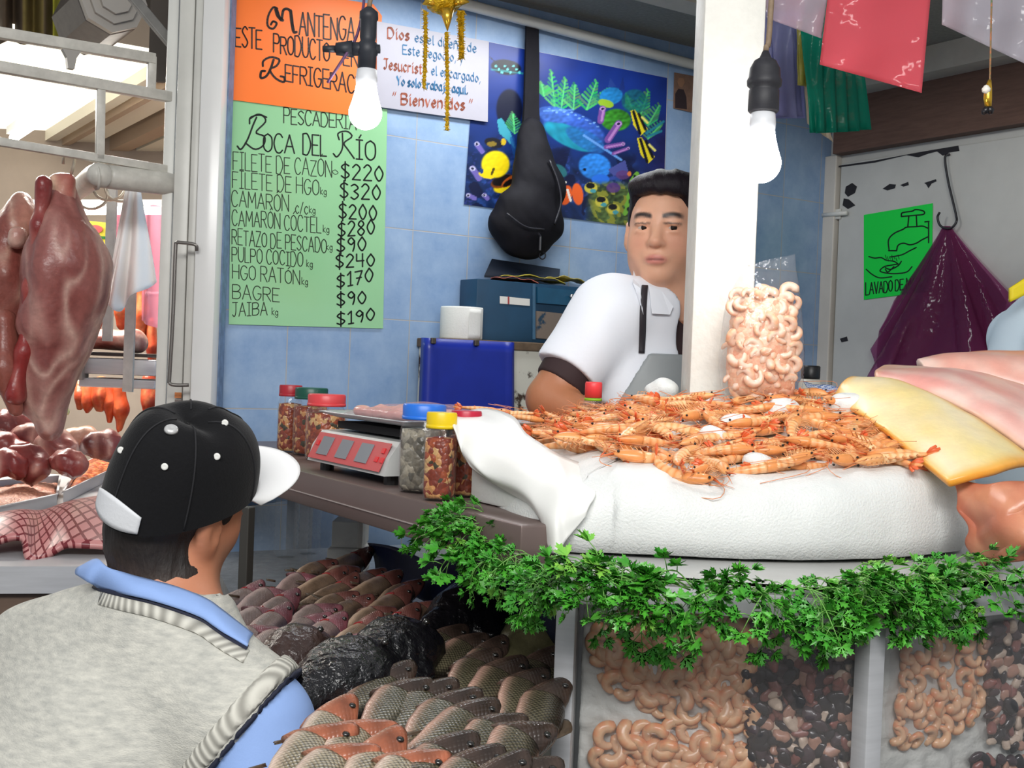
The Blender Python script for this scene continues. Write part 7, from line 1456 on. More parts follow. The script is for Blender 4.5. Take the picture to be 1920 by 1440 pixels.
# dark-capped bottle in the corner
c = wB(1517, 716, .16); c = W(1519, 720, 2.9); t = thing('spice_bottle', 'small bottle with black cap in the corner behind the shrimp bag', 'bottle', tuple(c - ZUP * .05)); mb = MB(); mb.lathe([(.026, -.10), (.028, -.09), (.028, .0), (.022, .012)], c, 18); mb.build('bottle_body', mat('bottle_white', (206, 202, 190), .4), t, True); mb = MB(); mb.lathe([(.022, .012), (.023, .016), (.023, .042), (.02, .045)], c, 18); mb.build('cap', M_black, t, True)
mb = MB(); mb.box((c[0] + .04, c[1] + .02, (c[2] - .10) / 2), (.3, .16, c[2] - .10)); tag(mb.build('side_stand', mat('stand_grey', (120, 122, 126), .6)), 'plain grey stand in the corner under the black capped bottle', 'stand')
# ================================================================== people
from mathutils.bvhtree import BVHTree
def bvh(objs):
    V, F = [], []
    for o in objs:
        M = basis(o); n = len(V); V += [M @ v.co for v in o.data.vertices]; F += [tuple(i + n for i in p.vertices) for p in o.data.polygons]
    return BVHTree.FromPolygons(V, F)
def hit(tree, px, py, lift=0.0, fb=None):
    d = Vector(ray(px, py)).normalized(); r = tree.ray_cast(Vector(EYE), d)
    if r[0] is None: return None if fb is None else W(px, py, fb)
    return np.array(r[0] - d * lift)
def skin_mat(name): return mat(name, (255, 255, 255), .45, attr=True, noise=.06, nscale=60, sss=.12, sscol=(1, .4, .25), bump=.08, bscale=300)
def add_hand(S, wrist, d, nrm, sc=1.0, curl=.5):
    d = np.asarray(d, float) / np.linalg.norm(d); s = np.cross(nrm, d); s /= np.linalg.norm(s); n = np.cross(d, s); p = wrist + d * .045 * sc
    S.add(S.ell(p, (.045 * sc, .04 * sc, .016 * sc), (d, s, n)), .012)
    for q, l in ((-.03, .062), (-.010, .074), (.010, .070), (.029, .055)):
        b = wrist + d * .08 * sc + s * q * sc; m = b + (d * .55 - n * .25 * curl) * l * sc; e = m + (d * .4 - n * .55 * curl) * l * sc * .8; S.add(S.cone(b, m, .0095 * sc, .0085 * sc), .005); S.add(S.cone(m, e, .0085 * sc, .007 * sc), .003)
    b = wrist + d * .025 * sc - s * .032 * sc; m = b + (d * .5 - s * .7) * .04 * sc; S.add(S.cone(b, m, .012 * sc, .010 * sc), .008); S.add(S.cone(m, m + (d * .9 - s * .1 - n * .3) * .03 * sc, .010 * sc, .0075 * sc), .003)
def head_prims(S, H, s, f, u, k=1.0, full=True):
    ax = (s, f, u); L3 = lambda a, b, c: H + (s * a + f * b + u * c) * k
    E_ = lambda c, r, kk, ax_=ax: S.add(S.ell(L3(*c), np.array(r) * k, ax_), kk)
    E_((0, -.012, .03), (.074, .092, .090), .03); E_((0, .016, -.035), (.064, .064, .084), .03); E_((0, .055, -.095), (.028, .024, .022), .03)
    for q in (-1, 1):
        E_((q * .038, .042, -.034), (.028, .026, .036), .025); E_((q * .050, -.004, -.062), (.020, .03, .03), .03)
    if full:
        S.add(S.cone(L3(-.036, .064, .022), L3(.036, .064, .022), .013 * k, .013 * k), .018)
        for q in (-1, 1): S.sub(S.ell(L3(q * .031, .090, .001), np.array((.019, .016, .011)) * k, ax), .012)
        S.add(S.cone(L3(0, .074, .012), L3(0, .092, -.028), .0085 * k, .012 * k), .012); E_((0, .0935, -.031), (.0125, .0115, .0100), .008)
        for q in (-1, 1):
            E_((q * .0125, .083, -.034), (.0085, .0105, .0078), .006); E_((q * .031, .0730, .0082), (.0188, .0105, .0058), .005); E_((q * .031, .0705, -.0075), (.0180, .0105, .0052), .005)
        E_((0, .074, -.060), (.026, .014, .016), .012); E_((0, .0835, -.0615), (.0185, .0080, .0052), .004); E_((0, .0825, -.0715), (.0195, .0085, .0065), .004)
        S.sub(S.ell(L3(0, .094, -.0662), np.array((.022, .014, .0011)) * k, ax), .003)
        for q in (-1, 1): S.sub(S.ell(L3(q * .008, .090, -.042), np.array((.0035, .006, .0035)) * k, ax), .002)
    for q in (-1, 1):
        a2 = (s, f * .94 + u * .2, u * .97 - f * .2); S.add(S.ell(L3(q * .079, -.016, -.008), np.array((.011, .021, .033)) * k, a2), .006); S.sub(S.ell(L3(q * .090, -.009, -.004), np.array((.008, .011, .019)) * k, a2), .005); S.add(S.ell(L3(q * .078, -.002, -.01), np.array((.005, .005, .008)) * k, a2), .004); S.add(S.ell(L3(q * .075, -.008, -.034), np.array((.007, .010, .010)) * k, a2), .005)
    return L3
def hsv_paint(V, H, s, f, u, k, base, lips=(208, 130, 118), stubble=0.0, brows=None):
    q = (V - H) / k; a, b, c = q @ s, q @ f, q @ u; C = np.ones((len(V), 3)) * np.array(base, float)
    def g(ca, cb, cc, r): return np.exp(-(((a - ca) / r[0]) ** 2 + ((b - cb) / r[1]) ** 2 + ((c - cc) / r[2]) ** 2))
    for q_ in (-1, 1): m = g(q_ * .04, .06, -.03, (.022, .04, .022))[:, None] * .35; C = C * (1 - m) + np.array([206, 128, 108]) * m
    m = g(0, .095, -.032, (.014, .02, .010))[:, None] * .3; C = C * (1 - m) + np.array([200, 124, 100]) * m
    m = (np.clip(1.4 - ((a / .023) ** 2 + ((c + .0665) / .0105) ** 2), 0, 1) * (b > .05))[:, None]; C = C * (1 - m) + np.array(lips) * m
    m = (np.clip(1.3 - ((a / .020) ** 2 + ((c + .0662) / .0016) ** 2), 0, 1) * (b > .05))[:, None] * .75; C = C * (1 - m) + np.array([110, 52, 46]) * m
    if brows is not None:
        for q_ in (-1, 1):
            x = q_ * a; yb = .0235 + .004 * np.sin(np.clip((x - .012) / .042, 0, 1) * 3.14) ; m = (np.clip(1.6 - np.abs((c - yb) / .0042), 0, 1) * np.clip((x - .010) / .004, 0, 1) * np.clip((.054 - x) / .008, 0, 1) * (b > .02))[:, None]; C = C * (1 - m) + np.array(brows) * m
            m = (np.clip(1.4 - np.abs((c - .0065 - .002 * np.cos((x - .031) / .02)) / .0016), 0, 1) * np.clip((x - .012) / .004, 0, 1) * np.clip((.051 - x) / .004, 0, 1) * (b > .05))[:, None] * .8; C = C * (1 - m) + np.array([40, 28, 26]) * m
    if stubble: m = (np.clip((-.02 - c) / .03, 0, 1) * np.clip((b + .005) / .03, 0, 1))[:, None] * stubble; C = C * (1 - m) + np.array([112, 92, 80]) * m
    return lin(np.clip(C, 0, 255))
def eyes(par, L3, s, f, u, k, gaze=0.0):
    for q in (-1, 1):
        c = L3(q * .031, .0655, .0005); r = .0125 * k; fd = f * math.cos(gaze) + s * math.sin(gaze); sd = np.cross(fd, u); mb = MB(); mb.lathe([(r * math.sin(t) + 1e-5, -r * math.cos(t)) for t in np.linspace(0, math.pi, 16)], c, 20); e = mb.build('eye', mat('eye_white', (190, 178, 168), .5), par, True)
        mb = MB(); mb.lathe([(.0070 * k, 0), (.0066 * k, .0010), (.0001, .0013)], c + fd * r * .945, 18, (sd, u, fd)); mb.build('iris', mat('iris_brown', (30, 18, 14), .5, spec=.2), e, True)

# ---------------------------------------------------------------- the fishmonger
d0 = 2.56
H = W(1244, 434, d0); yw = math.radians(17); f = np.array([-math.sin(yw), -math.cos(yw), -.02]); f /= np.linalg.norm(f); s = np.cross(f, ZUP) * -1; s /= np.linalg.norm(s); s = s if s[0] > 0 else -s; u = np.cross(s, f); u = u if u[2] > 0 else -u
kh = 1.0
yb = math.radians(30); bd = np.array([math.sin(yb), -math.cos(yb), 0]); sb = np.array([math.cos(yb), math.sin(yb), 0])
NB_ = W(1256, 575, 2.60); JR = NB_ - sb * .160 + ZUP * -.022; JL = NB_ + sb * .165 - ZUP * .02; EL = W(1030, 748, 2.46); WR = W(1140, 806, 2.36); EL2 = JL + np.array([.03, .05, -.27]); WR2 = EL2 + np.array([-.12, -.16, -.12])
lo = np.array([-.10, 2.22, 1.24]); hi = np.array([.66, 2.86, 2.02])
def vendor_body(h, off=0, parts=('head', 'torso', 'arms')):
    S = SDF(lo, hi, h); L3 = None
    if 'torso' in parts:
        S.add(S.ell(NB_ + np.array([0, .02, -.17]) , (.175 + off, .115 + off, .19 + off), (sb, bd, ZUP)), .0); S.add(S.ell(NB_ + np.array([0, .02, -.34]) + bd * .02, (.165 + off, .135 + off, .22 + off), (sb, bd, ZUP)), .05)
        S.add(S.cone(JR + sb * .02, JL - sb * .02, .055 + off, .055 + off), .05); S.add(S.ell(NB_ + ZUP * -.01, (.10 + off, .07 + off, .05 + off), (sb, bd, ZUP)), .05)
    if 'arms' in parts:
        S.add(S.cone(JR, EL, .064 + off, .047 + off), .03); S.add(S.cone(JL, EL2, .062 + off, .046 + off), .03)
        if off == 0: S.add(S.cone(EL, WR, .047, .030), .012); S.add(S.cone(EL2, WR2, .045, .029), .012); add_hand(S, WR, WR - EL, ZUP); add_hand(S, WR2, WR2 - EL2, ZUP)
    if 'head' in parts:
        L3 = head_prims(S, H, s, f, u, kh); S.add(S.cone(H - f * .018 - u * .06, NB_ - ZUP * .02, .060, .066), .03)
    return S, L3
P0 = thing('person', 'young man in a white coat and grey apron standing behind the shrimp, looking aside', 'person', (NB_[0], NB_[1], .26))
S, L3 = vendor_body(.0042); V, F = S.mesh(1)
C = hsv_paint(V, H, s, f, u, kh, (228, 174, 144), brows=(44, 32, 30)); arm = (np.linalg.norm(V - H, axis=1) > .2)[:, None]; C = np.where(arm, lin(np.array([176, 116, 82.]))[None], C)
body = link_mesh('body', V, F, skin_mat('skin_warm'), P0, True, C)
eyes(P0, L3, s, f, u, kh, .35)
# hair: short black, swept up
S = SDF(H - .17, H + .17, .0042); S.add(S.ell(L3(0, -.014, .036), (.079, .096, .090), (s, f, u)), 0); S.add(S.ell(L3(-.012, .040, .088), (.062, .050, .032), (s, f, u)), .03); S.add(S.ell(L3(.03, .02, .092), (.05, .06, .030), (s, f, u)), .03)
q = (S.P - H.astype(np.float32)); a, b, c = q @ s, q @ f, q @ u
line = .062 + .010 * np.cos(a / .07 * 1.6) - np.clip((.055 - b) / .03, 0, 1) * .055 - np.clip((.0 - b) / .04, 0, 1) * .075
S.smax((line - c).astype(np.float32), .012); S.sub(S.ell(L3(0, .030, -.01), (.066, .058, .074), (s, f, u)), .006)
w = np.stack([a * 3.2 + c * 1.0, b * .9, c * .6], -1).reshape(-1, 3); S.d += (.0035 * vnoise(w, 40, 2)).reshape(S.d.shape); V, F = S.mesh(1)
link_mesh('hair', V, F, mat('black_hair', (30, 24, 32), .45, noise=.4, nscale=120, bump=.8, bscale=220, stretch=(3, 1, 1), spec=.25), P0)
# dark undershirt, white coat, apron
dn = (EL - JR) / np.linalg.norm(EL - JR); La = np.linalg.norm(EL - JR)
def garment(off, tcut, vdepth, name, m, par, thick=.006, extra=None, h=.005, bump_=.003):
    S, _ = vendor_body(h, off, ('torso', 'arms')); P = S.P; q = P - JR.astype(np.float32); t = q @ dn
    cutR = t - La * tcut; ra = np.linalg.norm(q - t[..., None] * dn, axis=-1); near = (ra < .12) & ((P - NB_.astype(np.float32)) @ sb < -.10); S.d = np.where(near, np.maximum(S.d, cutR), S.d)
    d2 = (EL2 - JL) / np.linalg.norm(EL2 - JL); q2 = P - JL.astype(np.float32); t2 = q2 @ d2; r2 = np.linalg.norm(q2 - t2[..., None] * d2, axis=-1); S.d = np.where((r2 < .12) & ((P - NB_.astype(np.float32)) @ sb > .10), np.maximum(S.d, t2 - .27 * tcut), S.d)
    nk = NB_ + ZUP * .065; S.sub(S.cone(nk, NB_ + bd * .12 - ZUP * vdepth, .080, .04), .008)
    S.d += (bump_ * vnoise(P.reshape(-1, 3) * np.array([1, 1, .5]), 22, 6)).reshape(S.d.shape)
    if extra is not None: extra(S)
    V, F = S.mesh(1); return link_mesh(name, V, F, m, par)
us = garment(.005, .84, .02, 'undershirt', mat('maroon_black', (50, 32, 34), .8), P0, bump_=.001)
ct = garment(.017, .70, .12, 'white_coat', mat('coat_white', (232, 236, 244), .75, bump=.15, bscale=120), P0, bump_=.007)
def ap(S):
    P = S.P; q = P - NB_.astype(np.float32); S.smax((q[..., 2] + .105).astype(np.float32), .004); S.smax((.02 - q @ bd).astype(np.float32), .004); xs_ = q @ sb; S.smax((-.135 - xs_ + np.minimum(0, q[..., 2] + .105) * .55).astype(np.float32), .004); S.smax((xs_ - .10).astype(np.float32), .004)
apr = garment(.026, .1, .0, 'apron', mat('apron_grey', (150, 156, 158), .5, noise=.08, nscale=20), P0, extra=ap, bump_=.001)
tr = bvh([ct, apr, us, body])
def ribbon(tree, pts, width, name, m, par, lift=.002, th=.002, n=24, fb=2.5):
    P2 = spline([(x, y, 0) for x, y in pts], n); R1, R2 = [], []
    for i in range(n):
        a = P2[max(0, i - 1)]; b = P2[min(n - 1, i + 1)]; d = (b - a)[:2]; d /= np.linalg.norm(d) + 1e-9; nn = np.array([-d[1], d[0]]) * width / 2
        p = hit(tree, P2[i][0] + nn[0], P2[i][1] + nn[1], lift); r = hit(tree, P2[i][0] - nn[0], P2[i][1] - nn[1], lift)
        if p is None or r is None: continue
        R1.append(p); R2.append(r)
    if len(R1) < 2: return None
    G = np.array([R2, [(a + b) / 2 for a, b in zip(R1, R2)], R1]); V, F = solid_grid(G, th); return link_mesh(name, V, F, m, par)
ribbon(tr, [(1209, 535), (1206, 580), (1205, 620), (1203, 662)], 11, 'apron_strap', mat('strap_black', (44, 40, 46), .6), P0, .004, .003)
# coat collar lapels
for pts in ([(1188, 508), (1200, 540), (1206, 590), (1200, 560), (1186, 530)], [(1216, 536), (1240, 545), (1262, 575), (1256, 590), (1222, 588)]):
    P = [hit(tr, x, y, .007, 2.5) for x, y in pts]; mb = MB(); mb.prism(P[::-1], -_f, .003); o = mb.build('lapel', mat('coat_white'), P0)
# trousers, and an assumed platform hidden behind the counter
S = SDF(NB_ + np.array([-.26, -.22, -1.34]), NB_ + np.array([.26, .24, -.42]), .012); hp = NB_ + np.array([0, .02, -.5]); S.add(S.ell(hp, (.17, .135, .12), (sb, bd, ZUP)), 0)
for q_ in (-1, 1): k_n = hp + sb * .085 * q_ + np.array([0, 0, -.38]); S.add(S.cone(hp + sb * .08 * q_ - ZUP * .04, k_n, .095, .065), .04); S.add(S.cone(k_n, np.array([k_n[0], k_n[1] + .03, .36]), .065, .05), .02)
V, F = S.mesh(1); link_mesh('trousers', V, F, mat('trouser_dark', (46, 48, 58), .8), P0)
for q_ in (-1, 1):
    k_n = hp + sb * .085 * q_; c = np.array([k_n[0], k_n[1] + .03, .26]); S = SDF(c - .2, c + np.array([.2, .2, .2]), .01); S.add(S.ell(c + bd * .05 + ZUP * .04, (.048, .13, .045), (sb, bd, ZUP)), 0); S.smax((.265 - S.P[..., 2]).astype(np.float32), 0); V, F = S.mesh(1); link_mesh('boot', V, F, M_black, P0)
mb = MB(); mb.box((NB_[0] + .15, 2.72, .13), (1.1, .72, .258), None, .004); tag(mb.build('assumed_platform', mat('platform_wood', (110, 92, 74), .8, noise=.3)), 'assumed low wooden platform, out of sight, on which the young man stands behind the counter', 'platform')

# ---------------------------------------------------------------- the customer seen from behind
fh = np.array([.56, .82, .07]); fh /= np.linalg.norm(fh); r0 = np.cross(fh, ZUP); r0 /= np.linalg.norm(r0); u0 = np.cross(r0, fh); ta_ = math.radians(21); uh = u0 * math.cos(ta_) + r0 * math.sin(ta_); rh = r0 * math.cos(ta_) - u0 * math.sin(ta_)
kc = .94; HC = W(343, 942, 1.58)
NC = W(312, 1140, 1.555); SR = W(468, 1368, 1.45); SL = W(70, 1240, 1.68); sa = (SR - SL) / np.linalg.norm(SR - SL); CC = (SR + SL) / 2
PEL = np.array([-.60, 1.46, .86]); ELc = W(520, 1640, 1.40); WRc = ELc + np.array([.03, .20, -.06]); ELl = SL + np.array([-.10, .06, -.27]); WRl = ELl + np.array([.04, .2, -.08])
loC = np.array([-1.0, 1.10, .72]); hiC = np.array([-.12, 2.02, 1.54]); axd = (CC - PEL) / np.linalg.norm(CC - PEL); bk = np.cross(sa, axd); bk /= np.linalg.norm(bk)        # bk points out of his chest
if bk[1] < 0: bk = -bk
def cust(h, off=0, parts=('head', 'torso', 'arms'), lo=loC, hi=hiC):
    S = SDF(lo, hi, h)
    if 'torso' in parts:
        S.add(S.cone(SR - sa * .03, SL + sa * .03, .072 + off, .072 + off), .0); S.add(S.ell(CC - axd * .10, (.185 + off, .125 + off, .19 + off), (sa, bk, axd)), .06); S.add(S.ell(CC - axd * .28, (.17 + off, .13 + off, .2 + off), (sa, bk, axd)), .06); S.add(S.ell(PEL, (.165 + off, .13 + off, .12 + off), (sa, bk, axd)), .05)
        S.add(S.cone(NC - ZUP * .02, SR - sa * .02 + ZUP * .015, .062 + off, .055 + off), .05); S.add(S.cone(NC - ZUP * .02, SL + sa * .02 + ZUP * .015, .062 + off, .055 + off), .05)
    if 'arms' in parts:
        S.add(S.cone(SR, ELc, .066 + off, .048 + off), .03); S.add(S.cone(SL, ELl, .066 + off, .048 + off), .03)
        if off == 0: S.add(S.cone(ELc, WRc, .046, .03), .012); S.add(S.cone(ELl, WRl, .046, .03), .012); add_hand(S, WRc, WRc - ELc, ZUP); add_hand(S, WRl, WRl - ELl, ZUP)
    if 'head' in parts: head_prims(S, HC, rh, fh, uh, kc); S.add(S.cone(HC - fh * .022 * kc - uh * .055 * kc, NC - ZUP * .03, .059, .070), .03)
    return S
P1 = thing('person', 'man in a black cap and grey knitted vest seen from behind, looking at the fish', 'person', (PEL[0], PEL[1], 0))
LC = lambda a, b, c: HC + (rh * a + fh * b + uh * c) * kc
S = cust(.005); V, F = S.mesh(1); cb = link_mesh('body', V, F, skin_mat('skin_warm'), P1, True, hsv_paint(V, HC, rh, fh, uh, kc, (200, 134, 102), stubble=.45, brows=(40, 32, 28)))
eyes(P1, LC, rh, fh, uh, kc)
# hair below the cap
S = SDF(HC - .2, HC + .2, .0045); S.add(S.ell(LC(0, -.016, .030), np.array((.081, .101, .094)) * kc, (rh, fh, uh)), 0); S.add(S.ell(LC(0, -.055, -.05), np.array((.060, .050, .055)) * kc, (rh, fh, uh)), .03); S.add(S.cone(HC - fh * .022 * kc - uh * .055 * kc, NC - ZUP * .03, .064, .074), .02)
q = (S.P - HC.astype(np.float32)) / kc; a, b, c = q @ rh, q @ fh, q @ uh; line = -.122 + .09 * np.clip((b + .045) / .045, 0, 1) + .045 * np.clip((b - .02) / .03, 0, 1)
S.smax((line - c).astype(np.float32) * kc, .008); S.smax((c - (.026 + .26 * b + 1.4 * a * a)).astype(np.float32), .004); S.smax((b - .066).astype(np.float32), .004)
for q_ in (-1, 1): S.sub(S.ell(LC(q_ * .085, -.004, -.022), np.array((.022, .021, .045)) * kc, (rh, fh, uh)), .004)
w = np.stack([a * 2.5, b * 2.5, c * .7], -1).reshape(-1, 3); S.d += (.0022 * vnoise(w, 60, 5)).reshape(S.d.shape); V, F = S.mesh(1)
tt = np.clip(((V - HC) @ uh / kc + .105) / .06, 0, 1)[:, None]; link_mesh('hair', V, F, mat('dark_brown_hair', (255, 255, 255), .6, attr=True, noise=.35, nscale=150, bump=.8, bscale=240, stretch=(1, 1, .3)), P1, True, lin(np.array([78, 54, 40.]) * (1 - tt) + np.array([32, 25, 23.]) * tt))
# cap
cap = thing('cap', None, None); cap.parent = P1
def capP(th, ph, o=0.0):
    a_, b_ = .112 + o, .093 + o; e = .55; c_ = max(0, math.cos(ph)) ** e; s_ = math.sin(ph) ** .95; ht = .142 + o + .006 * math.cos(th); base = .010 + .026 * math.cos(th) + .012 * math.sin(th) ** 2
    p = np.array([b_ * math.sin(th) * c_, a_ * math.cos(th) * c_ - .010 - .012 * s_ ** 3, base * (1 - s_) + ht * s_])
    p[2] -= .016 * math.exp(-((p[1] + .02) / .02) ** 2 - ((p[0] - .01) / .05) ** 2) * s_ ** 2 + .008 * math.exp(-((p[1] - .05) / .02) ** 2 - ((p[0] + .03) / .05) ** 2) * s_ ** 2
    n = .0022 * math.sin(5 * th + 6 * ph) * s_ * (1 - s_); return LC(p[0] * (1 + n * 6), p[1] * (1 + n * 6), p[2])
nt_, np_ = 72, 26
R = [[capP(2 * math.pi * j / nt_, math.pi / 2 * i / (np_ - 1)) for j in range(nt_)] for i in range(np_)]; mb = MB(); mb.loft(R); Ri = [[capP(2 * math.pi * j / nt_, math.pi / 2 * i / (np_ - 1), -.003) for j in range(nt_)] for i in (0, 3, 8)]; mb.loft(Ri[::-1]); mb.loft([Ri[0], R[0]])
M_cap = mat('cap_black', (16, 16, 19), .85, noise=.3, nscale=200, bump=.3, bscale=350, sheen=.08, spec=.2); crown = mb.build('crown', M_cap, cap, True)
for th in np.radians([0, 60, 120, 180, 240, 300]): mb = MB(); mb.tube([capP(th, p_, .0008) for p_ in np.linspace(.03, 1.5, 22)], .0012, 6); mb.build('seam', mat('cap_seam', (26, 26, 30), .8), cap, True)
G = []
for th in np.linspace(-1.02, 1.02, 30):
    row = []
    for g in np.linspace(0, 1, 12):
        e = capP(th, 0.02); L_ = .090 * (max(0, 1 - (abs(th) / 1.05) ** 2.6)) ** .6; row.append(e + (fh * (.9 + .1 * math.cos(th)) + rh * math.sin(th) * .12 + uh * .12) * L_ * g * kc - uh * (.016 * (math.sin(th)) ** 2 * g) * kc)
    G.append(row)
V, F = solid_grid(np.array(G), .0045); link_mesh('brim', V, F, mat('brim_white', (240, 240, 240), .7, bump=.1, bscale=300), cap)
G = [[capP(math.pi + x, y, .0028) for y in np.linspace(.02, .27 - .10 * abs(x / .5) ** 2, 7)] for x in np.linspace(-.5, .5, 20)]
V, F = solid_grid(np.array(G), .002); st = link_mesh('strap', V, F, mat('strap_white', (214, 216, 220), .6, bump=.2, bscale=200), cap)
tc_ = bvh([crown])
for x, y in ((227, 844), (309, 875), (407, 856), (422, 793)):
    p = hit(tc_, x, y, .001)
    if p is not None: mb = MB(); mb.lathe([(.0016, .0), (.0042, .0), (.0046, .001), (.0036, .002), (.0018, .0016)], p, 14, (CR, CU, -_f)); mb.build('eyelet', mat('eyelet_white', (220, 220, 216), .5), cap, True)
p = hit(tc_, 321, 806, .001)
if p is not None: mb = MB(); nn = (uh + -_f * .4); nn /= np.linalg.norm(nn); a1 = np.cross(nn, CU); a1 /= np.linalg.norm(a1); mb.lathe([(.009, -.001), (.0085, .002), (.006, .0045), (.003, .0042), (.0001, .003)], p, 18, (a1, np.cross(nn, a1), nn)); mb.build('button', mat('button_steel', (206, 206, 206), .3, .4), cap, True)
# shirt, vest
n_arm = np.array([.80, -.10, -.60]); n_arm /= np.linalg.norm(n_arm); A0 = W(505, 1318, 1.42)
n_l = np.array([-.95, .2, -.25]); n_l /= np.linalg.norm(n_l); A1 = SL - sa * .03
def vest_like(off, h=.0055):
    S = cust(h, off, ('torso', 'arms')); return S
M_vest = mat('heather_knit', (206, 204, 194), .95, col2=(170, 170, 164), nscale=48, stretch=(1, 1, 3.5), bump=.5, bscale=260, bdist=.003)
def arm_d(P): return (P - A0.astype(np.float32)) @ n_arm.astype(np.float32)
def arm_l(P): return (P - A1.astype(np.float32)) @ n_l.astype(np.float32)
neckax = (HC - uh * .06 - NC); neckax /= np.linalg.norm(neckax)
S = vest_like(.012); S.smax(arm_d(S.P), .003); S.smax(arm_l(S.P), .003); S.sub(S.ell(NC + neckax * .045, (.088, .088, .07), (sa, bk, axd)), .006); S.d += (.0035 * vnoise(S.P.reshape(-1, 3), 14, 12)).reshape(S.d.shape); V, F = S.mesh(1); vest = link_mesh('vest', V, F, M_vest, P1)
def band(lo_, hi_, off, name, m):
    S = vest_like(off); e = arm_d(S.P); S.smax(e - hi_, .002); S.smax(lo_ - e, .002); S.smax(.16 - np.linalg.norm(S.P - (SL).astype(np.float32), axis=-1), .0) ; V, F = S.mesh(1); return link_mesh(name, V, F, m, P1)
mr = bpy.data.materials.new('rib_knit'); mr.use_nodes = True; N = mr.node_tree.nodes; L_n = mr.node_tree.links; tc = N.new('ShaderNodeTexCoord'); wv = N.new('ShaderNodeTexWave'); wv.inputs['Scale'].default_value = 38; wv.inputs['Distortion'].default_value = .4; mp = N.new('ShaderNodeMapping'); mp.inputs['Rotation'].default_value = (.2, .6, .9)
L_n.new(tc.outputs['Object'], mp.inputs[0]); L_n.new(mp.outputs[0], wv.inputs[0]); rp = N.new('ShaderNodeValToRGB'); rp.color_ramp.elements[0].color = srgb(150, 148, 140); rp.color_ramp.elements[1].color = srgb(206, 204, 194); L_n.new(wv.outputs[1], rp.inputs[0]); b_ = N['Principled BSDF']; L_n.new(rp.outputs[0], b_.inputs[0]); b_.inputs['Roughness'].default_value = .95; bp = N.new('ShaderNodeBump'); bp.inputs['Strength'].default_value = .6; bp.inputs['Distance'].default_value = .002; L_n.new(wv.outputs[1], bp.inputs['Height']); L_n.new(bp.outputs[0], b_.inputs['Normal'])
band(-.030, -.004, .0185, 'ribbed_armband', mr); band(-.004, .003, .0200, 'piping', mat('navy_piping', (26, 30, 50), .8))
M_shirt = mat('light_blue_shirt', (142, 172, 226), .8, noise=.06, nscale=20, bump=.12, bscale=400)
for nm, J, E_, fn in (('sleeve', SR, ELc, arm_d), ('sleeve', SL, ELl, arm_l)):
    S = SDF(np.minimum(J, E_) - .13, np.maximum(J, E_) + .13, .0055); S.add(S.cone(J, J + (E_ - J) * 1.02, .080, .066), 0); S.d += (.004 * vnoise(S.P.reshape(-1, 3) * np.array([1, 1, .4]), 26, 4)).reshape(S.d.shape); S.smax(-fn(S.P) - .03, .003); V, F = S.mesh(1); link_mesh(nm, V, F, M_shirt, P1)
tv = bvh([vest, cb])
top_ = [(150, 1062), (182, 1047), (203, 1062), (245, 1077), (283, 1087), (322, 1097), (359, 1110), (390, 1124), (411, 1139), (442, 1163), (474, 1188)]
bot_ = [(144, 1076), (165, 1090), (189, 1102), (236, 1114), (283, 1125), (330, 1140), (378, 1158), (402, 1174), (425, 1190), (446, 1202), (464, 1212)]
yt = [1.60, 1.545, 1.52, 1.50, 1.488, 1.478, 1.472, 1.47, 1.468, 1.472, 1.478]; yb_ = [1.585, 1.53, 1.50, 1.475, 1.460, 1.450, 1.444, 1.443, 1.443, 1.447, 1.455]
def near(px, py, fallback):
    p = hit(tv, px, py, .006); 
    return p if p is not None and abs(p[1] - fallback) < .09 else W(px, py, fallback)
tp = [near(x, y + 2, d) for (x, y), d in zip(top_, yt)]; bt = [near(x, y, d) for (x, y), d in zip(bot_, yb_)]
tpS, btS = spline(tp, 40), spline(bt, 40); md = (tpS + btS) / 2 - _f * .006 + ZUP * .002
G = np.array([[(1 - g) * (1 - 2 * g) * tpS[i] + 4 * g * (1 - g) * md[i] + g * (2 * g - 1) * btS[i] for g in np.linspace(0, 1, 8)] for i in range(40)]); V, F = solid_grid(G, .004); link_mesh('shirt_collar', V, F, M_shirt, P1)
nb1 = [(x - 1, y + 2) for x, y in bot_[1:]]; ribbon(tv, [(x, y + 3) for x, y in bot_[1:]], 9, 'neck_piping', mat('navy_piping'), P1, .003, .002, 40); ribbon(tv, [(x - 2, y + 19) for x, y in bot_[2:]], 26, 'ribbed_neckband', mr, P1, .002, .002, 40)
# trousers and shoes, below the picture
S = SDF((PEL[0] - .3, PEL[1] - .3, .02), (PEL[0] + .3, PEL[1] + .3, .98), .013); S.add(S.ell(PEL, (.175, .14, .13), (sa, bk, axd)), 0)
fx = np.array([bk[0], bk[1], 0]); fx /= np.linalg.norm(fx); sx = np.array([fx[1], -fx[0], 0])
for q_ in (-1, 1): kn = PEL + sx * .09 * q_ + np.array([0, 0, -.38]); S.add(S.cone(PEL + sx * .085 * q_ - ZUP * .05, kn, .1, .068), .04); S.add(S.cone(kn, np.array([kn[0], kn[1], .10]), .068, .055), .02)
V, F = S.mesh(1); link_mesh('trousers', V, F, mat('trouser_navy', (40, 46, 66), .85), P1)
for q_ in (-1, 1):
    c = np.array([PEL[0], PEL[1], 0]) + sx * .09 * q_; S = SDF(c - .2, c + np.array([.2, .2, .16]), .01); S.add(S.ell(c + fx * .05 + ZUP * .045, (.048, .135, .05), (sx, fx, ZUP)), 0); S.smax((.004 - S.P[..., 2]).astype(np.float32), 0); V, F = S.mesh(1); link_mesh('shoe', V, F, M_black, P1)

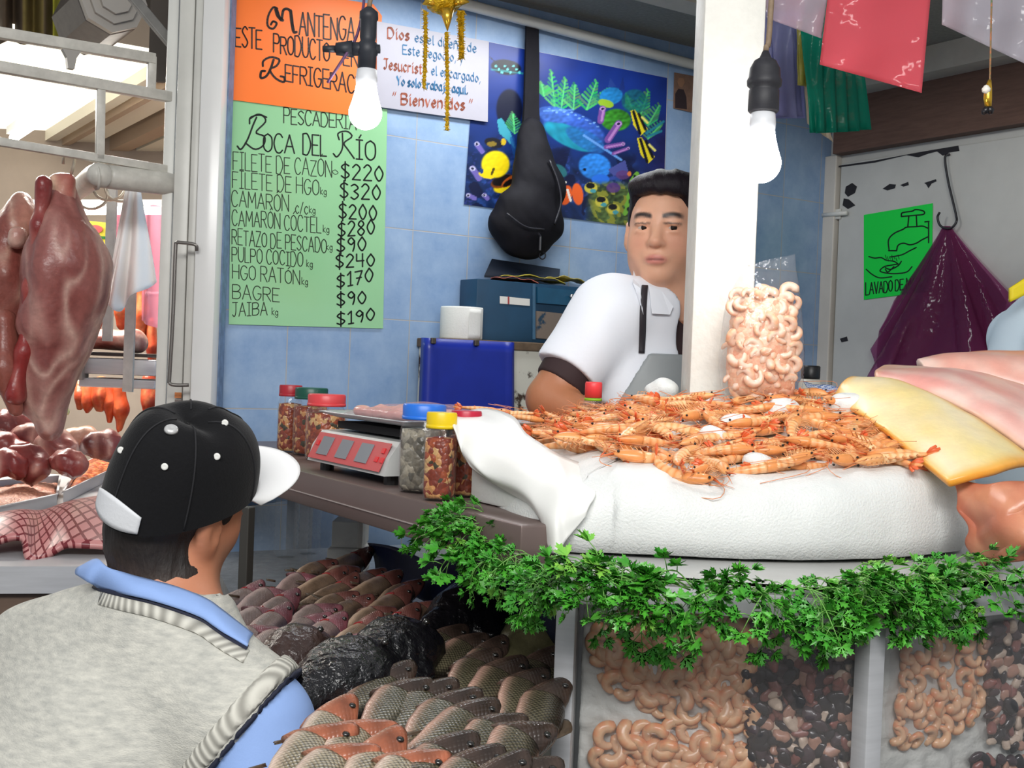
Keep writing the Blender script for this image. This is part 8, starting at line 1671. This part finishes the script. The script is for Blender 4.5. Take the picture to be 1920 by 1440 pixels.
# ---------------------------------------------------------------- a third person, only a shoulder in the picture
c3 = W(1950, 645, 2.75); P2 = thing('person', 'person in pale blue with a yellow strap, half hidden at the right edge', 'person', (c3[0], c3[1], 0))
S = SDF(c3 + np.array([-.3, -.3, -.75]), c3 + np.array([.4, .4, .52]), .011); hd = c3 + np.array([.06, .02, .36]); head_prims(S, hd, np.array([0, 1., 0]), np.array([-1., 0, 0]), ZUP); S.add(S.cone(hd - ZUP * .06, c3 + np.array([.06, .02, .12]), .055, .06), .03); S.add(S.ell(c3 + np.array([.04, .02, -.25]), (.13, .17, .36)), .05); S.add(S.cone(c3 + np.array([.03, -.16, .0]), c3 + np.array([.05, -.2, -.30]), .055, .042), .03); S.add(S.cone(c3 + np.array([.03, .2, .0]), c3 + np.array([.05, .24, -.3]), .055, .042), .03); V, F = S.mesh(1)
link_mesh('body', V, F, skin_mat('skin_warm'), P2, True, np.ones((len(V), 3)) * lin(np.array([196, 138, 108.])))
S = SDF(c3 + np.array([-.32, -.32, -.62]), c3 + np.array([.4, .4, .25]), .011); S.add(S.ell(c3 + np.array([.04, .02, -.22]), (.165, .20, .36)), 0); S.add(S.cone(c3 + np.array([.03, -.15, .02]), c3 + np.array([.03, .19, .02]), .075, .075), .06); S.add(S.cone(c3 + np.array([.0, -.16, .0]), c3 + np.array([.0, -.2, -.24]), .085, .07), .04); V, F = S.mesh(1); sh = link_mesh('smock', V, F, mat('pale_blue_smock', (206, 224, 236), .8, bump=.1), P2)
mb = MB(); G = [[W(1893 + 60 * f_, 548 - 36 * f_ + (26 + 10 * f_) * (g - .3), 2.66 + .0 * g) for g in np.linspace(0, 1, 5)] for f_ in np.linspace(0, 1, 10)]; V, F = solid_grid(np.array(G), .012); link_mesh('yellow_strap', V, F, mat('strap_yellow', (240, 216, 30), .6), P2)
S = SDF((c3[0] - .25, c3[1] - .25, .0), (c3[0] + .3, c3[1] + .3, .98), .014); S.add(S.cone((c3[0] + .04, c3[1] - .07, .92), (c3[0] + .04, c3[1] - .09, .07), .10, .055), .0); S.add(S.cone((c3[0] + .04, c3[1] + .11, .92), (c3[0] + .04, c3[1] + .13, .07), .10, .055), .03); V, F = S.mesh(1); link_mesh('trousers', V, F, mat('trouser_dark'), P2)
